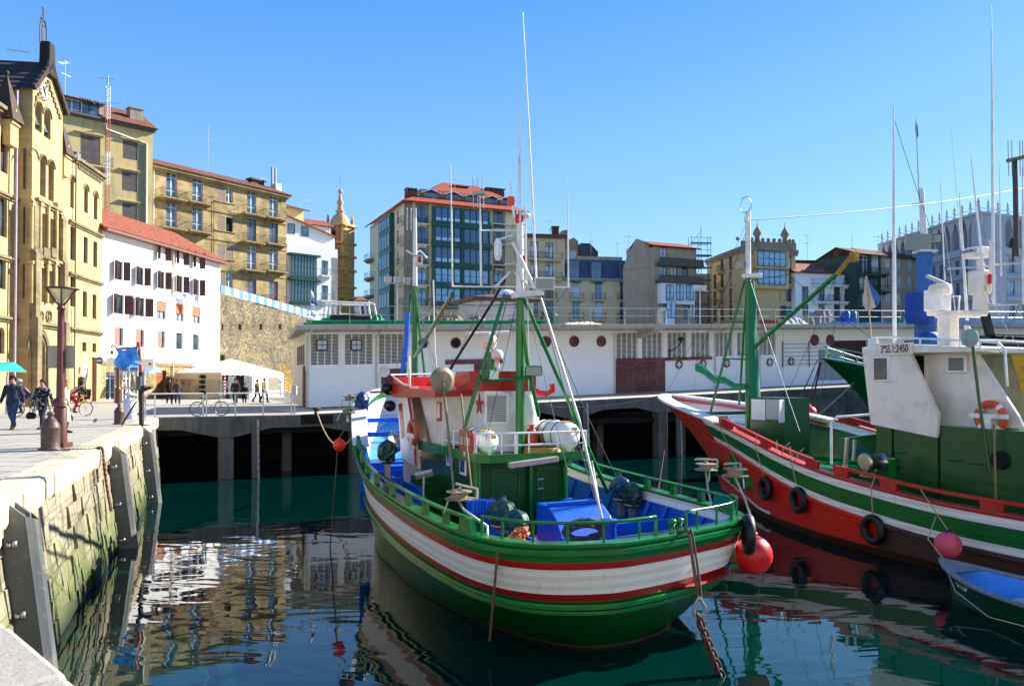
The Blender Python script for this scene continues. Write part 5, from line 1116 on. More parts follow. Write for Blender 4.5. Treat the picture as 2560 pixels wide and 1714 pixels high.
# white house with red roof
w_=[(px,py,1.2,2.4,'fB' if px in(2054,2093) and py<760 else 'f',BROWN,G1) for px in (2013,2054,2093,2123) for py in (694,735,780)]
simple('white_row_house','plain white row house with an orange tile roof and dark shuttered windows',1990,119.,2146,122.,680,WREN,w_,roof='tile',rise=2.2,depth=10)
simple('rear_house','dark low roofline with a white gable behind the orange tile roof',1992,132.,2140,133.,652,SGREY,[],parapet=paint('dark_parapet','#3a3e42',.8))
aerial(2018,585,133.,24,'tall thin aerial behind the orange tile roof',1)
# green dormer house + long brown house
w_=[(2160,662,1.6,2.9,'fB',WHITE,G1),(2188,662,1.6,2.9,'fB',WHITE,G1),(2160,706,1.8,2.8,'fB',DGREEN,G1),(2188,706,1.8,2.8,'fB',DGREEN,G1),(2160,745,1.3,2.4,'f',WHITE),(2188,745,1.3,2.4,'f',WHITE)]
simple('green_front_house','narrow dark green house front with white framed attic windows, right of the row house',2146,119.,2204,121.,634,paint('teal_render','#26463f',.7),w_,roof='tile',rmat=TILE2,rise=1.6,depth=8)
w_=[(px,py+(px-2219)*.02,1.15,1.9,'1s',WHITE if py!=750 else WHITE,BGL) for px in (2219,2247,2274,2303,2330) for py in (662,705,748)]
simple('brown_block','long plain brown grey block with regular white windows and a dark brown roof',2204,121.,2352,128.,640,SGREY,w_,roof='tile',rmat=TILE2,rise=2.,depth=10)
aerial(2195,588,123.,24,'dish and pole aerial on the green fronted house',0); aerial(2130,590,123.,24,'bare aerial beside the green fronted house',2)
# arched block
AR=render_wall('arched_block_wall','#b4b8c0','#a4a8b0','#5a5c60',st=(.55,.8)); ARW=paint('arched_block_trim','#b5bac0',.7)
for (pa,Da,pb,Db,pyE,lab,depth,pxE) in ((2207,138.,2450,112.,612,'receding left front of the large grey block with a pointed arcade and finials',4,2212),(2450,112.,2640,119.,536,'right front of the large grey block with a pointed arcade, finials and bay windows',1,2450)):
    A=plan(pa,Da); B_=plan(pb,Db); b=Bld('arcaded_block',lab,'apartment block',A,B_,AR); zE=b.at(pxE,pyE).z; n=13 if pa<2300 else 7; W=b.W
    for k in range(n):
        x=W*(k+.5)/n; w_=W/n*.72; b.void(x,zE-4.4,w_,3.9,True,dep=1.4,mat=paint('arcade_back','#5b5d60',.9))
        if k%2==0: 
            m=MB(); m.box(x-.6,1.3,zE-4,x+.6,1.38,zE-1.6); m.build('arcade_window',BG,b.r)
    for fl in range(6):
        zf=zE-8-fl*3.3
        for k in range(n if pa<2300 else 6):
            x=W*(k+.5)/(n if pa<2300 else 6); b.win(x,zf,W/n*.55,2.1,'case',paint('grey_frame','#8a9098',.5),BG if (k+fl)%3 else BGL,nx=2,nz=1)
        m=MB(); m.box(0,-.5,zf-.9,W,-.002,zf-.3); m.build('floor_band',AR,b.r)
    b.body(zE,depth,rev=1.4)
    b.ledge(zE+.3,-.3,W+.3,ARW,.7,.3); 
    m=MB(); m.box(0,-.35,zE-5.4,W,-.002,zE-4.4); m.build('arcade_parapet',ARW,b.r)
    m=MB()
    for k in range(n+1):
        x=W*k/n
        for q in range(8): t0=q/8; 
        m.box(x-.1,-.3,zE-4.4,x+.1,-.1,zE-2.2)
        m.prism([(x-.1,zE-2.3),(x+.1,zE-2.3),(x+.9,zE-.05),(x-.9,zE-.05)],-.28,-.12)
    m.build('arcade_columns',ARW,b.r)
    for k in range(n+2):
        x=W*k/(n+1); m=MB(); m.box(x-.2,-.15,zE+.3,x+.2,.25,zE+.7); m.lathe([(.14,zE+.7),(.08,zE+1.1),(.28,zE+1.25),(.1,zE+1.5),(.2,zE+1.75),(.03,zE+2.4)],(x,.05,0),7); m.build('finial',ARW,b.r)
    m=MB(); m.bar((0,.1,zE+1.),(W,.1,zE+1.),.08); m.build('roof_rail',ARW,b.r)
# small houses in the gap between belfry and glazed block
simple('gap_house','small low houses roofs in the gap between the belfry and the glazed block',880,160.,922,160.,752,CREAM,[(892,775,1.6,2.,'n'),(910,775,1.6,2.,'n')],roof='tile',rmat=TILE2,rise=1.5)
# ---------------- boats ----------------
def cr(P,n):                               # Catmull-Rom through control tuples
    out=[]; N=len(P)
    for i in range(N-1):
        p0=P[max(i-1,0)];p1=P[i];p2=P[i+1];p3=P[min(i+2,N-1)]
        for k in range(n):
            t=k/n; out.append(tuple(.5*((2*b)+(-a+c)*t+(2*a-5*b+4*c-d)*t*t+(-a+3*b-3*c+d)*t**3) for a,b,c,d in zip(p0,p1,p2,p3)))
    out.append(tuple(P[-1])); return out
class Hull:
    # ctrl rows: (gx,gy,gz, wx,wy, zline, exponent)
    def __init__(s,ctrl,n=5,mirror=True):
        s.c=cr(ctrl,n); s.n=len(s.c)
    asym=0
    def pos(s,i,z,side=1,out=0.):
        p=s.pos0(i,z,side,out)
        if s.asym and p.x<5:             # the counter is fuller on its port side, with a slight crease right of centre
            f=1-max(p.x,0)/5; ys=p.y; g=1-max(0,min(1,(abs(ys)-1)/2.2))*.75
            if ys<.9: p.x+=f*.19*(.9-ys)*g
            if side<0: p.y=ys*(1-.07*f)
        return p
    def pos0(s,i,z,side=1,out=0.):
        gx,gy,gz,wx,wy,zl,ex=s.c[i]; t=max(0,z/gz); f=t**ex if ex>=1 else 1-(1-min(t,1))**(1/ex) ; f=f if t<=1 else t
        x=wx+(gx-wx)*f; y=wy+(gy-wy)*f
        if z<0: x=wx+(.0); y=wy*(1+z*.35)
        if out:
            a=s.c[max(i-1,0)]; b=s.c[min(i+1,s.n-1)]; tx,ty=b[0]-a[0],b[1]-a[1]
            if i==0: tx,ty=0,1
            if i==s.n-1: tx,ty=0.3,-1
            L=math.hypot(tx,ty) or 1; x+=-ty/L*out; y+=tx/L*out
            if i in(0,s.n-1): y=0
        return Vector((x,side*max(y,0),z))
    def strip(s,m,zf0,zf1,o0=0.,o1=0.,i0=0,i1=None):
        i1=s.n-1 if i1 is None else i1
        for side in (1,-1):
            A=[s.pos(i,zf0(i),side,o0) for i in range(i0,i1+1)]; B=[s.pos(i,zf1(i),side,o1) for i in range(i0,i1+1)]
            vs=A+B; n=len(A); sm=m.sm; m.sm=True
            m.add(vs,[(k,k+1,n+k+1,n+k) if side<0 else (k+1,k,n+k,n+k+1) for k in range(n-1)]); m.sm=sm
    def rail(s,m,zf,out,w,h,i0=0,i1=None,side=(1,-1)):       # box section running along the hull
        i1=s.n-1 if i1 is None else i1
        for sd in side:
            rings=[]
            for i in range(i0,i1+1):
                z=zf(i); a=s.pos(i,s.c[i][2] if z>s.c[i][2] else z,sd,out); b=s.pos(i,s.c[i][2] if z>s.c[i][2] else z,sd,out-w)
                rings.append([Vector((a.x,a.y,z)),Vector((a.x,a.y,z-h)),Vector((b.x,b.y,z-h)),Vector((b.x,b.y,z))])
            m.loft(rings,True,True,sm=False)
    def path(s,zf,out,i0,i1,side=1): return [Vector((*s.pos(i,min(zf(i),s.c[i][2]),side,out).xy,zf(i))) for i in range(i0,i1+1)]
    def deckm(s,m,zf,inn,i0,i1):
        A=[]; 
        for i in range(i0,i1+1):
            p=s.pos(i,min(s.c[i][2],zf(i)),1,-inn); y=max(p.y,0); A.append((p.x,y,zf(i)))
        n=len(A); vs=A+[(x,-y,z) for x,y,z in A]; m.add(vs,[(k,n+k,n+k+1,k+1) for k in range(n-1)])
def clipy(H,x,z,y):
    j=min(range(H.n),key=lambda i:abs(H.c[i][0]-x)); return min(y,H.pos(j,z,1,0).y-.2)
def wood(name,col,wc,wear=.3,rough=.35,plank=.16):
    t=NT(name); c=lin(col); d=lin(wc); q=t.n('ShaderNodeSeparateXYZ',{0:t.tc.outputs['Object']})
    v=t.n('ShaderNodeVectorMath',{0:t.tc.outputs['Object'],1:(.35,.35,3.)},operation='MULTIPLY').outputs[0]
    n=t.noise(2.4,8,v,.75); n2=t.noise(14.,5); out=t.mix(t.ramp(n,(.5,.78),c1=(wear*2,)*3+(1,)),c,d); out=t.mix(t.ramp(n2,(.66,.7),c1=(wear*1.6,)*3+(1,)),out,d)
    w_=t.n('ShaderNodeMath',{0:q.outputs[2],1:2*PI/plank},operation='MULTIPLY').outputs[0]; sw=t.n('ShaderNodeMath',{0:w_},operation='SINE').outputs[0]; ln=t.ramp(sw,(-1.,-.992)); 
    out=t.mix(ln,t.mix(.22,out,tuple(x*.3 for x in c[:3])+(1,)),out); 
    vr=t.n('ShaderNodeVectorMath',{0:t.tc.outputs['Object'],1:(5.,5.,.45)},operation='MULTIPLY').outputs[0]
    out=t.mix(t.ramp(t.noise(1.5,6,vr,.7),(.6,.72),c1=(.5,)*3+(1,)),out,t.mix(.5,d,lin('#4a3222'))); out=t.mix(t.ramp(t.noise(4.5,7,rough=.8),(.68,.71),c1=(.5,)*3+(1,)),out,tuple(min(1,x*1.6+.05) for x in c[:3])+(1,))
    t.l(out,t.b.inputs[0]); t.b.inputs['Roughness'].default_value=rough
    t.l(t.bump(t.noise(6.,5,v),.35,.015),t.b.inputs['Normal']); return t.m
HG=wood('hull_green','#00682c','#03401c',.2,.28); HR=wood('hull_red','#a81414','#6f1210',.2,.35); HW=wood('hull_white','#f4f1ec','#c4b8a8',.12,.4); HR2=wood('hull_bright_red','#d01a0c','#8f150c',.25,.4)
HK=wood('keel_brown','#4a2c22','#241812',.4,.7); HDG=wood('hull_dark_green','#04521f','#03280f',.25,.3); HBL=wood('inner_blue','#0a52b8','#083488',.25,.4)
LB=paint('light_blue_deck','#3f95e6',.5,wc='#2a6cc0',wear=.3); HGP=paint('deckhouse_green','#004d1a',.35,wc='#023a16',wear=.12,spec=.4)
CRM=paint('warm_white_paint','#e9dfd3',.38,wc='#a99a88',sc=1.2); RDK=paint('red_deck','#a3202a',.6,wc='#5c1c20',wear=.4)
CHROME=paint('worn_chrome','#b9b5ac',.22,.9); BEIGE=paint('beige_reel','#8f8068',.5,wc='#5f5340',wear=.3); ROPE=paint('pale_rope','#b8a27a',.9,sc=9); ROPEB=paint('brown_rope','#6f5334',.9,sc=9); GREYROPE=paint('grey_rope','#4a4a4e',.95,sc=9,bump=.8); RIG=paint('rigging_wire','#3a3f42',.5)
TARPG=paint('dark_green_tarp','#0d4038',.4,wc='#062420',wear=.08,spec=.4); TARPB=paint('dark_blue_tarp','#14386a',.4,wc='#0a1c3c',wear=.08,spec=.4); ORG=paint('orange_buoy','#ff3a10',.4,wc='#c42a0c',wear=.08); BUOYR=paint('red_buoy','#dc1e24',.4,wc='#9c1a1c',wear=.12); PINK=paint('faded_pink_buoy','#e2566e',.55,wc='#b83c50',wear=.25); LAMPG=paint('lamp_glass','#9aa59c',.1,wear=0)
def txt(parent,s,size,loc,rot,mat,name='lettering',ext=.004,mirror=False,sx=1.):
    c=bpy.data.curves.new('t','FONT'); c.body=s; c.size=size; c.extrude=ext; c.align_x='CENTER'; c.align_y='CENTER'; o=bpy.data.objects.new('t',c); COL.objects.link(o)
    me=bpy.data.meshes.new_from_object(o.evaluated_get(bpy.context.evaluated_depsgraph_get())); bpy.data.objects.remove(o)
    me.materials.clear(); me.materials.append(mat); o=link(name,me,parent,loc,rot); o.scale=(sx,1,1); return o
def boatobj(F,p,ang=0.): return F.w(*p),F.a+ang
def reel(F,p,label,arm=None,s=1.,ang=0.,tilt=0.):
    s*=.74
    r=thing('line_reel',label,'line reel',F.w(*p),F.a+ang,'beige line reels standing on the boat rails'); r.rotation_euler=(tilt,0,F.a+ang)
    m=MB(); R=.34*s; m.lathe([(.02,-.11*s),(R,-.11*s),(R,-.09*s),(.2*s,-.08*s),(.2*s,.05*s),(R*.9,.06*s),(R*.9,.08*s),(.05,.09*s),(.03,.16*s)],n=22,sm=False); m.build('drum',BEIGE,r)
    m=MB(); m.bar((-.5*s,-.1,.17*s),(.3*s,-.1,.2*s),.03); m.bar((-.5*s,-.1,.17*s),(-.5*s,-.1,-.05*s),.03); m.bar((-.5*s,-.1,-.05*s),(-.3*s,0,-.05*s),.03); m.bar((-.1,0,.16),(.25*s,-.08,.22*s),.03); m.tube([(.05,.2,-.1),(.1,.25,-.4*s)],.015,5); m.build('crank_frame',ALU,r)
    if arm:
        m=MB(); m.tube([(0,0,-.12)]+arm,.025,6); m.build('support_arm',ALU,r)
    return r
def tarp(F,p,r_,h_,mat,label,stem=.5,seed=1,name='covered_hauler'):
    rr=random.Random(seed); q=thing(name,label,'covered hauler',F.w(*p),F.a)
    m=MB(); rings=[]; n=14
    for k in range(9):
        t_=k/8; rad=r_*(.55+.75*sin(PI*min(1,t_*1.02))**.7)*(1 if k<8 else .25); rings.append([(rad*(1+.16*sin(5*a*2*PI/n+k*.7)+rr.uniform(-.09,.09))*cos(a*2*PI/n),rad*(1+.16*sin(5*a*2*PI/n+k*.7)+rr.uniform(-.09,.09))*sin(a*2*PI/n)*.72,stem+h_*t_) for a in range(n)])
    m.loft(rings,sm=False); m.build('tarpaulin_cover',mat,q)
    m=MB(); m.torus((0,0,stem+h_*.12),r_*.78,.02,n=14,m=5); m.build('binding_rope',ROPE,q)
    m=MB(); m.bar((0,0,0),(0,0,stem+.1),.1,.14); m.build('stand',STEEL,q); return q
def lampf(parent,loc,rz,s=.3,mat=None,tilt=.2):
    m=MB(); a=s; m.add([(-a,-.1,-a*.6),(a,-.1,-a*.6),(a,-.1,a*.6),(-a,-.1,a*.6),(-a*.5,.22,-a*.35),(a*.5,.22,-a*.35),(a*.5,.22,a*.35),(-a*.5,.22,a*.35)],[(0,3,2,1),(4,5,6,7),(0,1,5,4),(1,2,6,5),(2,3,7,6),(3,0,4,7)])
    f=m.build('floodlight',mat or GREENP,parent,loc=loc,rot=(tilt,0,rz),bevel=.02); m=MB(); m.quad((-a*.85,-.11,-a*.48),(a*.85,-.11,-a*.48),(a*.85,-.11,a*.48),(-a*.85,-.11,a*.48)); m.build('lamp_glass',LAMPG,f); return f
def tyre(p,ax,label,R=.34,r=.12,rz=0.,grp=None):
    t_=thing('tyre',label,'tyre',p,rz,grp); m=MB(); m.torus((0,0,0),R,r,'y',26,10); m.build('tread',BLACKR,t_)
    m=MB(); m.torus((0,0,0),R*.72,.02,'y',20,5); m.build('bead',paint('dull_rubber','#2a2a2b',.7),t_); return t_
def ropeobj(name,label,cat,pts,r,mat,group=None,n=6):
    p0=Vector(pts[0]); m=MB(); m.tube([Vector(p)-p0 for p in pts],r,n); o=m.build(name,mat,loc=p0); return tag(o,label,cat,group)
def sag(a,b,s,n=14):
    a=Vector(a);b=Vector(b); return [a.lerp(b,i/n)-Vector((0,0,s*4*(i/n)*(1-i/n))) for i in range(n+1)]
# ===== main boat =====
BM=Fr(2.56,12.63,R_(114.87))
mb=thing('fishing_boat','green, white and red wooden fishing boat in the centre, stern towards the camera','fishing boat',BM.o,BM.a)
ctrl=[(0,0,1.93,.85,0,1.93,.5),(.04,.85,1.93,.92,.5,1.93,.5),(.2,1.6,1.93,1.1,.95,1.93,.5),(.5,2.25,1.94,1.5,1.35,1.94,.5),(1.05,2.7,1.95,2.2,1.7,1.95,.52),(2.0,2.92,1.95,3.2,2.05,1.95,.55),(3.7,2.97,1.96,4.8,2.3,1.96,.6),(5.6,2.95,2.0,6.4,2.38,2.,.7),(7.8,2.9,2.12,8.2,2.3,2.12,.9),(9.2,2.8,2.38,9.6,2.2,2.3,1.),(10.3,2.68,2.85,11.,1.9,2.5,1.2),(11.3,2.48,3.4,12.3,1.55,2.78,1.4),(12.6,2.12,3.75,13.5,1.15,3.05,1.5),(14.,1.5,4.0,14.4,.75,3.3,1.6),(15.1,.8,4.17,15.,.35,3.5,1.7),(15.8,0,4.25,15.2,0,3.6,1.7)]
Hm=Hull(ctrl); Hm.asym=1; c=Hm.c; N=Hm.n; zl=lambda i:c[i][5]; zg=lambda i:c[i][2]
iraise=next(i for i in range(N) if c[i][0]>9.9)
m=MB()
rows=[(0,.27,0),(.27,.38,1),(.38,.80,2),(.80,.93,1),(.93,1.17,0)]
m.k=2; Hm.strip(m,zg,zl,0,0,iraise-3)
for a,b_,k in rows: m.k=k; Hm.strip(m,(lambda i,a=a:zl(i)-a),(lambda i,b_=b_:zl(i)-b_))
m.k=3
for q in range(5): Hm.strip(m,(lambda i,q=q:(zl(i)-1.17)*(1-q/5)),(lambda i,q=q:(zl(i)-1.17)*(1-(q+1)/5)))
m.k=4; Hm.strip(m,lambda i:.05,lambda i:-.12,.006,.0); Hm.strip(m,lambda i:-.12,lambda i:-.9)
m.build('hull',[HG,HR,HW,HDG,HK],mb)
m=MB(); Hm.rail(m,lambda i:zl(i)-.06,.055,.06,.1); m.build('upper_rub_rail',GREENP,mb,bevel=.015)
m=MB(); Hm.rail(m,lambda i:zl(i)-.97,.075,.08,.09); Hm.rail(m,lambda i:zl(i)-1.1,.06,.06,.07); m.build('lower_rub_rail',GREENP,mb,bevel=.015)
# inner bulwark, cap, deck
m=MB(); dz=lambda i:1.0 if c[i][0]<10.4 else 2.25
for side in (1,-1):
    for q in range(5):
        A=[]
        for i in range(N):
            zt=zg(i)-.02; zm=zg(i)-.24; zb=min(dz(i)-.05,zm-.05); f=[zt,zm,zm-(zm-zb)*.34,zm-(zm-zb)*.67,zb,zb-.01][q:q+2]
            A.append([Hm.pos(i,z,side,-.16) for z in f])
        for i in range(N-1): m.k=0 if (q==0 or c[i][0]>10.6) else 1; m.add([A[i][0],A[i+1][0],A[i+1][1],A[i][1]],[(0,1,2,3) if side>0 else (3,2,1,0)])
m.build('inner_bulwark',[HW,HBL],mb)
for i in range(14,N-22,2):
    for side in (1,-1): m=MB(); p=Hm.pos(i,zg(i)-.25,side,-.2); p2=Hm.pos(i,1.02,side,-.2); m.bar(p2,p,.08,.08); m.build('rib',BLUEP,mb)
m=MB(); Hm.rail(m,lambda i:zg(i)+.035,.05,.27,.06,0,iraise); m.build('cap_rail',GREENP,mb,bevel=.012)
m=MB(); Hm.rail(m,lambda i:zg(i)+.035,.05,.42,.06,iraise,N-1); m.build('bow_cap',WHITE,mb,bevel=.012)
m=MB(); Hm.rail(m,lambda i:zg(i)-.12,-.2,.06,.1,iraise,N-1); m.build('inner_stringer',GREENP,mb)
m=MB(); Hm.deckm(m,lambda i:1.0,.15,0,iraise+2); m.build('deck',RDK,mb)
m=MB(); Hm.deckm(m,lambda i:2.2+max(0,c[i][0]-11)*.22,.15,iraise+2,N-1); m.build('foredeck',LB,mb)
m=MB(); i=iraise+2; p=Hm.pos(i,zg(i),1,-.16); m.quad((p.x,p.y,1.),(p.x,-p.y,1.),(p.x,-p.y,2.25),(p.x,p.y,2.25)); m.build('foredeck_bulkhead',BLUEP,mb)
m=MB()
for x,w_ in ((11.6,.1),(13.2,.08)): yy=[abs(Hm.pos(i,zg(i),1,-.2).y) for i in range(N) if c[i][0]>x][0]; m.bar((x,-yy,2.95+(x-11.6)*.2),(x,yy,2.95+(x-11.6)*.2),.13)
for k in range(5): m.bar((11.3+k*.15,-.9+k*.2,2.27),(14.8,-.1+k*.05,3.08),.05)
m.build('foredeck_beam',BLUEP,mb)
# raised side rail with block stanchions (amidships) and pipe rail round the stern
i0=next(i for i in range(N) if c[i][0]>1.75); i1=iraise
rz_=lambda i: zg(i)+.29
m=MB(); Hm.rail(m,rz_,-.02,.1,.045,i0,i1); m.build('top_rail',GREENP,mb,bevel=.01)
for side in (1,-1):
    for i in range(i0,i1+1,3):
        p=Hm.pos(i,zg(i),side,-.065); m=MB(); w_=.3 if i==i0 else .085; m.add([(p.x-w_,p.y-.05,zg(i)+.03),(p.x+w_,p.y-.05,zg(i)+.03),(p.x+w_,p.y+.05,zg(i)+.03),(p.x-w_,p.y+.05,zg(i)+.03),(p.x-w_*.7,p.y-.05,zg(i)+.28),(p.x+w_*.7,p.y-.05,zg(i)+.28),(p.x+w_*.7,p.y+.05,zg(i)+.28),(p.x-w_*.7,p.y+.05,zg(i)+.28)],[(0,1,5,4),(1,2,6,5),(2,3,7,6),(3,0,4,7),(4,5,6,7)]); m.build('stanchion',GREENP,mb)
def sternrail(side,ia,ib):
    pts=Hm.path(lambda i:zg(i)+.34,-.1,ia,ib,side); a=Hm.pos(ia,zg(ia),side,-.1); b=Hm.pos(ib,zg(ib),side,-.1)
    m=MB(); m.tube([a+Vector((0,0,0)),a+Vector((0,0,.28))]+pts+[b+Vector((0,0,.26)),b+Vector((0,0,0))],.028,7)
    for i in range(ia+2,ib,4): p=Hm.pos(i,zg(i),side,-.1); m.tube([p,p+Vector((0,0,.33))],.022,6)
    m.build('stern_pipe_rail',GREENP,mb)
sternrail(1,1,i0-2); sternrail(-1,4,i0-2)
pts=Hm.path(lambda i:zg(i)+.34,-.1,0,4,1)
for p in (Hm.pos(3,1.95,-1,-.1),Hm.pos(2,1.95,-1,-.1)): m=MB(); m.lathe([(.06,0),(.05,.05),(.045,.12),(.08,.15),(.07,.2),(.01,.22)],p+Vector((0,0,.03)),10); m.build('bitt',GREENP,mb)
# green lower house
hx0,hx1,hy0,hy1=5.5,9.3,-1.1,1.15
m=MB(); m.box(hx0,hy0,.95,hx1,hy1,2.74); 
m.build('deckhouse',HGP,mb)
m=MB()
for y in (-1.02,-.15,1.1): m.tube([(hx0-.12,y,1.0),(hx0-.12,y,2.72)],.05,8)
m.tube([(hx0-.05,hy1-.0,1.0),(hx0-.05,hy1-.0,2.72)],.09,8); m.build('house_post',GREENP,mb)
m=MB()
for (ya,yb,za,zb_) in ((-.95,-.35,1.15,2.5),(.1,.75,1.15,2.5)):
    for (p,q) in (((ya,za),(yb,za)),((yb,za),(yb,zb_)),((yb,zb_),(ya,zb_)),((ya,zb_),(ya,za)),((ya,(za+zb_)/2),(yb,(za+zb_)/2))): m.bar((hx0-.015,p[0],p[1]),(hx0-.015,q[0],q[1]),.03)
m.build('door_seam',GREENP,mb)
for py in (1197,1220): q=BM.on('x',hx0-.03,1352,py); m=MB(); m.bar((q.x,q.y-.08,q.z),(q.x,q.y+.08,q.z),.03); m.build('hinge',STEEL,mb)
for px,py in ((1126,1143),(1160,1165)):
    q=BM.on('y',hy1+.01,px,py); m=MB(); m.box(q.x-.2,q.y,q.z-.2,q.x+.2,q.y+.04,q.z+.24); f=m.build('side_window',WHITE,mb,bevel=.03); m=MB(); m.box(q.x-.13,q.y+.03,q.z-.13,q.x+.13,q.y+.045,q.z+.17); m.build('pane',G1,f)
# upper deck slab with green lip
SZ=2.84
m=MB(); m.prism([(0,0)],0,0) if 0 else None
sl_=[(4.8,-1.35),(4.8,1.1),(5.0,1.32),(7.3,1.42),(9.3,1.42),(9.3,-1.35)]
m.add([(x,y,SZ-.1) for x,y in sl_]+[(x,y,SZ) for x,y in sl_],[tuple(range(5,-1,-1)),tuple(range(6,12))]+[(i,(i+1)%6,(i+1)%6+6,i+6) for i in range(6)]); m.build('upper_deck',GREENP,mb)
m=MB(); m.bar((4.8,-1.35,SZ+.0),(4.8,1.12,SZ+.0),.05,.16); m.bar((4.8,1.1,SZ),(5.02,1.34,SZ),.05,.16); m.bar((5.0,1.33,SZ),(9.3,1.43,SZ+.05),.05,.2); m.build('deck_lip',GREENP,mb)
q0=BM.on('x',4.72,1272,1163); q1=BM.on('x',4.72,1393,1146); m=MB(); m.bar(q0,q1,.16,.12); o=m.build('tube_lamp',paint('lamp_housing','#b5a69a',.4),mb,bevel=.02)
# wheelhouse
def on(ax,v,px,py): return BM.on(ax,v,px,py)
wy=1.3; a1=on('y',wy,1113,1112); zR=4.15
m=MB(); xa,xb=7.0,8.0
m.box(xa,-.95,SZ+.0,9.6,.9,zR); m.add([(xa,wy,SZ+.12),(xb,wy,SZ+.1),(9.0,wy,zR),(xa,wy,zR),(xa,.9,SZ+.12),(xb,.9,SZ+.1),(9.0,.9,zR),(xa,.9,zR)],[(0,1,2,3),(7,6,5,4),(1,5,6,2),(4,0,3,7),(0,4,5,1)]); m.build('wheelhouse_wall',CRM,mb)
# forward wing wall (white), reaching down to the deck
m=MB(); m.add([(x,y,z) for y in (1.56,1.46) for x,z in ((8.35,2.3),(9.75,2.45),(10.15,4.2),(9.2,4.2))],[(0,1,2,3),(7,6,5,4),(0,4,5,1),(1,5,6,2),(2,6,7,3),(3,7,4,0)]); m.add([(9.75,1.5,2.45),(9.75,-1.5,2.45),(10.15,-1.5,4.2),(10.15,1.5,4.2)],[(0,1,2,3)]); m.add([(9.75,1.5,1.),(9.75,-1.5,1.),(9.75,-1.5,2.45),(9.75,1.5,2.45)],[(0,1,2,3)]); m.build('front_wing',CRM,mb)
q=on('y',1.57,1030,1035); m=MB(); m.add([(9.42,1.57,3.0),(9.72,1.57,2.95),(9.95,1.57,3.85),(9.65,1.57,3.9)],[(0,1,2,3)]); m.build('wing_window',REDP,mb)
q=on('y',1.31,1098,1030); m=MB(); m.box(q.x-.16,1.3,q.z-.22,q.x+.16,1.33,q.z+.25); f=m.build('side_window',REDP,mb,bevel=.02); m=MB(); m.box(q.x-.1,1.325,q.z-.17,q.x+.1,1.336,q.z+.2); m.build('pane',G1,f)
m=MB(); m.box(8.05,.9,1.2,8.95,.94,2.95); m.build('door_lower',HDG,mb); m=MB(); m.box(8.05,.9,2.96,8.95,.95,4.12); f=m.build('door_upper',WHITE,mb); m=MB(); m.box(8.2,.94,3.1,8.8,.96,4.0); m.build('door_pane',paint('dusty_glass','#4a4844',.2),f)
m=MB()
for k in range(5): m.box(8.0-.28*k,1.15,1.0,8.3-.28*k,1.75,1.15+.28*(4-k)*.9)
m.build('stair',HDG,mb)
m=MB(); m.tube([(9.0,1.6,4.1),(8.45,1.6,3.0),(8.36,1.6,2.35)],.03,6); m.build('edge_trim',REDP,mb)
# red roof with parapet
m=MB(); xr0,xr1=6.85,10.35
m.add([(xr0,1.62,zR-.04),(xr1-.1,1.66,zR-.12),(xr1+.3,.3,zR-.1),(xr1-.1,-1.15,zR-.05),(xr0,-1.1,zR-.0),(xr0,1.62,zR+.1),(xr1-.1,1.66,zR+.18),(xr1+.3,.3,zR+.2),(xr1-.1,-1.15,zR+.18),(xr0,-1.1,zR+.14)],[(4,3,2,1,0),(5,6,7,8,9),(0,1,6,5),(1,2,7,6),(2,3,8,7),(3,4,9,8),(4,0,5,9)]); m.build('wheelhouse_roof',REDP,mb)
m=MB(); m.bar((7.7,-1.08,zR+.28),(xr1-.1,-1.12,zR+.34),.06,.36); m.bar((xr1-.12,-1.12,zR+.32),(xr1+.28,.3,zR+.32),.06,.3); m.bar((xr1+.28,.3,zR+.3),(xr1-.12,1.62,zR+.28),.06,.3); m.bar((xr1-.12,1.62,zR+.22),(9.0,1.6,zR+.17),.06,.16); m.build('roof_parapet',REDP,mb)
m=MB(); m.tube([(7.8,-1.12,zR+.5),(xr1-.1,-1.16,zR+.56),(xr1+.34,.3,zR+.53),(xr1-.1,1.7,zR+.5),(9.2,1.68,zR+.25),(8.,1.66,zR+.16)],.022,6)
m.build('roof_handrail',WHITE,mb)
m=MB(); m.bar((xr1-.1,1.5,zR+.02),(xr1+.6,2.0,zR+.02),.3,.06); m.build('roof_visor',REDP,mb)
for p,s_ in (((10.45,1.75,zR+.12),.17),((10.35,1.72,zR-.35),.15)): m=MB(); m.lathe([(.03,-.16),(s_,-.14),(s_,.05),(s_*.6,.14),(.02,.15)],p,14,'x'); m.build('spotlight',paint('black_lamp','#101214',.3),mb)
q=on('y',1.6,957,928); m=MB(); m.lathe([(.17,-.14),(.16,0),(.1,.12),(.02,.15)],(q.x,q.y,q.z),12,'x'); m.build('horn_lamp',WHITE,mb)
# casing with louvre and star
cx0,cx1=6.3,7.6; cl0=on('x',cx0,1216,1060).y; cr0=on('x',cx0,1332,1040).y; ct=on('x',cx0,1203,974).z
m=MB(); ya,yb=.62,-.72
P8=lambda f:[(cx0,ya-.12*f,0),(cx0,yb+.05*f,0),(cx1,yb+.05*f,0),(cx1+.1,ya,0)]
def box4(m,z0,z1,f0,f1,x0a=0,x0b=0):
    A=[(cx0+x0a,ya-.14+f0,z0),(cx0+x0a,yb,z0),(cx1,yb,z0),(cx1,ya+f0,z0)]; B=[(cx0+x0b,ya-.14+f1,z1),(cx0+x0b,yb+.02,z1),(cx1,yb+.02,z1),(cx1,ya+f1,z1)]
    m.add(A+B,[(0,3,2,1),(4,5,6,7),(0,1,5,4),(1,2,6,5),(2,3,7,6),(3,0,4,7)])
box4(m,SZ,zR+.12,0,.12,0,.0); m.build('engine_casing',WHITE,mb,bevel=.04)
m=MB()
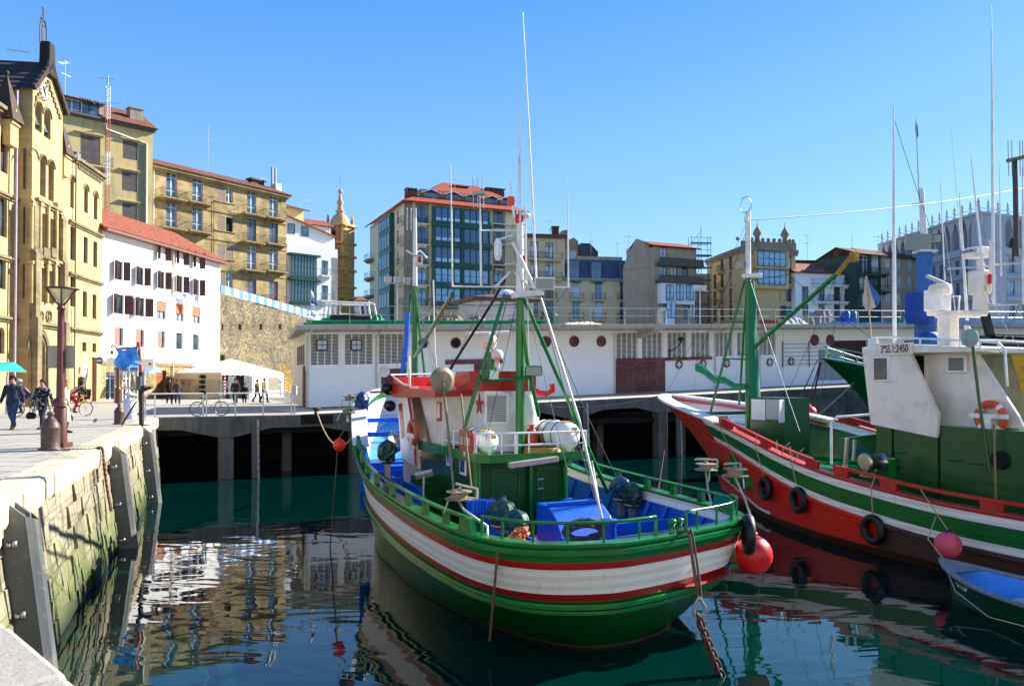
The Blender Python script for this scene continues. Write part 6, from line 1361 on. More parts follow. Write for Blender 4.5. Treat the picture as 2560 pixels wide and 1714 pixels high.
m.loft([[(cx0-.02,ya+.02,z),(cx0-.02,yb,z),(cx1+.1,yb-.02,z),(cx1+.15,ya+.15,z),(cx0+.3,ya+.18+(z-zR)*.1,z)] for z in (zR+.1,zR+.4,zR+.56)],True,False,False); m.build('casing_collar',REDP,mb)
m=MB(); m.quad((cx0+.05,ya-.03,zR+.45),(cx0+.05,yb+.04,zR+.45),(cx1,yb+.04,zR+.45),(cx1,ya,zR+.45)); m.build('casing_top',DARK,mb)
l0=on('x',cx0-.02,1212,985); l1=on('x',cx0-.02,1268,1056)
yA,yB,zA_,zB_=l0.y-.0,l1.y,l1.z,l0.z
m=MB(); x=cx0-.05; 
for (p,q) in (((yA,zA_),(yB,zA_)),((yB,zA_),(yB,zB_)),((yB,zB_),(yA,zB_)),((yA,zB_),(yA,zA_))): m.bar((x,p[0],p[1]),(x,q[0],q[1]),.07)
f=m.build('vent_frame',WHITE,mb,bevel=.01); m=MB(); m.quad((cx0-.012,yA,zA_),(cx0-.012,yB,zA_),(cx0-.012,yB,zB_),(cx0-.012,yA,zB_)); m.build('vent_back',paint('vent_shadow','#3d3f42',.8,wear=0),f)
m=MB()
for k in range(13): z=zA_+.05+(zB_-zA_-.08)*k/13; m.add([(cx0-.02,yA,z+.035),(cx0-.02,yB,z+.035),(cx0-.07,yB,z),(cx0-.07,yA,z)],[(0,1,2,3)])
m.build('vent_slats',WHITE,f)
q=on('y',.72,1189,1010); m=MB(); m.v=[]; st_=[]
for k in range(10): a=PI/2+k*PI/5; rr_=.24 if k%2==0 else .1; st_.append((q.x-.25+rr_*cos(a),q.z+rr_*1.1*sin(a)))
m.prism(st_,.715,.74); m.build('red_star',REDP,mb)
m=MB(); m.box(6.0,-.1,SZ,6.3,.55,SZ+.42); m.build('white_locker',WHITE,mb,bevel=.03)
q=on('x',6.1,1325,1100); m=MB(); m.lathe([(.3,SZ),(.3,SZ+.35),(.32,SZ+.36),(.3,SZ+.4),(.29,SZ+.95),(.2,SZ+1.25),(.18,SZ+1.3)],(6.4,q.y-.06,0),18); m.build('vent_cylinder',WHITE,mb)
q=on('x',6.6,1362,970); m=MB(); m.tube([(7.0,-.6,zR+.08),(6.8,-.7,zR+.05),(6.6,q.y-.05,zR+.02),(6.6,q.y-.22,zR+.1),(6.6,q.y-.2,zR+.26)],.07,8); m.build('exhaust_hook',REDP,mb)
# white railing of the upper deck
m=MB(); rh=.52; rp=[(4.88,-1.28),(4.88,-.55),(4.88,.15),(4.88,.8),(4.9,1.08),(5.1,1.3),(5.7,1.34),(6.3,1.36),(6.95,1.38)]
for z in (SZ+rh,SZ+rh*.5): m.tube([(x,y,z) for x,y in rp],.022,6)
m.tube([(4.88,-1.28,SZ+rh),(6.9,-1.3,SZ+rh)],.022,6)
for x,y in rp: m.tube([(x,y,SZ),(x,y,SZ+rh)],.022,6)
for x,y,w_ in ((4.9,-.85,.05),(4.9,-1.25,.05),(4.9,.45,.045),(5.15,1.32,.05),(5.6,1.35,.05)): m.bar((x,y,SZ),(x,y,SZ+rh),w_*1.6,w_*1.2)
m.build('upper_railing',WHITE,mb)
g0=on('y',1.42,1147,1085); g1=on('y',1.42,1181,1115); cx_=(g0.x+g1.x)/2; m=MB(); m.box(cx_-.37,1.4,SZ+.12,cx_+.37,1.43,SZ+.58); sg=m.build('number_board',REDP,mb,bevel=.012); txt(sg,'SSI 2380',.235,(cx_,1.44,SZ+.33),(PI/2,0,PI),WHITE,sx=.74)
# masts
MG=GREENP; ms=on('x',5.75,1300,1118); mx,my=5.75,ms.y
zt1=on('x',mx,1290,745).z; zt2=on('x',mx,1284,545).z
m=MB(); m.tube([(mx,my,1.),(mx,my,SZ+2.5),(mx,my,zt1)],[.105,.1,.085],12); m.tube([(mx+.3,my-.12,SZ),(mx+.25,my-.06,zt1)],.04,8); m.build('main_mast',MG,mb)
m=MB(); m.tube([(mx,my,zt1),(mx,my,zt2)],[.1,.075],10); m.build('mast_top',WHITE,mb)
def line(name,mat,r,*pp,n=6):              # pp: (axis,val,px,py)
    m=MB(); m.tube([on(*p) for p in pp],r,n); return m.build(name,mat,mb)
X_=mx
line('mast_leg',MG,.045,('x',X_,1262,735),('x',5.6,1160,1072))
line('mast_leg',MG,.045,('x',X_,1308,742),('y',-2.8,1523,1240))
line('mast_leg',MG,.05,('x',X_,1300,745),('x',X_-.2,1318,905),('x',5.9,1347,1040))
line('brace',WHITE,.05,('x',X_,1282,605),('x',X_-.3,1337,722)); line('brace',WHITE,.03,('x',X_,1287,680),('x',X_-.2,1325,718)); line('brace',WHITE,.025,('x',X_,1275,680),('x',X_,1240,715))
line('yard',WHITE,.022,('x',X_,1130,716),('x',X_,1424,718)); line('yard',WHITE,.02,('x',X_,1198,576),('x',X_,1312,576)); line('yard',WHITE,.02,('x',X_,1262,660),('x',X_,1318,657)); line('yard',WHITE,.025,('x',X_,1250,598),('x',X_,1282,588))
q0=on('x',X_-.15,1284,738); q1=on('x',X_-.15,1352,732); m=MB(); m.bar(q0,q1,.3,.14); m.build('mast_platform',WHITE,mb,bevel=.02)
q=on('x',X_-.3,1360,708); lampf(mb,(q.x,q.y,q.z),-PI/2-.3,.24,WHITE)
for px,py,mt in ((1298,548,'red'),(1307,650,'red')): q=on('x',X_,px,py); m=MB(); m.lathe([(.08,-.1),(.095,-.05),(.095,.07),(.07,.1)],(q.x,q.y,q.z),12); m.build('red_lantern',paint('lantern_red','#d01018',.25,wear=0),mb)
q=on('x',X_,1277,503); m=MB(); m.box(q.x-.05,q.y-.07,q.z-.1,q.x+.05,q.y+.07,q.z+.1); m.build('orange_beacon',paint('beacon_orange','#e0551a',.4),mb)
q=on('x',X_,1302,540); m=MB(); m.lathe([(.03,-.05),(.13,0),(.12,.06),(.02,.1)],(q.x,q.y-.1,q.z),12); m.build('gps_dome',WHITE,mb)
ladr=[]
line('ladder_side',WHITE,.022,('x',X_-.1,1313,510),('x',X_-.1,1316,720)); line('ladder_side',WHITE,.022,('x',X_-.1,1300,510),('x',X_-.1,1303,730))
for py in range(560,725,32): line('rung',WHITE,.015,('x',X_-.1,1300,py),('x',X_-.1,1315,py+2))
for (xa_,ya_,xb_,yb_,r_) in ((1343,735,1307,30,.03),(1303,730,1295,200,.018),(1300,700,1301,290,.016),(1293,540,1296,395,.02),(1131,716,1127,410,.02),(1421,716,1419,440,.02),(1203,716,1200,490,.03),(1316,700,1305,520,.02),(1286,545,1275,455,.035),(1322,1000,1316,520,.014)):
    m=MB(); a=on('x',X_,xa_,ya_); b_=on('x',X_,xb_,yb_); m.tube([a,a.lerp(b_,.6),b_],[r_,r_*.9,r_*.35],6); m.build('whip_antenna',WHITE,mb)
for px in (1182,1193,1207): line('yagi_rod',STEEL,.012,('x',X_,px,438 if px!=1193 else 445),('x',X_,px+2,520))
line('yagi_bar',STEEL,.05,('x',X_,1182,485),('x',X_,1210,483))
q=on('x',X_,1245,618); m=MB(); m.lathe([(.05,-.3),(.09,-.2),(.09,.1),(.04,.2)],(q.x,q.y,q.z),10); m.build('horn',WHITE,mb)
# cross frame with lamps
line('lamp_frame',MG,.04,('x',X_-.3,1200,953),('x',X_-.3,1322,943)); 
q=on('x',X_-.35,1226,935); lampf(mb,(q.x,q.y,q.z),-PI/2+.5,.19,GREENP); q=on('x',X_-.35,1332,925); lampf(mb,(q.x,q.y,q.z),-PI/2-.3,.2,GREENP)
# radar
q=on('x',8.6,1228,918); q2=on('x',8.6,1228,880); m=MB(); m.tube([(8.6,q.y,zR),(8.6,q.y,q2.z)],.1,10); m.build('radar_post',MG,mb)
q3=on('x',8.6,1222,850); m=MB(); m.lathe([(.12,-.25),(.2,-.15),(.22,.05),(.14,.16),(.08,.2)],(8.6,q3.y,q3.z),14); m.build('radar_housing',CRM,mb)
a=on('x',8.6,1167,835); b_=on('x',8.6,1270,830); m=MB(); m.bar(a,b_,.16,.09); m.build('radar_bar',WHITE,mb,bevel=.02)
q4=on('x',8.4,1243,890); m=MB(); m.lathe([(.06,-.3),(.06,-.1),(.15,-.08),(.16,.08),(.1,.16),(.02,.18)],(8.4,q4.y,q4.z),12); m.build('radome',WHITE,mb)
# foremast
fx=11.4; f0=on('x',fx,1037,940); fy=f0.y
zg_=on('x',fx,1034,715).z; zw=on('x',fx,1030,545).z
m=MB(); m.tube([(fx,fy,2.3),(fx,fy,zg_)],[.11,.085],10); m.build('foremast',MG,mb); m=MB(); m.tube([(fx,fy,zg_),(fx,fy,zw)],[.075,.05],8); m.build('foremast_top',WHITE,mb)
line('foremast_leg',MG,.035,('x',fx,1026,735),('y',1.4,1004,1100)); line('foremast_leg',MG,.035,('x',fx,1040,745),('x',fx-.3,1062,940))
line('boom',MG,.06,('x',fx-.1,1037,893),('x',X_+.4,1131,735)); line('black_hose',IRON,.035,('x',X_+.3,1262,700),('x',7.8,1225,765),('x',8.4,1120,930))
for xa_,xb_ in ((1018,1018),(1028,1028),(1040,1040)): line('foremast_antenna',WHITE,.014,('x',fx,xa_,520),('x',fx,xb_,575))
line('foremast_yard',WHITE,.03,('x',fx,1016,626),('x',fx,1032,636)); line('foremast_yard',WHITE,.025,('x',fx,1032,640),('x',fx,1050,626),('x',fx,1068,645))
q=on('x',fx,1046,650); m=MB(); m.box(q.x-.1,q.y-.1,q.z-.12,q.x+.1,q.y+.1,q.z+.14); m.build('masthead_lamp',WHITE,mb); m=MB(); m.box(q.x-.11,q.y-.05,q.z-.09,q.x+.11,q.y+.05,q.z+.09); m.build('lamp_lens',REDP,mb)
line('furled_flag',BLUEP,.08,('x',fx-.6,1019,780),('x',fx-.6,1016,860),('x',fx-.6,1010,905),('x',fx-.5,1004,960)); line('jackstaff',WHITE,.035,('x',10.2,1022,890),('x',10.2,1024,965))
line('whip_antenna',WHITE,.02,('x',9.,1083,700),('x',9.,1087,870),('x',9.,1092,935))
# stays and wires
for a,b_ in (((X_,1285,740),(fx,1035,745)),((X_,1350,738),(4.,1500,1290)),((X_,1270,736),(9.2,1230,880)),((fx,1040,740),(X_,1290,760))):
    m=MB(); m.tube(sag(on('x',*a),on('x',*b_),.12),.011,5); m.build('stay_wire',RIG,mb)
line('derrick_pole',paint('bone_white','#d8cfc0',.5),.03,('x',X_-.2,1352,745),('x',4.,1448,1050),('x',3.,1505,1296)); line('deck_pole',paint('bone_white','#d8cfc0',.5),.022,('x',4.,1480,1152),('x',3.1,1502,1290))
m=MB(); m.tube(sag(on('x',X_-.2,1345,740),on('y',-2.7,1560,1230),.15),.01,5); m.build('stay_wire',RIG,mb)
# satellite disc and hand poles
q=on('y',1.75,1108,950); r=thing('satellite_disc','beige round dish on a long pole beside the wheelhouse of the central boat','dish',BM.w(q.x,q.y,q.z),BM.a)
m=MB(); m.lathe([(.02,-.03),(.2,-.02),(.3,.03),(.3,.05),(.02,.04)],(0,0,0),24,'x',False); d=m.build('dish_face',BEIGE,r,rot=(0,0,.1)); m=MB(); e=BM.loc(pt(1135,1245,1)) 
q2=on('y',1.75,1136,1240); m.tube([(0,0,-.05),((q2.x-q.x)*.5,.0,(q2.z-q.z)*.5),(q2.x-q.x,0,q2.z-q.z)],.03,6); m.build('pole',paint('olive_pole','#7d7350',.5),r)
q=on('y',1.8,1152,985); q2=on('y',1.8,1178,1215); m=MB(); m.tube([(0,0,0),q2-q],.022,6); tag(m.build('bamboo_pole',paint('bamboo','#8a7440',.5),loc=BM.w(*q),rot=(0,0,BM.a)),'thin bamboo pole leaning on the green house side behind the number board','pole')
# aft deck gear: blue engine cover, bollard, pens
z_=1.9; e0=on('z',z_,1363,1262); e1=on('z',z_,1489,1252)
ex0,ex1=min(e0.x,e1.x)-.25,max(e0.x,e1.x)+.35; ey1,ey0=e0.y+.02,e1.y-.05
m=MB(); cv=[(ex1,1.),(ex1,z_),(ex0+.1,z_),(ex0-.25,z_-.22),(ex0-.5,z_-.55),(ex0-.6,1.)]; m.prism(cv,ey0,ey1); m.build('engine_cover',BLUEP,mb,bevel=.02)
m=MB(); m.bar((ex0+.1,ey0,z_+.03),(ex0+.1,ey1,z_+.03),.06); m.bar((ex0+.15,ey0+.1,z_+.03),(ex0+.15,ey0+.35,z_+.1),.04); m.tube([(ex0+.35,ey1-.5,z_),(ex0+.35,ey1-.5,z_+.08),(ex0+.35,ey1-.75,z_+.08),(ex0+.35,ey1-.75,z_)],.012,5); m.build('cover_hinge',BLUEP,mb)
q=on('z',1.78,1524,1298); m=MB(); m.lathe([(.14,1.),(.13,1.66),(.17,1.7),(.17,1.78),(.02,1.8)],(q.x,q.y,0),16); m.build('blue_bollard',BLUEP,mb); bl_=q
for (x0,x1,y0,y1,zt_) in ((3.6,3.68,1.1,2.7,1.5),(2.3,2.38,.9,2.5,1.42),(2.3,3.68,1.0,1.07,1.5),(3.0,3.06,1.1,2.6,1.4),(1.2,1.28,-2.2,2.0,1.3),(1.2,3.2,-1.05,-.98,1.35),(3.3,3.4,-2.7,-1.,1.55),(2.,2.06,-2.7,-1.,1.4)):
    y1=clipy(Hm,x1,1.,y1); y0=-clipy(Hm,x1,1.,-y0) if y0<-1.5 else y0; m=MB(); m.box(x0,min(y0,y1-.05),1.,x1,y1,zt_); m.build('pen_board',BLUEP,mb)
m=MB(); m.box(1.0,-1.2,1.,1.7,1.2,1.2); m.build('stern_locker',BLUEP,mb,bevel=.02)
# forward boxes on port side
for (x0,x1,y0,y1,zt_) in ((7.4,9.9,1.75,1.83,1.95),(8.7,8.78,1.8,2.7,2.05),(9.9,9.98,.4,2.7,2.1),(7.4,7.48,1.8,2.7,1.7),(6.2,7.4,1.8,1.86,1.5)):
    y1=clipy(Hm,x1,1.,y1); y0=-clipy(Hm,x1,1.,-y0) if y0<-1.5 else y0; m=MB(); m.box(x0,min(y0,y1-.05),1.,x1,y1,zt_); m.build('pen_board',BLUEP,mb)
m=MB(); m.box(5.4,1.5,1.01,7.1,2.3,1.3); m.build('red_hatch',RDK,mb)
m=MB(); m.box(9.95,.3,1.,10.4,1.75,2.2); m.build('fore_box',BLUEP,mb)
q=on('x',10.8,1000,1030); m=MB(); m.lathe([(.2,-.4),(.38,-.38),(.34,-.3),(.22,0),(.34,.25),(.3,.3)],(10.9,1.2,2.75),18,'y'); m.build('capstan_drum',CHROME,mb); m=MB(); m.box(10.7,.3,2.25,11.1,.8,3.3); m.build('capstan_post',BLUEP,mb,bevel=.03)
# aft winch
q=on('x',4.6,1232,1265); m=MB(); m.box(q.x-.12,q.y-.05,1.,q.x+.12,q.y+.15,q.z+.05); m.box(q.x-.16,q.y-.1,q.z-.08,q.x+.16,q.y+.5,q.z+.14); 
for k in range(5): m.box(q.x-.2,q.y+.2+k*.07,q.z-.14,q.x+.2,q.y+.24+k*.07,q.z+.18)
m.build('hauler_motor',BLUEP,mb,bevel=.01); m=MB(); m.lathe([(.22,-.2),(.2,-.14),(.12,-.08),(.12,.05),(.2,.1)],(q.x,q.y-.05,q.z+.02),16,'y'); m.build('hauler_drum',CHROME,mb)
def tp(px,py,x,z,r_,h_,mat,label,seed): q=on('x',x,px,py); return tarp(BM,(q.x,q.y,z),r_,h_,mat,label,q.z-z-h_*.5,seed)
tp(1255,1283,3.9,1.,.26,.6,TARPG,'dark green tarpaulin cover, left of the pair on the aft deck by the blue winch',3); tp(1290,1312,3.2,1.,.25,.62,TARPG,'dark green tarpaulin cover with pale creases, right of the pair on the aft deck',5)
q=on('y',2.3,968,1128); tarp(BM,(q.x,q.y,1.2),.23,.6,TARPG,'dark green tarpaulin bundle on a stand beside the blue pens, port side',q.z-1.5,7)
q=on('y',2.4,943,1008); tarp(BM,(12.2,2.0,3.),.22,.62,TARPB,'blue tarpaulin bundle on the port bow of the central boat',.55,9)
q=on('y',-2.5,1553,1222); tarp(BM,(q.x,q.y,1.3),.24,.6,TARPB,'dark blue tarpaulin cover on the starboard rail, left of the green one',q.z-1.6,11); q=on('y',-2.55,1580,1236); tarp(BM,(q.x,q.y,1.3),.22,.6,TARPG,'dark green tarpaulin cover on the starboard rail, right of the blue one',q.z-1.6,13)
q=on('y',2.75,1148,1235); reel(BM,(q.x,q.y,q.z),'beige line reel on a bent arm over the port rail, centre of the photo',[(-.15,.02,-.25),(-.75,0,-.45),(-.78,0,-.85)],ang=.3)
q=on('y',2.85,903,1042); reel(BM,(10.6,2.8,q.z+.1),'beige line reel above the orange float at the port bow',[(0,0,-.3)],.9); q=on('y',2.3,905,987); reel(BM,(12.3,2.35,3.98),'beige line reel lying on the white bow bulwark',[(0,0,-.2)],.95)
F0=BM; q=on('y',-3.4,1765,1165); reel(BM,(q.x,q.y,q.z),'beige line reel, left of the pair standing off the starboard stern',[(.15,.3,-.5),(.3,.75,-1.05),(.3,.78,-1.5)],1.,1.5); q=on('y',-3.1,1838,1178); reel(BM,(q.x,q.y,q.z),'beige line reel, right of the pair standing off the starboard stern',[(.0,.2,-.5),(.1,.45,-1.0),(.1,.47,-1.4)],1.05,1.9)
q=on('y',2.2,1060,1185); r=thing('panel_lamp','flat rectangular working lamp on a bent stand over the port deck','lamp',BM.w(q.x,q.y,q.z),BM.a); m=MB(); m.box(-.19,-.08,-.04,.19,.08,.04); m.build('lamp_body',ALU,r,rot=(.7,.2,1.2)); m=MB(); m.tube([(0,0,-.05),(-.1,.05,-.4),(-.5,.1,-.9),(-.5,.1,-1.3)],.025,6); m.build('stand',ALU,r)
# life rafts, gas bottle, hose coil, bucket, drum, ropes
def raft(p,R,L,label,ang=0.):
    r=thing('life_raft',label,'life raft',BM.w(*p),BM.a+ang,'white life raft canisters on the upper deck'); m=MB(); m.lathe([(.03,-L/2-.08),(R*.8,-L/2-.04),(R,-L/2+.04),(R,-.03),(R*1.04,-.02),(R*1.04,.02),(R,.03),(R,L/2-.04),(R*.8,L/2+.04),(.03,L/2+.08)],(0,0,0),22,'x'); m.build('canister',WHITE,r)
    for x in (-L*.28,L*.05,L*.3): m=MB(); m.torus((x,0,0),R*1.02,.012,'x',22,5); m.build('strap',IRON,r)
    m=MB(); m.box(-L/2+.02,-.11,R*.72,-L/2+.3,.12,R*1.0); m.build('yellow_label',paint('yellow_label','#e2b01c',.5),r); m=MB(); m.add([(-L/2-.075,-R*.1,R*.25),(-L/2-.075,-R*.6,R*.25),(-L/2-.06,-R*.6,R*.6),(-L/2-.06,-R*.1,R*.6)],[(0,1,2,3)]); m.build('end_label',paint('yellow_label','#e2b01c',.5),r)
    m=MB(); m.box(-L*.35,-R*.8,-R-.08,-L*.28,R*.8,-R*.7); m.box(L*.28,-R*.8,-R-.08,L*.35,R*.8,-R*.7); m.build('cradle',STEEL,r)
raft((5.75,.98,SZ+.33),.25,1.15,'smaller white life raft canister on the port side of the upper deck'); raft((5.75,-.98,SZ+.4),.32,1.2,'larger white life raft canister at the starboard corner of the upper deck')
q=on('x',5.9,1334,1085); r=thing('gas_bottle','orange gas bottle between the mast and the larger life raft','gas bottle',BM.w(6.0,q.y,SZ+.01),BM.a); m=MB(); m.lathe([(.13,0),(.15,.05),(.15,.4),(.1,.5),(.04,.54),(.04,.6)],n=16); m.build('cylinder',paint('gas_orange','#d8501a',.45),r); m=MB(); m.torus((0,0,.6),.08,.012,n=14,m=5); m.build('collar',paint('gas_orange','#d8501a',.45),r)
q=on('z',SZ+.05,1330,1128); m=MB()
for k in range(4): m.torus((0,0,.03+k*.035),.42-.01*k,.025,n=26,m=6)
tag(m.build('hose_coil',paint('yellow_hose','#a3842e',.5),loc=BM.w(5.35,-.42,SZ)),'coiled yellow brown hose at the foot of the main mast','hose')
q=on('z',1.02,1333,1322); r=thing('bucket','grey metal bucket on the aft deck in front of the green house','bucket',BM.w(q.x,q.y,1.02),0); m=MB(); m.lathe([(.13,0),(.18,.34),(.19,.36),(.175,.34),(.12,.02)],n=18); m.build('pail',STEEL,r); m=MB(); m.torus((0,0,.34),.18,.008,'x',12,5,0,PI); m.build('handle',STEEL,r)
q=on('z',1.02,1358,1320); m=MB(); m.lathe([(.11,0),(.11,.55),(.12,.56),(.02,.57)],n=14); tag(m.build('can_stack',paint('printed_tin','#a8a4ac',.3,wc='#8a1f3c',wear=.6,sc=4.),loc=BM.w(q.x,q.y,1.02)),'stack of printed white and red cans beside the blue engine cover','can')
q=on('x',2.6,1467,1332); rr=random.Random(3); r=thing('rope_coil','thick dark grey rope coil hung beside the blue engine cover','rope',BM.w(2.75,q.y,q.z),BM.a)
m=MB()
for k in range(16):
    ph=rr.uniform(-.3,.3); rr1=rr.uniform(.2,.34); m.tube([(rr.uniform(-.1,.02)+.0,(rr1+.12)*cos(a*2*PI/18)+rr.uniform(-.02,.02),rr1*.62*sin(a*2*PI/18)+ph*.25) for a in range(19)],.022,6)
m.build('coils',GREYROPE,r)
ropeobj('mooring_rope','grey rope from the coil to the blue bollard on the stern deck','rope',[BM.w(2.7,q.y-.3,1.5),BM.w(bl_.x,bl_.y+.12,1.35),BM.w(bl_.x-.15,bl_.y-.05,1.35),BM.w(bl_.x,bl_.y-.18,1.4),BM.w(1.6,bl_.y-1.6,1.75)],.025,paint('light_grey_rope','#8d8d8f',.9))
# lifebuoy on wing
q=on('y',1.62,1038,1080); r=thing('lifebuoy','orange lifebuoy with a white band in a holder on the white wheelhouse wing','lifebuoy',BM.w(q.x,1.68,q.z),BM.a); m=MB(); m.torus((0,0,0),.27,.075,'y',26,10); m.build('ring',paint('faded_orange','#c0593a',.55,wc='#8f4030'),r); m=MB(); m.box(-.12,-.02,-.4,.02,.1,-.05); m.box(-.3,.05,-.12,.32,.1,-.02); m.build('band',WHITE,r)
# floats, tyres, mooring gear
def buoy(p,R,mat,label,sc=1.): r=thing('buoy',label,'buoy',p,0); m=MB(); m.sphere((0,0,0),R,20,(1,1,1.04)); m.build('ball',mat,r); m=MB(); m.lathe([(R*.28,R*.9),(R*.2,R*1.1),(R*.2,R*1.2),(.01,R*1.2)],n=12); m.build('eye',paint('dark_blue_eye','#1c1c44',.5) if mat is PINK else mat,r); return r
p=on('y',2.9,874,1114); bp=BM.w(10.9,2.95,p.z-.05); buoy(bp,.17,ORG,'small bright orange float hanging at the port bow of the central boat')
ropeobj('buoy_rope','thin rope hanging from the orange float down into the water','rope',[BM.w(11.,2.75,3.2),bp+Vector((0,0,.2)),bp+Vector((-.05,0,-.2)),(bp.x-.25,bp.y,0.-.1)],.018,ROPEB)
q=pt(1884,1386,14.5); buoy(q,.345,BUOYR,'large red ball fender at the starboard stern of the central boat'); tyre(pt(1871,1335,14.1),0,'black tyre fender wedged between the stern and the large red ball',.27,.1,1.42)
p0=BM.w(.0,-.35,2.05); q1=pt(1748,1500,12.3); 
ropeobj('mooring_rope','double brown and grey mooring rope over the stern down to the shackle','rope',[BM.w(.5,-.4,1.9),p0,p0+Vector((.0,-.12,-.1)),p0.lerp(q1,.5)+Vector((0,0,-.03)),q1],.028,ROPEB); ropeobj('mooring_rope','grey wire strop beside the brown rope over the stern','rope',[p0+Vector((.04,0,.02)),p0+Vector((.05,-.1,-.08)),p0.lerp(q1,.5)+Vector((.06,0,0)),q1+Vector((.04,0,0))],.02,GREYROPE)
r=thing('shackle','galvanised thimble shackle at the end of the stern mooring rope','shackle',q1,0); m=MB(); m.tube([(0,0,.05),(-.09,0,-.1),(-.08,0,-.22),(0,0,-.28),(.08,0,-.22),(.09,0,-.1),(0,0,.05)],.025,8); m.build('bow',STEEL,r); m=MB(); m.bar((-.1,0,-.24),(.1,0,-.24),.04); m.build('pin',STEEL,r)
r=thing('mooring_chain','rusty brown mooring chain hanging from the shackle into the water at the stern','chain',q1,0); e=pt(1812,1714,11.9)-q1
n=13
for k in range(n):
    a=Vector((0,0,-.3)).lerp(e,k/n); m=MB(); pts=[]
    for j in range(13): t_=2*PI*j/12; pts.append((.055*cos(t_)*(1 if k%2 else .25),.055*cos(t_)*(.2 if k%2 else 1),.105*sin(t_)))
    d=(e-Vector((0,0,-.3))).normalized(); ang=math.atan2(d.x,-d.z); m.tube(pts,.02,6,cap=False); m.build('link',RUST if k<n*.8 else paint('wet_chain','#1c1512',.5),r,loc=a,rot=(0,-ang,0))
a=Hm.pos(12,1.95,1,0); A0=BM.w(a.x,a.y,2.3); 
A1=pt(1243,1385,12.25); ropeobj('hanging_rope','brown rope hanging from the port quarter rail into the water','rope',[pt(1300,1350,13.2),pt(1265,1345,12.9),A1+Vector((0,.25,.14)),A1,pt(1235,1480,12.6),pt(1224,1600,12.9)],.022,ROPEB)
rr=random.Random(5); m=MB()
for k in range(5): m.tube([Vector((rr.uniform(-.1,.1),rr.uniform(-.1,.1),.05+rr.uniform(0,.15))) + Vector((math.cos(t_)*.15+t_*.06,math.sin(t_)*.12,-.03*t_)) for t_ in [x*.5 for x in range(9)]],.03,6)
tag(m.build('orange_rope',paint('orange_rope','#c46a3a',.8),loc=pt(1283,1348,13.1)),'knotted orange rope over the port quarter rail','rope')

for (a,b_) in (((fx,1030,560),(14.8,985,985)),((fx,1034,700),(9.6,1085,930)),((fx,1030,640),(X_,1283,600)),((X_,1284,560),(9.2,1120,945)),((X_,1290,760),(5.0,1215,1100)),((X_,1284,620),(3.,1420,1180)),((X_,1131,716),(fx,1040,800)),((X_,1420,718),(X_-.2,1345,800)),((fx,1034,715),(7.2,1110,985)),((fx,1060,640),(X_+.2,1130,716))):
    m=MB(); m.tube(sag(on('x',*a),on('x',*b_),.06,10),.008,4); m.build('stay_wire',RIG,mb)
NETD=netmat('deck_net','#5c4a3c','#2f3a34'); NETR=netmat('red_net','#7a3a30','#4a2a26'); NETU=netmat('blue_net2','#2a4f7a','#1c3350')
def pile(F,px,py,z,w_,d_,h_,mat,lab,seed,name='fishing_net',cat='net'):
    q=F.on('z',z,px,py); rr=random.Random(seed); m=MB(); n=16; rings=[]
    for k in range(7):
        u=k/6; s_=(1-u**1.6)*.98+.02; rings.append([(w_*s_*cos(2*PI*j/n)*(1+rr.uniform(-.14,.14)),d_*s_*sin(2*PI*j/n)*(1+rr.uniform(-.14,.14)),h_*u**.8*(1+rr.uniform(-.1,.1))) for j in range(n)])
    m.loft(rings); 
    for k in range(8):
        a0=rr.uniform(0,6); m.tube([(w_*.75*cos(a0+t_*.5)*(1-t_*.05),d_*.75*sin(a0+t_*.5),h_*(.35+.07*t_)+rr.uniform(0,.03)) for t_ in range(8)],.012,5)
    tag(m.build(name,mat,loc=F.w(q.x,q.y,z)),lab,cat)
pile(BM,1165,1350,1.02,.3,.25,.3,NETR,'small red brown net pile in the port aft pen of the central boat',1); pile(BM,1620,1318,1.02,.5,.35,.22,NETD,'dark net pile inside the starboard quarter of the central boat',2)
pile(BM,1600,1282,1.02,.35,.3,.35,paint('grey_coil_rope','#77777a',.95,sc=12),'grey rope heap beside the blue bollard, starboard side',3,'rope_heap','rope'); pile(BM,1000,1215,1.35,.28,.22,.2,NETU,'blue net bundle on the red hatch, port side of the central boat',4)
pile(BM,1085,1250,1.02,.3,.2,.25,NETD,'dark net pile in the port gangway of the central boat',5)
for k,(px,py,z,c,lab) in enumerate(((1115,1268,1.02,'#c9c4b8','off white fish box in the port gangway of the central boat'),(1655,1285,1.02,'#9fa4a8','grey fish box near the starboard stern rail of the central boat'))):
    q=BM.on('z',z,px,py); m=MB(); m.box(-.28,-.18,0,.28,.18,.02)
    for a_ in ((-.28,-.18,.28,-.16),(-.28,.16,.28,.18),(-.28,-.16,-.26,.16),(.26,-.16,.28,.16)): m.box(a_[0],a_[1],.02,a_[2],a_[3],.2)
    tag(m.build('fish_crate',paint('box'+c[1:],c,.5),loc=BM.w(q.x,q.y,z),rot=(0,0,BM.a+.3)),lab,'crate')
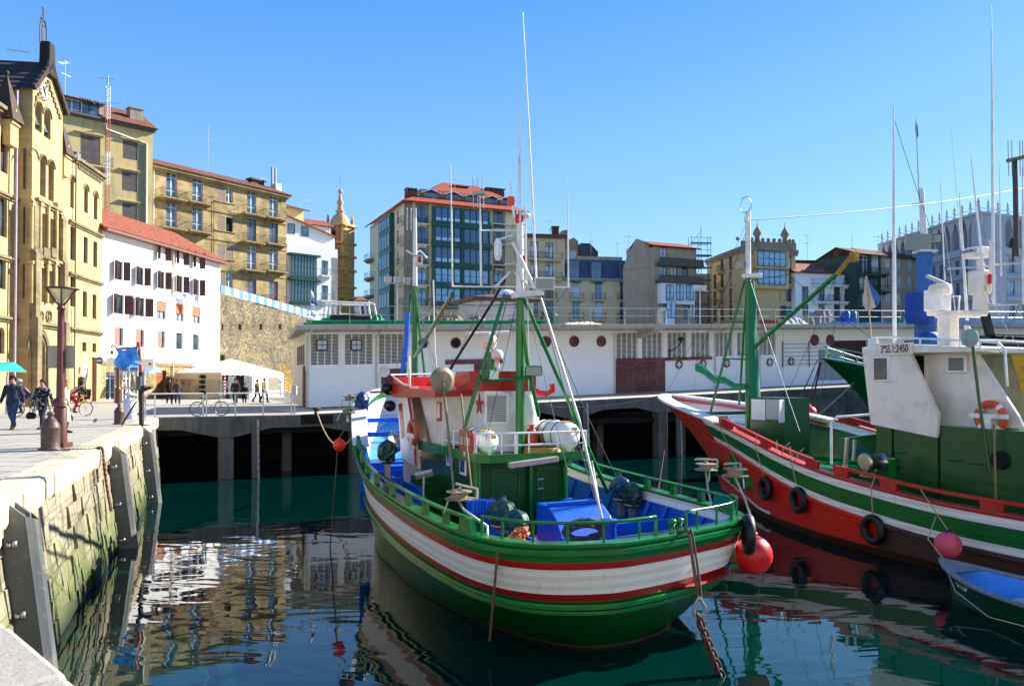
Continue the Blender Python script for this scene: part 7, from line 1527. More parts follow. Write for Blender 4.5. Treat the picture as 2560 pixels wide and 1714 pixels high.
# ===== right-hand red boat =====
BR=Fr(8.3,30.8,R_(112))
rb=thing('fishing_boat','red, white and green fishing boat on the right with a white wheelhouse, bow pointing left','fishing boat',BR.o,BR.a)
def onr(ax,v,px,py): return BR.on(ax,v,px,py)
ctrl=[(-17,1.2,1.75,-16.2,1.0,1.75,.8),(-16.4,2.7,1.7,-16,2.2,1.7,.8),(-15,3.1,1.62,-15,2.85,1.62,.9),(-12.6,3.3,1.66,-12.6,3.12,1.66,1.),(-10.5,3.3,1.8,-10.4,3.1,1.8,1.),(-8.6,3.28,2.0,-8.6,3.02,2.0,1.1),(-6.8,3.15,2.3,-6.9,2.7,2.3,1.2),(-5.,2.95,2.68,-5.2,2.2,2.68,1.3),(-3.2,2.7,3.02,-3.6,1.5,3.02,1.4),(-1.2,2.35,3.3,-2.0,.85,3.3,1.5),(.8,1.85,3.52,-.9,.45,3.52,1.6),(2.4,1.25,3.68,-.35,.2,3.68,1.6),(3.6,.6,3.8,-.08,.08,3.8,1.6),(4.1,0,3.88,.0,0,3.88,1.6)]
Hr=Hull(ctrl); c=Hr.c; N=Hr.n; zg=lambda i:c[i][2]
ib=next(i for i in range(N) if c[i][0]>-3.4)          # start of the white bow cap
taper=lambda i,w:w*min(1,max(.02,(-1.6-c[i][0])/1.2))
m=MB(); m.k=0; Hr.strip(m,zg,lambda i:zg(i)-.07)
for a,b_,k in ((.07,.27,2),(.27,.68,1),(.68,.86,2)):
    m.k=k; Hr.strip(m,(lambda i,a=a:zg(i)-.07-(a-.07)),(lambda i,b_=b_:zg(i)-b_),0,0,0,ib+3)
m.k=0; Hr.strip(m,lambda i:zg(i)-.07,lambda i:zg(i)-.86,0,0,ib+3,N-1)
im=next(i for i in range(N) if c[i][0]>-10.6)
m.k=4
for q in range(6):
    lo=lambda i:.34+.0*i
    m.k=4; Hr.strip(m,(lambda i,q=q:zg(i)-.86-(zg(i)-.86-.24)*q/6),(lambda i,q=q:zg(i)-.86-(zg(i)-.86-.24)*(q+1)/6),0,0,0,im)
    m.k=0; Hr.strip(m,(lambda i,q=q:zg(i)-.86-(zg(i)-.86-.24)*q/6),(lambda i,q=q:zg(i)-.86-(zg(i)-.86-.24)*(q+1)/6),0,0,im,N-1)
ic=next(i for i in range(N) if c[i][0]>-5.6)
m.k=4; Hr.strip(m,lambda i:.24,lambda i:-.8,0,0)
m.build('hull',[HR2,HG,HW,REDP,HK],rb)
# white strake cutting from the waterline line up to the stem (bow boot line)
m=MB(); Hr.strip(m,lambda i:.33+max(0,c[i][0]+4.)*.12,lambda i:.24+max(0,c[i][0]+4.)*.12,.012,.012,ic,N-1); m.build('boot_line',HW,rb)
m=MB(); Hr.rail(m,lambda i:zg(i)-.87,.06,.06,.09,im,ib+6); m.build('rub_rail',HR2,rb,bevel=.02); m=MB(); Hr.rail(m,lambda i:zg(i)-.87,.07,.07,.1,0,im); m.build('rub_rail',HK,rb,bevel=.02)
m=MB(); Hr.rail(m,lambda i:zg(i)+.035,.06,.3,.05,0,ib); m.build('cap_rail',paint('pinkish_cap','#b5383c',.4,wc='#7a1c20'),rb,bevel=.01)
m=MB(); Hr.rail(m,lambda i:zg(i)+.05,.07,.55,.09,ib,N-1); m.build('bow_cap',WHITE,rb,bevel=.015)
m=MB(); Hr.rail(m,lambda i:zg(i)-.1,-.5,.05,.1,ib,N-1); m.build('bow_stringer',REDP,rb)
m=MB()
for q in range(4):
    for side in (1,-1):
        A=[]
        for i in range(N):
            zb=1.0 if c[i][0]<-.8 else 2.6; z0=zg(i)-.02; z=[z0,z0-.25,z0-.25-(z0-.25-zb)*.5,zb-.05]; A.append((Hr.pos(i,z[min(q,3)],side,-.18),Hr.pos(i,z[min(q+1,3)],side,-.18)))
        for i in range(N-1): m.k=1 if (q==0 and side<0) or c[i][0]>-1. else 0; m.add([A[i][0],A[i+1][0],A[i+1][1],A[i][1]],[(0,1,2,3) if side>0 else (3,2,1,0)])
m.build('inner_bulwark',[HDG,HW],rb)
m=MB(); Hr.deckm(m,lambda i:.95,.15,0,ib+8); m.build('deck',paint('green_deck','#1d7a4c',.5,wc='#0a4426'),rb)
# bow floor painted blue and white stripes
m=MB(); k0=ib+6
for i in range(k0,N-1):
    for s_ in range(8):
        m.k=(s_+(i//3))%2
        def P(i,u): p=Hr.pos(i,2.65+.12*max(0,c[i][0]),1,-.15); y=max(p.y,0); return (p.x,-y+2*y*u,2.65+.12*max(0,c[i][0]))
        m.add([P(i,s_/8),P(i+1,s_/8),P(i+1,(s_+1)/8),P(i,(s_+1)/8)],[(3,2,1,0)])
m.build('bow_floor',[LB,WHITE],rb)
m=MB(); yb=2.0; m.bar((-.9,-2.2,3.25),(-.9,2.2,3.25),.12); m.box(-1.3,-1.25,.95,-1.22,1.25,2.7); m.build('bow_beam',GREENP,rb)
# raised red fife rails with cut-outs
def frail(i0,i1,side,h_=.34):
    m=MB(); Hr.rail(m,lambda i:zg(i)+h_,-.02,.13,.09,i0,i1,(side,)); m.build('top_rail',REDP,rb,bevel=.015)
    for i in range(i0,i1+1):
        if (i-i0)%6 in (0,) or i==i1:
            p=Hr.pos(i,zg(i),side,-.08); q=Hr.pos(min(i+1,N-1),zg(min(i+1,N-1)),side,-.08); d=(q-p).normalized(); m=MB(); w_=.3; m.add([p-d*w_*.8+Vector((0,-.05,.03)),p+d*w_*.8+Vector((0,-.05,.03)),p+d*w_*.8+Vector((0,.05,.03)),p-d*w_*.8+Vector((0,.05,.03)),p-d*w_+Vector((0,-.05,h_-.02)),p+d*w_+Vector((0,-.05,h_-.02)),p+d*w_+Vector((0,.05,h_-.02)),p-d*w_+Vector((0,.05,h_-.02))],[(0,1,5,4),(1,2,6,5),(2,3,7,6),(3,0,4,7),(4,5,6,7)]); m.build('rail_block',REDP,rb,bevel=.02)
idx=lambda x:next(i for i in range(N) if c[i][0]>x)
for sd in (1,-1): frail(idx(-8.6),idx(-3.9),sd,.26)
frail(idx(-16),idx(-9.6),1,.3); frail(idx(-9),idx(-5),-1,.24) if 0 else None
# wheelhouse
HY=2.0; 
A1=onr('y',HY,2200,1062); 
m=MB(); m.box(-16.5,-1.7,.9,-9.35,HY-.02,3.35); m.build('deckhouse',HGP,rb)
zf=lambda px,py,y=HY: onr('y',y,px,py)
# forward white panel (front-left), outline from the photo on plane y=2.05
fp=[(2200,1062),(2345,1092),(2351,1035),(2284,885),(2187,880),(2160,868)]
P=[zf(*p) for p in fp]; 
def slab(name,pts,y0,y1,mat,parent,bev=.02): 
    m=MB(); m.prism([(p.x,p.z) for p in pts],y0,y1); return m.build(name,mat,parent,bevel=bev)
slab('wheelhouse_side',[zf(2182,1060),zf(2347,1094),zf(2351,1035),zf(2283,885),zf(2160,868)],HY-.03,HY+.09,CRM,rb)
xf=zf(2160,868).x; xf2=zf(2185,1060).x; zt_=zf(2160,868).z; zb_=3.3
m=MB(); m.add([(xf2,HY,zb_),(xf2,-HY,zb_),(xf,-HY,zt_),(xf,HY,zt_)],[(0,1,2,3)]); m.add([(xf2,-HY,zb_),(xf,-HY,zt_),(-10.3,-HY,zt_),(-10.9,-HY,zb_)],[(0,1,2,3)]); m.build('wheelhouse_front',CRM,rb)
ap=[zf(2340,1092,1.55),zf(2580,1115,1.55),zf(2545,1040,1.55),zf(2442,880,1.55),zf(2280,885,1.55)]
slab('wheelhouse_aft_side',ap,1.45,1.55,CRM,rb); 
m=MB(); m.poly([zf(2284,889,1.57),zf(2312,889,1.57),zf(2312,965,1.57)]); m.build('doorway',DARK,rb); m=MB(); a=zf(2314,889,1.56); c_=zf(2318,1085,1.56); m.box(a.x-.06,1.5,c_.z,a.x,1.62,a.z); m.build('door_post',CRM,rb)
def rwin(px,py,w_,h_,y,name='side_window'):
    q=zf(px,py,y); m=MB(); m.prism([(q.x-w_/2-.05,q.z-h_/2-.05),(q.x+w_/2+.05,q.z-h_/2-.05),(q.x+w_/2+.05,q.z+h_/2+.05),(q.x-w_/2-.05,q.z+h_/2+.05)],y+.05,y+.13); f=m.build(name,WHITE,rb,bevel=.06); m=MB(); m.box(q.x-w_/2+.02,y+.12,q.z-h_/2+.02,q.x+w_/2-.02,y+.14,q.z+h_/2-.02); m.build('pane',glass('cabin_glass',(.015,.016,.015,1),.2),f,bevel=.05)
rwin(2210,922,.47,.62,HY); rwin(2399,910,.46,.36,1.5)
# roof band with number
rp=[zf(2158,868),zf(2187,850),zf(2190,846),zf(2440,872),zf(2440,884),zf(2284,886)]
za=zf(2200,880).z; 
m=MB(); x0,x1=zf(2165,870).x,zf(2452,884).x; zt0=zf(2190,858).z; m.add([(x0,HY+.1,za-.02),(x1,HY+.1,za-.1),(x1,HY+.1,za+.02),(x0-.3,HY+.1,zt0),(x0,-HY-.1,za-.02),(x1,-HY-.1,za-.1),(x1,-HY-.1,za+.02),(x0-.3,-HY-.1,zt0)],[(0,1,2,3),(7,6,5,4),(3,2,6,7),(0,4,5,1),(0,3,7,4),(1,5,6,2)]); m.build('wheelhouse_roof',CRM,rb,bevel=.02)
n0=zf(2194,860,HY+.14); n1=zf(2279,880,HY+.14); cx_=(n0.x+n1.x)/2; cz_=(zf(2194,868,HY+.14).z+zf(2279,876,HY+.14).z)/2
m=MB(); hw=(n0.x-n1.x)/2+.03; m.box(cx_-hw,HY+.1,cz_-.17,cx_+hw,HY+.14,cz_+.16); nb=m.build('number_board',CRM,rb); nb.rotation_euler=(0,0,0)
txt(nb,'3ªSS.1:2450',.29,(cx_,HY+.15,cz_-.005),(PI/2,0,PI),paint('number_brown','#2a1516',.5),sx=.66)
m=MB(); m.prism([(n0.x+.35,cz_-.1),(n0.x+.03,cz_-.16),(n0.x+.03,cz_+.3),(n0.x+.3,cz_+.32)],HY+.06,HY+.16); m.build('board_shield',WHITE,rb)
# roof railing
m=MB(); zr=zt0+.0
pts=[(2180,842),(2235,842),(2300,846),(2350,848),(2400,851),(2450,853),(2496,857)]
top=[zf(px,py,HY) for px,py in pts]; m.tube(top,.03,6); m.tube([p-Vector((0,0,.22)) for p in top],.02,6)
for p in top: m.tube([p,(p.x,p.y,za)],.025,6)
m.tube([top[-1],top[-1]-Vector((.15,0,.15)),(top[-1].x-.2,HY,za-.9)],.03,6); m.tube([(p.x,-1.9,p.z) for p in top],.03,6); m.build('roof_railing',WHITE,rb)
# radar column and gantry
def rline(name,mat,r,*pp,n=8): m=MB(); m.tube([onr(*p) for p in pp],r,n); return m.build(name,mat,rb)
q0=onr('y',.6,2372,870); q1=onr('y',.6,2367,785); m=MB(); m.box(q0.x-.2,.45,5.1,q0.x+.2,.8,q1.z); m.build('radar_column',CRM,rb,bevel=.03)
q=onr('y',.6,2370,775); m=MB(); m.bar(onr('y',.6,2325,783),onr('y',.6,2460,783),.3,.14); m.bar(onr('y',.6,2450,788),onr('y',.6,2452,722),.3,.22); m.build('gantry',CRM,rb,bevel=.03)
q=onr('y',.6,2345,750); m=MB(); m.box(q.x-.25,.4,q.z-.3,q.x+.25,.85,q.z+.28); m.build('radar_pedestal',WHITE,rb,bevel=.03)
q=onr('y',.6,2350,723); m=MB(); m.lathe([(.15,-.18),(.28,-.15),(.3,.0),(.26,.12),(.1,.17)],(q.x,.6,q.z),10,'z',False); m.build('radar_housing',CRM,rb); m=MB(); m.bar(onr('y',.6,2318,690),onr('y',.6,2368,712),.12,.09); m.build('radar_bar',ALU,rb,bevel=.02)
q=onr('y',.3,2444,633); m=MB(); m.lathe([(.16,-.13),(.33,-.11),(.345,-.02),(.32,.1),(.24,.14),(.02,.15)],(q.x,.3,q.z),26); d=m.build('radome',WHITE,rb); txt(d,'FURUNO',.11,(q.x-.02,.655,q.z+.03),(PI/2,0,PI),IRON)
q=onr('y',.6,2447,705); m=MB(); m.box(q.x-.22,.4,q.z-.32,q.x+.22,.75,q.z+.3); m.build('white_box',CRM,rb,bevel=.05)
rline('mast_pipe',CRM,.09,('y',.6,2455,720),('y',.6,2450,650))
rline('gantry_rail',WHITE,.025,('y',.8,2360,742),('y',.8,2398,740),('y',.8,2396,784)); rline('yard',STEEL,.03,('y',.5,2370,672),('y',.5,2470,664),('y',.5,2552,656)); rline('yard',STEEL,.025,('y',.5,2455,745),('y',.5,2475,762),('y',.5,2548,760))
q=onr('y',.5,2480,697); m=MB(); m.lathe([(.08,-.12),(.1,0),(.08,.12)],(q.x,.5,q.z),10); m.build('red_lantern',paint('lantern_red','#d01018',.25,wear=0),rb)
rline('light_column',CRM,.06,('y',.6,2480,680),('y',.6,2478,600))
q=onr('y',.5,2532,620); m=MB(); m.lathe([(.02,-.35),(.02,0),(.1,.02),(.08,.15),(.03,.25)],(q.x,.5,q.z),8); m.build('black_beacon',IRON,rb)
m=MB(); pl=[zf(2428,830),zf(2415,850),zf(2420,868),zf(2450,885),zf(2460,886),zf(2440,838)]; m.prism([(p.x,p.z) for p in pl],1.0,1.12) if 0 else None
pl=[(2407,812),(2422,868),(2456,886),(2440,850),(2420,815)]; pl=[zf(*p,.9) for p in pl]; m.prism([(p.x,p.z) for p in pl],.82,.9); m.build('white_fairing',WHITE,rb,bevel=.03)
for (xa_,ya_,xb_,yb_,r_) in ((2236,850,2234,265,.055),(2418,800,2398,480,.04),(2456,660,2426,380,.03),(2484,760,2478,15,.04),(2503,690,2498,400,.02),(2560,760,2556,420,.04),(2408,680,2372,245,.012),(2362,700,2350,440,.02),(2400,868,2360,560,.01)):
    y=.6 if xa_>2300 else 1.2
    m=MB(); a=onr('y',y,xa_,ya_); b_=onr('y',y,xb_,yb_); m.tube([a,a.lerp(b_,.55),b_],[r_,r_*.8,r_*.3],6); m.build('whip_antenna',WHITE,rb)
rline('dark_mast',paint('dark_pole','#3a3836',.5),.06,('y',.6,2541,640),('y',.6,2539,480),('y',.6,2537,400)); rline('dark_yard',paint('olive_pole','#7d7350',.5),.05,('y',.6,2518,402),('y',.6,2562,392))
for px in (2520,2529,2549,2556): rline('yagi_rod',STEEL,.012,('y',.6,px,352),('y',.6,px+2,440))
# foot mast forward
fm=onr('y',0,1872,1040); fx=fm.x; zt1=onr('y',0,1873,690).z; zt2=onr('y',0,1871,528).z
m=MB(); m.tube([(fx,0,.95),(fx,0,zt1)],[.14,.11],10); m.tube([(fx-.22,-.0,2.2),(fx-.16,0,zt1-.2)],.05,6); m.build('foremast',GREENP,rb); m=MB(); m.tube([(fx,0,zt1),(fx,0,zt2)],.1,10); m.build('mast_top',WHITE,rb)
m=MB(); m.bar(onr('y',0,1860,690),onr('y',0,1900,688),.25,.16); m.build('mast_head',WHITE,rb,bevel=.03)
q=onr('y',.1,1864,512); m=MB(); m.torus((q.x,q.y,q.z),.3,.012,'y',24,5); m.torus((q.x,q.y,q.z),.28,.01,'x',24,5,PI*.2,PI*1.5); m.build('loop_aerial',STEEL,rb)
q=onr('y',.1,1854,662); lampf(rb,(q.x,q.y,q.z),PI,.24,STEEL); q=onr('y',.1,1866,548); m=MB(); m.lathe([(.09,-.1),(.1,.0),(.09,.1)],(q.x,q.y,q.z),10); m.build('masthead_lamp',WHITE,rb)
rline('mast_leg',GREENP,.045,('y',0,1862,700),('y',1.5,1766,1070)); rline('mast_leg',GREENP,.045,('y',0,1868,700),('y',-.8,1848,1010)); rline('ladder_rung',GREENP,.03,('y',.6,1818,803),('y',0,1868,805)); rline('ladder_rung',GREENP,.03,('y',.9,1806,896),('y',0,1866,898))
rline('boom',GREENP,.075,('y',0,1875,878),('y',-.3,2093,684)); rline('boom_tip',paint('yellow_rusty','#b58a2c',.6,wc='#5a2d1e'),.075,('y',-.3,2093,684),('y',-.3,2130,638)); q=onr('y',-.3,2135,640); m=MB(); m.box(q.x-.12,-.4,q.z-.18,q.x+.1,-.2,q.z+.12); m.build('boom_block',paint('yellow_rusty','#b58a2c',.6,wc='#5a2d1e'),rb)
# furled green sail
GS=paint('green_canvas','#0c7a58',.8,wc='#075a40'); rr=random.Random(2)
m=MB(); pts=[]; zs=[onr('y',0,1895,py).z for py in (700,760,830,900,960,1010)]
m.loft([[(fx-.16-.08*cos(a*PI/4)*(1+.1*k)+rr.uniform(-.03,.03)-.03*k,(.1+.03*k)*sin(a*PI/4)+rr.uniform(-.03,.03)-.04,z) for a in range(8)] for k,z in enumerate(zs)],sm=False); m.build('furled_sail',GS,rb)
m=MB(); P_=[onr('y',.4,px,py) for px,py in ((1745,918),(1760,925),(1785,940),(1812,950),(1840,958),(1862,965))]
m.loft([[p+Vector((0,(.16-.02*k)*cos(a*PI/4)+rr.uniform(-.03,.03),(.2-.02*k)*sin(a*PI/4)-(.12 if k in(2,4) else 0))) for a in range(8)] for k,p in enumerate(P_)],sm=False); m.build('furled_foresail',GS,rb)
rline('sail_tie',ROPE,.015,('y',.4,1742,938),('y',.6,1735,968))
# green cabinet with white doors at the mast foot
q0=onr('y',.2,1880,1075); q1=onr('y',.2,1962,1075); zc=onr('y',.2,1880,992).z; cx0,cx1=q1.x,q0.x
m=MB(); m.box(cx0,-.9,.95,cx1+.1,.2,zc); m.build('deck_cabinet',HGP,rb); m=MB(); w_=(cx1-cx0)
m.box(cx1-.44*w_,.21,zc-.82,cx1-.02,.25,zc-.07); m.build('cabinet_door',WHITE,rb,bevel=.01); m=MB(); m.box(cx0+.12*w_,.205,zc-.78,cx1-.46*w_,.22,zc-.06); m.build('cabinet_inner_panel',paint('grey_panel','#b0b2b4',.5),rb); m=MB(); m.bar((cx0+.02,.2,zc-.45),(cx0-.12,.55,zc-.45),.03,.8); m.build('cabinet_door',WHITE,rb)
m=MB(); m.loft([[(cx1+.1+.55*cos(a*PI/5)*(1-.25*k),.1+.35*sin(a*PI/5)*(1-.3*k)-.2,1.+1.25*k/1) for a in range(10)] for k in (0,.4,.7,1)],sm=False); m.build('black_tarp',paint('black_green_tarp','#16211d',.6),rb)
m=MB()
for k in range(12): m.tube([(.0+.55*rr.uniform(.7,1)*cos(a*.6)+.2*k/12-.1,.3+.3*sin(a*.6+k),2.85+rr.uniform(0,.25)+.03*sin(a*2)) for a in range(11)],.014,5)
m.build('tangled_lines',paint('teal_twine','#2c4a55',.9),rb)
# fish pens, small gantry, winch
for (x0,x1,y0,y1) in ((-8.3,-8.22,-.4,2.3),(-3.4,-3.32,-.4,2.3),(-8.3,-3.32,2.22,2.3),(-8.3,-3.32,-.4,-.32),(-8.3,-3.32,.95,1.02),(-6.6,-6.53,-.4,2.3),(-5.,-4.93,-.4,2.3)):
    y1=clipy(Hr,x1,1.,y1); m=MB(); m.box(x0,y0,.95,x1,y1,1.95); m.build('pen_board',GREENP,rb)
rline('white_hoop',WHITE,.035,('x',-9.2,2078,1160),('x',-9.2,2078,1055),('x',-9.2,2092,1042),('x',-9.2,2200,1034))
r_t=onr('x',-9.0,2105,1140); m=MB(); m.box(-9.3,1.0,1.8,-8.7,1.9,1.86); m.build('bench_top',ALU,rb)
rline('frame_post',STEEL,.06,('y',2.4,2110,1200),('y',2.4,2117,1095)); rline('frame_post',STEEL,.05,('y',2.3,2133,1150),('y',2.3,2136,1098)); m=MB(); a=onr('y',1.8,2118,1096); b_=onr('y',1.8,2174,1090); m.add([(a.x,2.3,a.z),(b_.x,2.3,b_.z),(b_.x-.1,1.0,b_.z+.1),(a.x,1.0,a.z+.1),(b_.x-.3,1.5,a.z-.7)],[(0,1,2,3),(1,4,2)]); m.build('net_table',HDG,rb)
q=onr('y',2.3,2180,1155); m=MB(); m.lathe([(.05,-.9),(.18,-.85),(.2,-.45),(.33,-.4),(.33,-.35),(.22,-.3),(.19,0),(.25,.22),(.27,.26),(.2,.27)],(q.x,2.3,q.z),20,'y'); m.build('winch_drum',CHROME,rb); m=MB(); m.box(q.x-.3,1.0,.95,q.x+.35,1.9,q.z+.3); m.build('winch_body',HDG,rb,bevel=.05)
q=onr('y',2.5,2232,1150); m=MB(); m.lathe([(.12,.95),(.11,q.z-.05),(.15,q.z),(.13,q.z+.08)],(q.x,2.5,0),12); m.build('bollard',GREENP,rb)
m=MB(); ld=[(-10.9,HY+.02,z) for z in (1.1,3.2)]
for x in (-9.9,-11.3): m.bar((x,HY,1.0),(x,HY,3.25),.03)
m.bar((-9.9,HY,2.2),(-10.1,HY,2.2),.06); m.build('house_seam',DARK,rb)
q=zf(2500,1090,HY); m=MB(); m.lathe([(.22,-.02),(.22,.04),(.18,.05)],(q.x,HY,q.z-.55),18,'y'); m.build('round_port',DARK,rb)
q=zf(2530,1085,1.6); m=MB(); m.box(q.x-.13,1.56,q.z-.14,q.x+.13,1.6,q.z+.14); e=m.build('safety_sign',GREENP,rb); m=MB(); m.torus((q.x,1.61,q.z),.06,.014,'y',14,5); m.build('sign_symbol',paint('sign_yellow','#d9d25a',.5),e)
q=zf(2482,1043,1.62); r=thing('lifebuoy','bright orange lifebuoy on the white wheelhouse side of the right boat','lifebuoy',BR.w(q.x,1.7,q.z),BR.a); m=MB(); m.torus((0,0,0),.33,.085,'y',28,10); m.build('ring',paint('lifebuoy_orange','#e2521f',.5,wc='#b0401c'),r)
for a in (45,135,225,315): m=MB(); m.torus((0,0,0),.33,.088,'y',4,10,R_(a-8),R_(a+8)); m.build('tape',WHITE,r)
m=MB(); m.box(-.48,.03,-.02,.48,.12,.09); m.box(-.09,.03,-.42,.09,.12,-.02); m.build('holder',WHITE,r)
q0=zf(2430,850,2.3); q1=zf(2475,1180,2.3); r=thing('hand_pole','long dark green pole with a round lamp head leaning on the right wheelhouse','pole',BR.w(*q0),BR.a); m=MB(); m.tube([(0,0,0),((q1.x-q0.x)*.5+.03,0,(q1.z-q0.z)*.5),(q1.x-q0.x,0,q1.z-q0.z)],.035,6); m.build('pole',HDG,r); m=MB(); m.lathe([(.02,-.08),(.2,-.03),(.22,.03),(.05,.08)],(.0,.05,.05),18,'y',False); m.build('lamp_head',paint('green_glass','#8fa59a',.2),r)
q0=zf(2485,1058,2.4); q1=zf(2490,1245,2.4); m=MB(); m.tube([(0,0,0),q1-q0],.028,6); tag(m.build('bamboo_pole',paint('bamboo','#8a7440',.5),loc=BR.w(*q0),rot=(0,0,BR.a)),'thin bamboo pole standing below the lifebuoy of the right boat','pole')
# tyres, floats
for px,py,lb,x_ in ((1853,1198,'small tyre fender nearest the bow of the red boat',0),(1913,1220,'second tyre fender from the bow of the red boat',0),(1996,1249,'third tyre fender from the bow, with ropes across it',0),(2182,1323,'lone black tyre fender amidships on the red boat, by the brown patch',0)):
    for it in range(1):
        yv=3.2
        for _ in range(6):
            q=onr('y',yv,px,py); j=min(range(N),key=lambda i:abs(Hr.pos(i,max(q.z,.1),1,0).x-q.x)); yv=Hr.pos(j,max(q.z,.1),1,0).y+.12
    a=Hr.pos(max(j-2,0),q.z,1); b_=Hr.pos(min(j+2,N-1),q.z,1); d=math.atan2(b_.y-a.y,b_.x-a.x)
    tp_=BR.w(*q); tyre(tp_,0,lb,.29,.1,BR.a+d,'tyre fenders on the red boat'); g=Hr.pos(j,zg(j),1,.0); ropeobj('tyre_rope','thin rope holding the '+lb.split(' of')[0].split(',')[0].replace('tyre fender','tyre')+' of the red boat','rope',[BR.w(g.x,g.y-.05,zg(j)+.3),BR.w(g.x,g.y+.09,zg(j)),tp_+Vector((0,0,.25))],.014,ROPE)
q=onr('y',3.75,2370,1362); q=BR.w(*q); buoy(q,.285,PINK,'faded pink round float hanging on the side of the red boat above the skiff'); ropeobj('float_rope','rope holding the faded pink float','rope',[BR.w(-11.7,3.2,2.0),q+Vector((0,0,.33))],.014,ROPE)
q=onr('y',-3.6,2038,1033); buoy(BR.w(q.x,-3.3,q.z),.3,PINK if 0 else BUOYR,'red float lying behind the far rail of the red boat')
# mooring lines from the bow
bw=BR.w(4.0,0,3.9); ropeobj('mooring_line','long grey mooring line from the red bow across to the pier on the left','rope',[bw]+sag(bw,pt(1345,1010,43.),.35,16)[1:],.022,paint('light_grey_rope','#8d8d8f',.9))
a=BR.w(3.9,.1,3.5); ropeobj('bow_chain','rusty chain and line hanging from the bow of the red boat into the water','rope',[a,pt(1668,1080,a.y-.2),pt(1662,1115,a.y-.3),pt(1640,1260,30)],.03,RUST)
m0=onr('y',0,1873,550); w0=BR.w(*m0); w1=pt(2600,462,46.); ropeobj('overhead_wire','long overhead wire from the foremast of the red boat to the right edge','wire',sag(w0,w1,.25),.02,RIG)
for (a,b_) in (((('y',0,1872,560)),('y',1.2,1742,905)),(('y',0,1872,690),('y',1.6,2000,1080)),(('y',0,1880,700),('y',-.3,2130,642))): m=MB(); m.tube(sag(onr(*a),onr(*b_),.1),.012,5); m.build('stay_wire',ROPE if a[2]==560 else RIG,rb)
for px0,px1 in ((1935,1948),(2022,2030),(2050,2015)): pass
# pennants on a staff
q=onr('y',1.6,2178,842); r=thing('pennant_staff','leaning staff with a hanging cream and blue pennant at the wheelhouse roof corner','flag',BR.w(*q),BR.a); q2=onr('y',1.6,2165,690); d=q2-q; m=MB(); m.tube([(0,0,0),d],.02,5); m.build('staff',ROPE,r)
m=MB(); m.k=0; t0=d*.98; 
def RP(px,py): return onr('y',1.55,px,py)-q
m.add([RP(2166,688),RP(2180,715),RP(2205,745),RP(2195,762),RP(2182,745)],[(0,1,2,3,4)]); m.k=1; m.add([RP(2166,690),RP(2182,745),RP(2190,768),RP(2165,778),RP(2156,755)],[(0,1,2,3,4)]); m.build('pennant',[paint('pennant_blue','#3c6ea5',.8,wear=0),paint('pennant_cream','#cfc4b2',.8)],r)
# ===== green boat behind =====
BG_=Fr(*pt(2051,900,44.).xy,R_(180-12)); gb=thing('fishing_boat','dark green fishing boat moored behind the white wheelhouse, with a yellow funnel casing','fishing boat',BG_.o,BG_.a)
zt_=pt(2051,893,44).z
ctrl=[(-22,2.2,zt_-1.6,-22,2.0,1.7,1),(-16,3.2,zt_-1.9,-16,3.,1.7,1),(-10,3.4,zt_-1.7,-10,3.,1.8,1.1),(-6,3.0,zt_-1.25,-7,2.2,2.0,1.3),(-3,2.1,zt_-.75,-5,1.1,2.3,1.6),(-1,.95,zt_-.25,-4,.4,2.6,1.8),(0,0,zt_,-3.6,0,2.9,1.8)]
Hg=Hull(ctrl,6); cg=Hg.c; m=MB()
for q in range(8): Hg.strip(m,(lambda i,q=q:cg[i][2]*(1-q/8)),(lambda i,q=q:cg[i][2]*(1-(q+1)/8)))
Hg.strip(m,lambda i:0.,lambda i:-.8); m.build('hull',HDG,gb); m=MB(); Hg.rail(m,lambda i:cg[i][2]+.04,.06,.3,.08); m.build('cap_rail',paint('teal_cap','#2c8c8a',.4),gb)
m=MB(); Hg.deckm(m,lambda i:cg[i][2]-.7,.15,0,Hg.n-1); m.build('deck',paint('grey_deck','#6d7a80',.6),gb)
m=MB()
for z in (.35,.65):
    for sd in (1,-1): m.tube([p+Vector((0,0,z)) for p in Hg.path(lambda i:cg[i][2],-.1,14,Hg.n-2,sd)],.03,6)
for sd in (1,-1):
    for i in range(14,Hg.n-2,4): p=Hg.pos(i,cg[i][2],sd,-.1); m.tube([p,p+Vector((0,0,.68))],.025,5)
m.build('bow_rail',paint('pale_green_rail','#7fb5a5',.4),gb)
rr=random.Random(6); m=MB()
for k in range(9): m.tube([(-2.6-rr.random()*.6,.4*cos(a*.7)+.4,zt_-.9+.35*sin(a*.7)+.3) for a in range(10)],.03,5)
m.build('coiled_line',ROPE,gb)
def gq(px,py,D): return BG_.loc(pt(px,py,D))
# yellow casing with black curved top
a=pt(2486,860,38.); r_=BG_.loc(a); m=MB(); p0=gq(2490,1080,38.); p1=gq(2486,875,38.); m.box(p0.x-6,p0.y-3.,1.2,p0.x,p0.y,p1.z); m.build('yellow_casing',paint('yellow_paint','#e0a90c',.45,wc='#a87a10'),gb); 
m=MB(); zc=p1.z; m.loft([[(p0.x+.15-6.3*u,p0.y+.1-3.2*v,zc+z) for (v,z) in ((0,-.15),(0,.35-.25*u),(.25,.75-.35*u),(.75,.85-.35*u),(1,.4),(1,-.15))] for u in (0,.33,.66,1)],True,True,False); m.build('black_top',paint('black_paint','#15171a',.35),gb)
m=MB(); m.add([(p0.x+.2-.3,p0.y-.6,zc+.82),(p0.x-6,p0.y-.6,zc+.55),(p0.x-6,p0.y-2.6,zc+.6),(p0.x-.1,p0.y-2.6,zc+.9)],[(0,1,2,3)]); m.build('top_sheet',paint('pale_sheet','#cfd8e2',.4),gb)
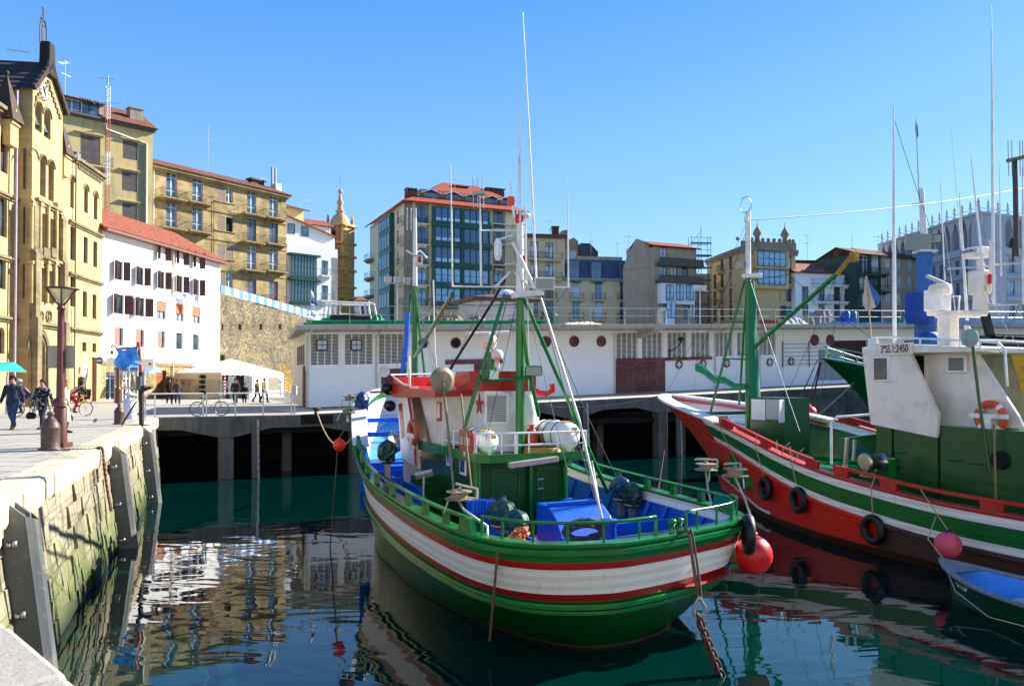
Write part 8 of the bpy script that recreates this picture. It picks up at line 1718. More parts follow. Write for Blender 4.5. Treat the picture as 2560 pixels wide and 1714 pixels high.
# white block cabin between
p0=gq(2455,1080,39.5); p1=gq(2455,880,39.5); p2=gq(2492,900,39.5); m=MB(); m.box(p2.x-.5,p0.y-2,1.2,p0.x+.6,p0.y,p1.z); m.build('white_cabin',WREN,gb)
# blue crane mast
BLM=paint('blue_mast','#2c6cae',.45,wc='#1f4f86'); cm=pt(2312,860,44.); cx=BG_.loc(cm); zt_=pt(2312,628,44).z
m=MB(); m.loft([[(cx.x+a*w_,cx.y+b_*w_,z) for a,b_ in ((-1,-1),(1,-1),(1,1),(-1,1))] for z,w_ in ((1.5,.55),(pt(0,800,44).z,.42),(zt_,.33))],True,True,False); m.build('blue_mast',BLM,gb)
m=MB(); m.bar(BG_.loc(pt(2290,629,44)),BG_.loc(pt(2336,629,44)),.9,.12); m.build('mast_platform',WHITE,gb); m=MB(); m.tube([BG_.loc(pt(2312,628,44)),BG_.loc(pt(2303,470,44))],[.2,.13],10); m.tube([BG_.loc(pt(2280,512,44)),BG_.loc(pt(2305,510,44))],.08,6); m.build('white_topmast',WHITE,gb)
m=MB(); m.tube([BG_.loc(pt(2298,500,44)),BG_.loc(pt(2290,300,44))],.03,6); m.build('flag_staff',ALU,gb); m=MB(); A=[BG_.loc(pt(*p,44)) for p in ((2289,296),(2294,315),(2296,340),(2291,350),(2288,320))]; m.poly(A); m.build('furled_flag',paint('flag_dark_green','#2a4a40',.8),gb)
for px,py in ((2293,604),(2336,597)): q=BG_.loc(pt(px,py,43.6)); lampf(gb,(q.x,q.y,q.z),PI+.2 if px<2300 else PI-.6,.75 if px<2300 else .45,IRON if px>2300 else STEEL)
rr=random.Random(12); A=[BG_.loc(pt(*p,43.2)) for p in ((2262,734),(2328,730),(2332,795),(2300,802),(2270,797))]; ce=sum(A,Vector())/5
m=MB(); R0=[]
for k in range(6):
    z=ce.z+.85-1.65*k/5; R0.append([(ce.x+(.75-.1*(k==5))*cos(a*PI/6)*(1+rr.uniform(-.08,.08)),ce.y+.6*sin(a*PI/6)*(1+rr.uniform(-.1,.1)),z+rr.uniform(-.04,.04)) for a in range(12)])
m.loft(R0,sm=False); m.build('blue_tarp_cover',paint('blue_tarp','#1548a8',.6,wc='#0e3480'),gb)
q=BG_.loc(pt(2322,850,43.5)); m=MB(); m.lathe([(.8,-.5),(.85,-.1),(.6,.3),(.3,.45)],(q.x,q.y,q.z),14); m.build('crane_base',BLM,gb)
m=MB(); m.bar(BG_.loc(pt(2462,785,39)),BG_.loc(pt(2478,850,39)),.35,.3); m.build('black_exhaust',paint('black_paint','#15171a',.35),gb)
for (pa,pb) in (((2043,900),(1985,1020)),((2050,905),(2005,1045)),((2140,950),(2015,1060))): ropeobj('mooring_line','mooring line from the dark green bow to the quay behind','rope',sag(pt(*pa,43.5),pt(*pb,41 if pa[0]<2100 else 40),.1),.035,RIG if pa[0]<2100 else ROPE,'mooring lines of the dark green boat')
ropeobj('anchor_chain','rusty chain hanging down the quay below the dark green bow','chain',[pt(2052,905,43.5),pt(2032,1000,43),pt(2025,1075,43)],.05,RUST)
# ===== small skiff =====
p=gnd(2368,1430,.0)
BS_=Fr(*pt(2350,1402,16.5).xy,R_(110)); sk_=thing('skiff','small dark green rowing boat with a light blue inside in the bottom right corner','rowing boat',BS_.o,BS_.a)
ctrl=[(-4.2,.75,.55,-4.1,.5,.5,1),(-3.,.95,.53,-3.,.75,.5,1),(-1.8,.9,.56,-1.9,.65,.5,1.1),(-.9,.62,.62,-1.1,.38,.5,1.3),(-.3,.28,.7,-.55,.1,.5,1.5),(0,0,.76,-.3,0,.5,1.5)]
Hs=Hull(ctrl,5); cs=Hs.c; m=MB()
for q in range(4): Hs.strip(m,(lambda i,q=q:cs[i][2]*(1-q/4)),(lambda i,q=q:cs[i][2]*(1-(q+1)/4)))
Hs.strip(m,lambda i:0.,lambda i:-.3); m.build('hull',HG if 0 else HDG,sk_); m=MB(); Hs.rail(m,lambda i:cs[i][2]+.02,.03,.13,.05); m.build('gunwale',paint('grey_white_gunwale','#82878c',.6,wc='#5c5854',wear=.4),sk_,bevel=.01)
m=MB()
for side in (1,-1):
    A=[(Hs.pos(i,cs[i][2]-.03,side,-.1),Hs.pos(i,.12,side,-.12)) for i in range(Hs.n)]
    for i in range(Hs.n-1): m.add([A[i][0],A[i+1][0],A[i+1][1],A[i][1]],[(0,1,2,3) if side>0 else (3,2,1,0)])
Hs.deckm(m,lambda i:.14,.12,0,Hs.n-1); m.build('inner_shell',paint('skiff_blue','#3f8fe0',.5,wc='#2f6db0'),sk_)
m=MB(); Hs.deckm(m,lambda i:cs[i][2]-.01,.1,Hs.n-9,Hs.n-1); m.build('bow_deck',paint('grey_white_gunwale','#82878c',.6,wc='#5c5854',wear=.4),sk_)
m=MB(); m.box(-2.1,-.78,.36,-1.8,.78,.4); m.build('thwart',paint('pale_thwart','#9cb0c4',.6),sk_)
p=Hs.pos(Hs.n-8,.42,1,.02); p2=Hs.pos(Hs.n-13,.42,1,.02); a_=math.atan2(p2.y-p.y,p2.x-p.x); txt(sk_,'7ª SS 1.1250',.11,((p.x+p2.x)/2,(p.y+p2.y)/2+.03,.44),(PI/2-.2,0,a_),WHITE)
ropeobj('skiff_painter','thin rope from the skiff bow up to the red boat','rope',[BS_.w(-.1,0,.75),BS_.w(.3,.0,1.1),pt(2340,1290,17.9)],.012,ROPE)
ropeobj('skiff_line','pale line trailing over the side of the skiff','rope',[BS_.w(-.15,.1,.76),BS_.w(-.9,.62,.35),BS_.w(-1.8,.85,.12),BS_.w(-2.9,.95,.2)],.01,paint('white_line','#c9c9c2',.7))

pile(BR,2060,1150,1.0,.5,.4,.3,NETG,'green net heap in the fish pens of the red boat',21); pile(BR,2290,1225,.97,.4,.3,.3,ROPE,'pale rope heap on the side deck of the red boat by the rail',22,'rope_heap','rope')
for (a,b_) in ((('y',0,1872,545),('y',0,1667,985)),(('y',0,1873,600),('y',1.2,2185,850)),(('y',.6,2236,300),('y',.6,2370,690)),(('y',.6,2455,700),('y',1.6,2550,870)),(('y',-.3,2120,650),('y',1.,2030,1080)),(('y',-.3,2090,690),('y',.5,1955,1010)),(('y',.5,2548,760),('y',1.8,2500,860))):
    m=MB(); m.tube(sag(onr(*a),onr(*b_),.12,10),.009,4); m.build('stay_wire',RIG,rb)
for k,(px,py) in enumerate(((1975,1105),(2010,1120))):
    q=onr('y',3.3,px,py); m=MB(); m.tube([q,q+Vector((.1,.12,-.15)),q+Vector((.25,.15,-.45)),q+Vector((.4,.13,-.2)),q+Vector((.5,.05,.02))],.014,5); m.build('rail_lashing',ROPE,rb)
for px,py in ((2375,1150),(2430,1158),(2240,1130)): q=onr('y',HY+.02,px,py); m=MB(); m.tube([q,q+Vector((.0,.08,.0)),q+Vector((-.3,.08,0)),q+Vector((-.3,0,0))],.012,5); m.build('grab_rail',IRON,rb)
# ---------------- life on the quay ----------------
BLK=paint('black_cloth','#101014',.85,wear=.1); SKIN=paint('skin','#b87a5e',.6,wear=.05,wc='#9c5f48')
def cloth(c,wc=None,wear=.25): return paint('cloth'+c[1:],c,.9,wc=wc,wear=wear,sc=8.,bump=.4)
def person(label,px,py,H,face,pose='walk',top='#1c2238',leg='#27354f',shoe='#1a1512',hair='#2a1c14',coat=0.,extra=None,lean=0.,fingers=True,dist=None,z=ZQ,hold=None,group=None,skin=SKIN,legm=None):
    p=gnd(px,py,z) if dist is None else pt(px,py,dist); r=thing('person',label,'person',(p.x,p.y,p.z),face,group); s=H/1.75
    st={'walk':.22,'stand':.04,'cycle':0}[pose]; V=lambda *a: Vector(a)*s
    J={}; J['pel']=V(0,.02,.93); J['ch']=V(0,.0-lean*.5,1.25-lean*.1); J['nk']=V(0,-lean*.9,1.47-lean*.25); J['hd']=V(0,-.02-lean*1.05,1.62-lean*.3)
    for sg,k in ((-1,'L'),(1,'R')):
        f=sg*st
        J['hip'+k]=V(.1*sg,.02,.88); 
        if pose=='cycle': J['kn'+k]=V(.1*sg,-.36,.78-.12*sg); J['an'+k]=V(.1*sg,-.22,.38-.14*sg); J['to'+k]=V(.1*sg,-.36,.34-.14*sg); J['pel']=V(0,.12,1.0); J['hip'+k]=V(.1*sg,.1,.95)
        else: J['kn'+k]=V(.105*sg,-.04-f*.55,.49); J['an'+k]=V(.1*sg,.04-f*1.05+(.08 if f<0 else 0),.09+(.05 if f<0 else 0)); J['to'+k]=J['an'+k]+V(0.01*sg,-.17,-.05)
        J['sh'+k]=J['ch']+(J['nk']-J['ch'])*.72+V(.19*sg,0,0)
        if pose=='cycle': J['el'+k]=J['sh'+k]+V(.08*sg,-.16,-.22); J['wr'+k]=V(.24*sg,-.58,1.02)
        else: J['el'+k]=J['sh'+k]+V(.07*sg,.03+f*.35,-.29); J['wr'+k]=J['el'+k]+V(.01*sg,-.07+f*.45,-.24)
        if hold and hold==k: J['el'+k]=J['sh'+k]+V(.1*sg,-.02,-.27); J['wr'+k]=J['el'+k]+V(-.12*sg,-.2,.02)
    vs=[];es=[];rad=[]
    def av(v,rr,par=None):
        vs.append(tuple(v)); rad.append(rr*s); i=len(vs)-1
        if par is not None: es.append((par,i))
        return i
    pel=av(J['pel'],.13); ch=av(J['ch'],.14,pel); nk=av(J['nk'],.055,ch); h0=av(J['nk']+V(0,-.005,.06),.06,nk); h1=av(J['hd'],.085,h0); h2=av(J['hd']+V(0,0,.1),.075,h1); ns=av(J['hd']+V(0,-.11,-.015),.013,h1)
    for k,sg in (('L',-1),('R',1)):
        a=av(J['sh'+k],.055,ch); b=av(J['el'+k],.042,a); c=av(J['wr'+k],.026,b); d=(J['wr'+k]-J['el'+k]).normalized(); pm=av(J['wr'+k]+d*.06*s,.033,c)
        if fingers:
            sd=Vector((0,1,0)) if abs(d.y)<.7 else Vector((1,0,0)); inn=Vector((-sg,0,0)); base=Vector(vs[pm])
            for q,(o,L) in enumerate(((-.028,.075),(-.009,.085),(.01,.08),(.027,.062))): m1=av(base+sd*o*s+d*.03*s,.0095,pm); m2=av(base+sd*o*s+d*(.03+L*.55)*s+inn*.008*s,.0085,m1); av(base+sd*o*s+d*(.03+L*.9)*s+inn*.03*s,.007,m2)
            t1=av(J['wr'+k]+d*.035*s-sd*.035*s+inn*.01*s,.011,c); av(J['wr'+k]+d*.08*s-sd*.05*s+inn*.02*s,.009,t1)
        a=av(J['hip'+k],.085,pel); b=av(J['kn'+k],.06,a); c=av(J['an'+k],.042,b); av(J['to'+k],.035,c)
    me=bpy.data.meshes.new('body'); me.from_pydata(vs,es,[]); me.materials.append(skin); o=link('body',me,r); md=o.modifiers.new('skin','SKIN'); md.use_smooth_shade=True
    for i,v in enumerate(me.skin_vertices[0].data): v.radius=(rad[i],rad[i]); v.use_root=(i==0)
    sb=o.modifiers.new('s','SUBSURF'); sb.levels=1; sb.render_levels=1
    # jacket / coat
    def ell(c,rx,ry,n=12): return [c+Vector((rx*cos(2*PI*i/n),ry*sin(2*PI*i/n),0))*s for i in range(n)]
    m=MB(); hem=J['pel']-V(0,0,.12+coat)
    if coat: hem=V(0,.0,.83-coat)
    rings=[ell(hem,.2+coat*.12,.15+coat*.1),ell(J['pel']+V(0,0,.0),.185,.14),ell((J['pel']+J['ch'])/2,.17,.13),ell(J['ch'],.2,.14),ell(J['ch']+(J['nk']-J['ch'])*.7,.2,.12),ell(J['nk']+V(0,0,-.02),.08,.08),ell(J['nk']+V(0,0,.03),.065,.07)]
    m.loft(rings); 
    for k in 'LR': w=J['wr'+k]; m.tube([J['sh'+k]+(J['ch']-J['sh'+k])*.15+V(0,0,.02),J['sh'+k],J['el'+k],w],[.075*s,.078*s,.062*s,.048*s],9)
    tm=top if not isinstance(top,str) else cloth(top); m.build('coat' if coat else 'jacket',tm,r)
    m=MB(); lm=legm or cloth(leg)
    for k,sg in (('L',-1),('R',1)): m.tube([J['hip'+k]+V(-.02*sg,0,.1),J['hip'+k],J['kn'+k],J['an'+k]+V(0,0,.02)],[.11*s,.105*s,.075*s,.062*s if coat==0 else .05*s],10)
    m.build('trousers' if not coat else 'leggings',lm,r)
    for k in 'LR':
        m=MB(); a=J['an'+k]; b=J['to'+k]; d=(b-a); m.loft([[a+Vector((x,y,zz))*s+d*t_ for x,y,zz in q] for t_,q in ((-.35,[(-.035,0,-.075),(.035,0,-.075),(.03,0,0),(-.03,0,0)]),(.3,[(-.045,0,-.065),(.045,0,-.065),(.035,0,.03),(-.035,0,.03)]),(1.05,[(-.045,0,-.03),(.045,0,-.03),(.03,0,.025),(-.03,0,.025)]),(1.3,[(-.02,0,-.02),(.02,0,-.02),(.015,0,.005),(-.015,0,.005)]))]); m.build('shoe',cloth(shoe),r)
    m=MB(); hc=J['hd']+V(0,.012,.045); rg=[]
    n=14
    for i in range(7):
        t_=i/6; a=PI*(.5-.5*t_)*1.12; rr=.104*s*cos(PI/2*t_*.98); zz=.115*s*sin(PI/2*t_); rg.append([hc+Vector((rr*cos(2*PI*j/n),rr*1.08*sin(2*PI*j/n)+(.03*s if sin(2*PI*j/n)<-.3 and t_<.4 else 0),zz-(.09*s if sin(2*PI*j/n)>.1 and i==0 else 0))) for j in range(n)])
    m.loft(rg); m.build('hair',cloth(hair) if isinstance(hair,str) else hair,r)
    m=MB(); 
    for sg in (-1,1): m.sphere(J['hd']+V(.033*sg,-.083,.03),.014*s,6)
    m.build('eyes',BLK,r)
    if extra: extra(r,J,s,V)
    return r,J,s
def handbag(k='L',c='#0e0e10',dz=-.42,sc=1.):
    def f(r,J,s,V):
        w=J['wr'+k]; m=MB(); b=w+V(0,0,dz*.7); m.loft([[b+V(x*sc,y*sc,z*sc) for x,y,z in ((-.15*q,-.06*q,zz),(.15*q,-.06*q,zz),(.15*q,.06*q,zz),(-.15*q,.06*q,zz))] for zz,q in ((-.22,.8),(-.1,1.1),(.02,.6))],True,True,True); m.tube([b+V(-.06,0,0),w+V(0,0,-.06),b+V(.06,0,0)],.012*s,5)
        o=m.build('handbag',cloth(c)); o.parent=None; o.location=r.location; o.rotation_euler=r.rotation_euler; tag(o,'black handbag hanging from the hand of the woman in the %s coat'%('patterned' if k=='L' else 'beige'),'handbag')
    return f
CAMF=lambda px:0.
def sung(r,J,s,V): m=MB(); m.box(*(J['hd']+V(-.07,-.1,.02)),*(J['hd']+V(.07,-.07,.05))); m.build('sunglasses',BLK,r)
person('man in a navy jacket and jeans with yellow brown shoes walking at the far left',31,1073,1.78,.15,top='#222842',leg='#2c4468',shoe='#b8791e',extra=sung)
def pat(r,J,s,V): handbag('L')(r,J,s,V); m=MB(); m.torus(J['nk']+V(0,-.01,0),.085*s,.045*s,n=14,m=7); m.build('scarf',cloth('#8a7080'),r)
t=NT('patterned_coat'); n=t.noise(14.,2); t.l(t.mix(t.ramp(n,(.56,.6)),lin('#120a14'),lin('#9fb0b0')),t.b.inputs[0]); t.b.inputs[5 if 0 else 'Roughness'].default_value=.9; PATC=t.m
person('woman in a black coat with pale pattern walking beside the lamp post with handbag',106,1072,1.66,-.1,top=PATC,leg='#2c1c2a',hair='#4a2618',coat=.12,extra=pat)
person('woman in a long beige coat seen from the side behind the lamp post',160,1082,1.64,PI*.5,pose='stand',top='#cdb592',leg='#3a2c2e',hair='#3a1e16',coat=.45,extra=handbag('R','#141418'))
# bicycles
def bike(label,loc,rz,fr,s=1.,lean=0.,group=None,basket=False,saddlec='#141414'):
    r=thing('bicycle',label,'bicycle',loc,rz,group); r.rotation_euler=(lean,0,rz); fm=paint('bike'+fr[1:],fr,.35)
    for x in (-.52,.52):
        m=MB(); m.torus((x,0,.34),.32,.02,'y',28,6); w_=m.build('wheel',BLACKR,r); m=MB(); m.torus((x,0,.34),.3,.012,'y',28,5); 
        for k in range(12): a=k*PI/6; m.bar((x,0,.34),(x+.3*cos(a),0,.34+.3*sin(a)),.005)
        m.build('spokes',STEEL,w_)
    m=MB(); T=.017
    for a,b in (((-.52,0,.34),(-.18,0,.3)),((-.18,0,.3),(.42,0,.72)),((-.18,0,.3),(-.3,0,.82)),((-.27,0,.74),(.38,0,.84)),((-.52,0,.34),(-.28,0,.76)),((.38,0,.86),(.52,0,.34))): m.tube([a,b],T,7)
    m.tube([(.38,0,.86),(.36,0,.98)],T,6); m.build('frame',fm,r)
    m=MB(); m.tube([(.28,-.28,.98),(.38,-.12,1.0),(.38,.12,1.0),(.28,.28,.98)],.013,6); m.build('handlebar',IRON,r); m=MB(); m.loft([[(-.44,y,.86) for y in (-.08,.08)]+[(-.44,.08,.82),(-.44,-.08,.82)],[(-.18,y,.86) for y in (-.02,.02)]+[(-.18,.02,.83),(-.18,-.02,.83)]]); m.build('saddle',paint('saddle'+saddlec[1:],saddlec,.6),r)
    m=MB(); m.lathe([(.09,-.01),(.09,.01)],(-.18,0,.3),14,'y'); m.bar((-.18,-.05,.3),(-.1,-.05,.16),.02); m.bar((-.18,.05,.3),(-.26,.05,.44),.02); m.build('crank',STEEL,r)
    if basket: m=MB(); [m.tube([(.42+dx,-.14,z),(.66+dx,-.14,z),(.66+dx,.14,z),(.42+dx,.14,z),(.42+dx,-.14,z)],.008,4) for z,dx in ((.82,.0),(.9,0),(.98,.0))]; [m.bar((x,y,.8),(x,y,.98),.008) for x in (.42,.5,.58,.66) for y in (-.14,.14)]; m.build('basket',STEEL,r)
    return r
def helmet(r,J,s,V): m=MB(); m.sphere(J['hd']+V(0,.01,.08),.125*s,12,(1,1.15,.75)); m.build('helmet',paint('helmet_silver','#a9adb5',.3),r); sung(r,J,s,V)
g=gnd(66,1041); fa=-.75
person('cyclist in a helmet and navy top riding towards the camera at the left',0,0,1.75,fa,pose='cycle',top='#202a4a',leg='#15151c',hair='#2a1c14',lean=.28,extra=helmet,dist=1.) .__class__
o=[q for q in bpy.data.objects if q.get('label','').startswith('cyclist in a helmet')][0]; o.location=(g.x,g.y,ZQ)
bike('dark road bicycle ridden by the helmeted cyclist',(g.x+.14*sin(fa)*-1-.15*sin(fa),g.y-.1,ZQ),fa-PI/2,'#2a2c34')
g=gnd(176,1041); fa=2.6
person('cyclist in black with red leggings on a yellow bicycle, riding away behind the beige coat',0,0,1.72,fa,pose='cycle',top='#15131c',leg='#8a1428',hair='#1a1614',lean=.5,dist=1.)
o=[q for q in bpy.data.objects if q.get('label','').startswith('cyclist in black')][0]; o.location=(g.x,g.y,ZQ)
bike('yellow bicycle ridden by the cyclist with red leggings',(g.x+.1,g.y+.15,ZQ),fa-PI/2,'#d9b21c')
def redi(r,J,s,V): m=MB(); m.prism([(-.07*s,J['pel'].z),(.07*s,J['pel'].z),(.06*s,J['ch'].z+.12*s),(-.06*s,J['ch'].z+.12*s)],J['ch'].y-.165*s,J['ch'].y-.13*s); m.build('red_shirt',cloth('#a01420'),r)
person('man in an open black jacket over a red jumper, walking by the beige tent',424,1010,1.74,.6,top='#14141a',leg='#1a1a22',extra=redi)
person('woman in a grey jacket and dark glasses walking beside the man in the red jumper',444,1010,1.68,.5,top='#3a3a3e',leg='#22283a',extra=sung,hair='#5a4030')
person('man in a dark brown jacket standing in front of the postcard stands',588,1011,1.74,.0,pose='stand',top='#33261f',leg='#17171c')
person('stooping woman in a long black coat beside the man in brown',611,1010,1.45,.3,pose='stand',top='#161216',leg='#161216',coat=.4,lean=.2)
person('walker in an olive hooded jacket crossing in front of the white tent',643,1006,1.68,1.2,top='#6a6a48',leg='#15151a')
person('walker in a tan jacket and dark cap just right of the olive jacket',661,1006,1.78,1.1,top='#a08d68',leg='#15151a',hair='#15151a')
person('small figure in a white top using the glass phone booth',309,1003,1.68,2.8,pose='stand',top='#c9c4bc',leg='#5a5248',fingers=False)
person('figure in dark clothes standing behind the electric box of the hoist',346,1004,1.7,2.9,pose='stand',top='#1a1c26',leg='#1a1c26',fingers=False)
# stroller
g=gnd(219,1008); r=thing('stroller','empty black pushchair with white trim standing near the church door','pushchair',(g.x,g.y,ZQ),.4)
m=MB()
for x in (-.22,.22):
    m.tube([(x,.35,1.0),(x,-.1,.45),(x,-.3,.1)],.015,6); m.tube([(x,.3,.1),(x,0,.5)],.015,6)
m.tube([(-.22,.35,1.0),(.22,.35,1.0)],.02,6); m.build('frame',ALU,r)
for x in (-.22,.22):
    for y in (-.3,.3): m=MB(); m.torus((x,y,.1),.08,.02,'x',12,5); m.build('wheel',BLACKR,r)
m=MB(); m.loft([[(-.2,.15,.95),(.2,.15,.95)],[(-.2,.0,.5),(.2,.0,.5)],[(-.2,-.25,.48),(.2,-.25,.48)],[(-.2,-.3,.3),(.2,-.3,.3)]],False,False,False); m.build('seat',BLK,r); m=MB(); m.loft([[(-.22,.2-.32*sin(a),.7+.32*cos(a)),(.22,.2-.32*sin(a),.7+.32*cos(a))] for a in (0,.5,1.,1.4)],False,False,False); m.build('hood',BLK,r)
# lamp post
g=gnd(150,1118); r=thing('lamp_post','brown iron lamp post with a wide inverted glass shade at the left','street lamp',(g.x,g.y,ZQ),0)
k=g.y/FPX; zz=lambda py: CZ+ray(150,py).z*g.y-ZQ
m=MB(); m.box(-.2,-.2,0,.2,.2,.12); m.lathe([(.18,.12),(.17,.95),(.15,zz(1015))],n=6); m.lathe([(.2,zz(1015)),(.185,zz(1010)),(.185,zz(1003)),(.16,zz(1000)),(.13,zz(995))],n=16); m.build('pedestal',BRONZE,r)
m=MB(); m.lathe([(.095,zz(998)),(.07,zz(800)),(.07,zz(775)),(.11,zz(772)),(.06,zz(764))],n=12); m.build('column',BRONZE,r)
m=MB(); z0,z1=zz(757),zz(723); m.lathe([(.06,z0),(.1,z0+.05),(.34,z1)],n=6); m.build('glass_shade',glass('amber_lamp_glass',(.35,.3,.2,1),.2),r)
m=MB(); 
for q in range(6): a=q*PI/3; m.bar((.07*cos(a),.07*sin(a),z0-.05),(.36*cos(a),.36*sin(a),z1),.03)
m.lathe([(.34,z1-.01),(.4,z1),(.4,z1+.03),(.1,z1+.07)],n=12); m.build('lamp_frame',BRONZE,r)
m=MB(); za,zb_=zz(920),zz(863); m.box(-.38,.1,za,.3,.13,zb_); o=m.build('sign_plate',paint('plate_back','#a3998a',.6),r)
# bollards
def bollard(px,py,s,label):
    g=gnd(px,py); r=thing('bollard',label,'bollard',(g.x,g.y,ZQ),0,'old iron cannon bollards on the left quay'); m=MB(); m.lathe([(.26*s,0),(.27*s,.02),(.205*s,.05*s),(.2*s,.06),(.205*s,.5*s),(.215*s,.52*s),(.2*s,.55*s),(.195*s,.6*s),(.12*s,.72*s),(.07*s,.76*s),(.06*s,.8*s),(.085*s,.83*s),(.08*s,.88*s),(.03*s,.9*s)],n=22); m.build('iron_body',paint('rusted_iron_bollard','#4a3634',.5,wc='#6b4a3a',sc=6.,wear=.5,bump=.7),r)
bollard(126,1124,1.,'large rusty cannon bollard in front of the lamp post, with a chain at its foot'); bollard(298,1060,.86,'smaller dark cannon bollard beside the white litter bin')
a=gnd(150,1124); b=gnd(232,1123); c=FRQ.on('y',-.1,255,1130); cw=FRQ.w(c.x,-.1,2.86); pts=[a,a.lerp(b,.5),b,cw,FRQ.w(c.x,-.14,2.5),FRQ.w(c.x+.1,-.2,1.9),FRQ.w(c.x+.2,-.28,1.3)]
r=thing('chain','rusty chain from the large bollard over the coping and down the quay wall','chain',pts[0],0)
cp=cr([tuple(p) for p in pts],9); m=MB()
for i in range(len(cp)-1):
    p=Vector(cp[i]); q=Vector(cp[i+1]); d=(q-p); mid=(p+q)/2-pts[0]; m.bar(mid-d*.45,mid+d*.45,.035 if i%2 else .06,.06 if i%2 else .035)
m.build('links',RUST,r)
# waste bin
g=gnd(325,1047); r=thing('litter_bin','white cylindrical litter bin with a pitched lid on the quay','litter bin',(g.x,g.y,ZQ),0); m=MB(); m.lathe([(.25,0),(.26,.05),(.27,.86),(.24,.88)],n=22); m.build('drum',paint('bin_white','#d6d8dc',.35),r); m=MB(); m.lathe([(.27,1.0),(.28,1.03),(.06,1.14),(.01,1.15)],n=22); m.build('lid',paint('bin_white','#d6d8dc',.35),r); m=MB()
for q in range(4): a=q*PI/2+.4; m.bar((.22*cos(a),.22*sin(a),.86),(.22*cos(a),.22*sin(a),1.02),.05)
m.build('lid_supports',STEEL,r)
# hoist with blue tarp
g=gnd(356,1063); D=g.y; zq=lambda px,py: pt(px,py,D); r=thing('hoist','small orange and black quay hoist with a winch box, draped with a blue tarpaulin','hoist',g,0); L=lambda px,py,dy=0.: pt(px,py,D)-g+Vector((0,dy,0))
m=MB(); m.bar(L(354,1062),L(353,930),.12,.14); m.build('post',paint('hoist_black','#1d1a1c',.6),r); m=MB(); m.bar(L(353,930),L(346,855),.1); m.bar(L(350,868),L(290,872),.08); m.tube([L(300,878),L(288,866),L(281,862),L(278,869)],.03,6); m.build('jib',paint('hoist_red','#b5482c',.55,wc='#5a2d1e'),r)
m=MB(); m.lathe([(.03,-.08),(.05,0),(.03,.08)],L(280,880),8); m.tube([L(280,870),L(280,892),L(277,897)],.012,5); m.build('hook',IRON,r); m=MB(); m.box(*(L(345,975,-.15)),*(L(357,940,.15))); m.build('control_box',paint('hoist_grey','#5c5e66',.5),r); m=MB(); m.lathe([(.1,-.12),(.12,0),(.1,.12)],L(360,970),12,'y'); m.bar(L(362,972),L(380,968),.16,.1); m.build('winch',IRON,r); m=MB(); m.box(-.5,-.25,0,.2,.25,.03); m.bar((-.75,-.0,.02),L(341,1003),.05); m.build('base_plate',paint('hoist_black','#1d1a1c',.6),r)
rr=random.Random(4); top_=[L(292,868),L(303,868),L(318,876),L(332,870),L(346,864),L(352,872)]; bot=[L(296,905,-.1),L(308,918,-.25),L(322,928,-.05),L(330,925,-.25),L(342,915,0),L(354,912,-.1)]
m=MB(); rows=[]
for k in range(7): u=k/6; rows.append([a.lerp(b_,u)+Vector((rr.uniform(-.02,.02),.18*sin(i*2.1+k*.6)-.1,rr.uniform(-.03,.03))) for i,(a,b_) in enumerate(zip(top_,bot))])
rows2=[]
for rw in rows: q=cr([tuple(p) for p in rw],4); rows2.append([Vector(p) for p in q])
m.loft(rows2,False,False,False); o=m.build('blue_tarpaulin',paint('sky_blue_tarp','#5fb0f5',.6,wc='#2a70c0'),loc=g); so2=o.modifiers.new('t','SOLIDIFY'); so2.thickness=.012; tag(o,'crumpled light blue tarpaulin hanging over the small hoist at the quay corner','tarpaulin')
g2=gnd(295,1008); r=thing('iron_post','slender brown iron post behind the blue tarpaulin','post',g2,0); m=MB(); h_=pt(295,892,g2.y).z-ZQ; m.lathe([(.2,0),(.2,.9),(.22,1.),(.16,1.1),(.13,1.2),(.12,h_)],n=10); m.build('shaft',BRONZE,r)
# phone booth
g=gnd(318,1006); D=g.y; r=thing('phone_booth','glass phone booth with pale frames and a blue top strip, behind the litter bin','phone booth',g,0); q=lambda px: (px-318)/FPX*D
m=MB()
for x in (q(287),q(305),q(322),q(343)):
    for y in (0,1.1): m.bar((x,y,0),(x,y,2.35),.09)
for z in (.1,1.1,2.3): m.bar((q(287),0,z),(q(343),0,z),.08); m.bar((q(287),1.1,z),(q(343),1.1,z),.08)
m.build('frame',paint('booth_grey','#b5b0a4',.5),r); m=MB(); m.box(q(287)-.05,-.05,2.35,q(343)+.05,1.15,2.6); m.build('top_strip',paint('booth_blue','#4a78b8',.5),r); m=MB(); m.box(q(305)+.1,1.0,.9,q(322)-.1,1.08,1.6); m.build('telephone_panel',paint('booth_panel','#7d8a96',.4),r)
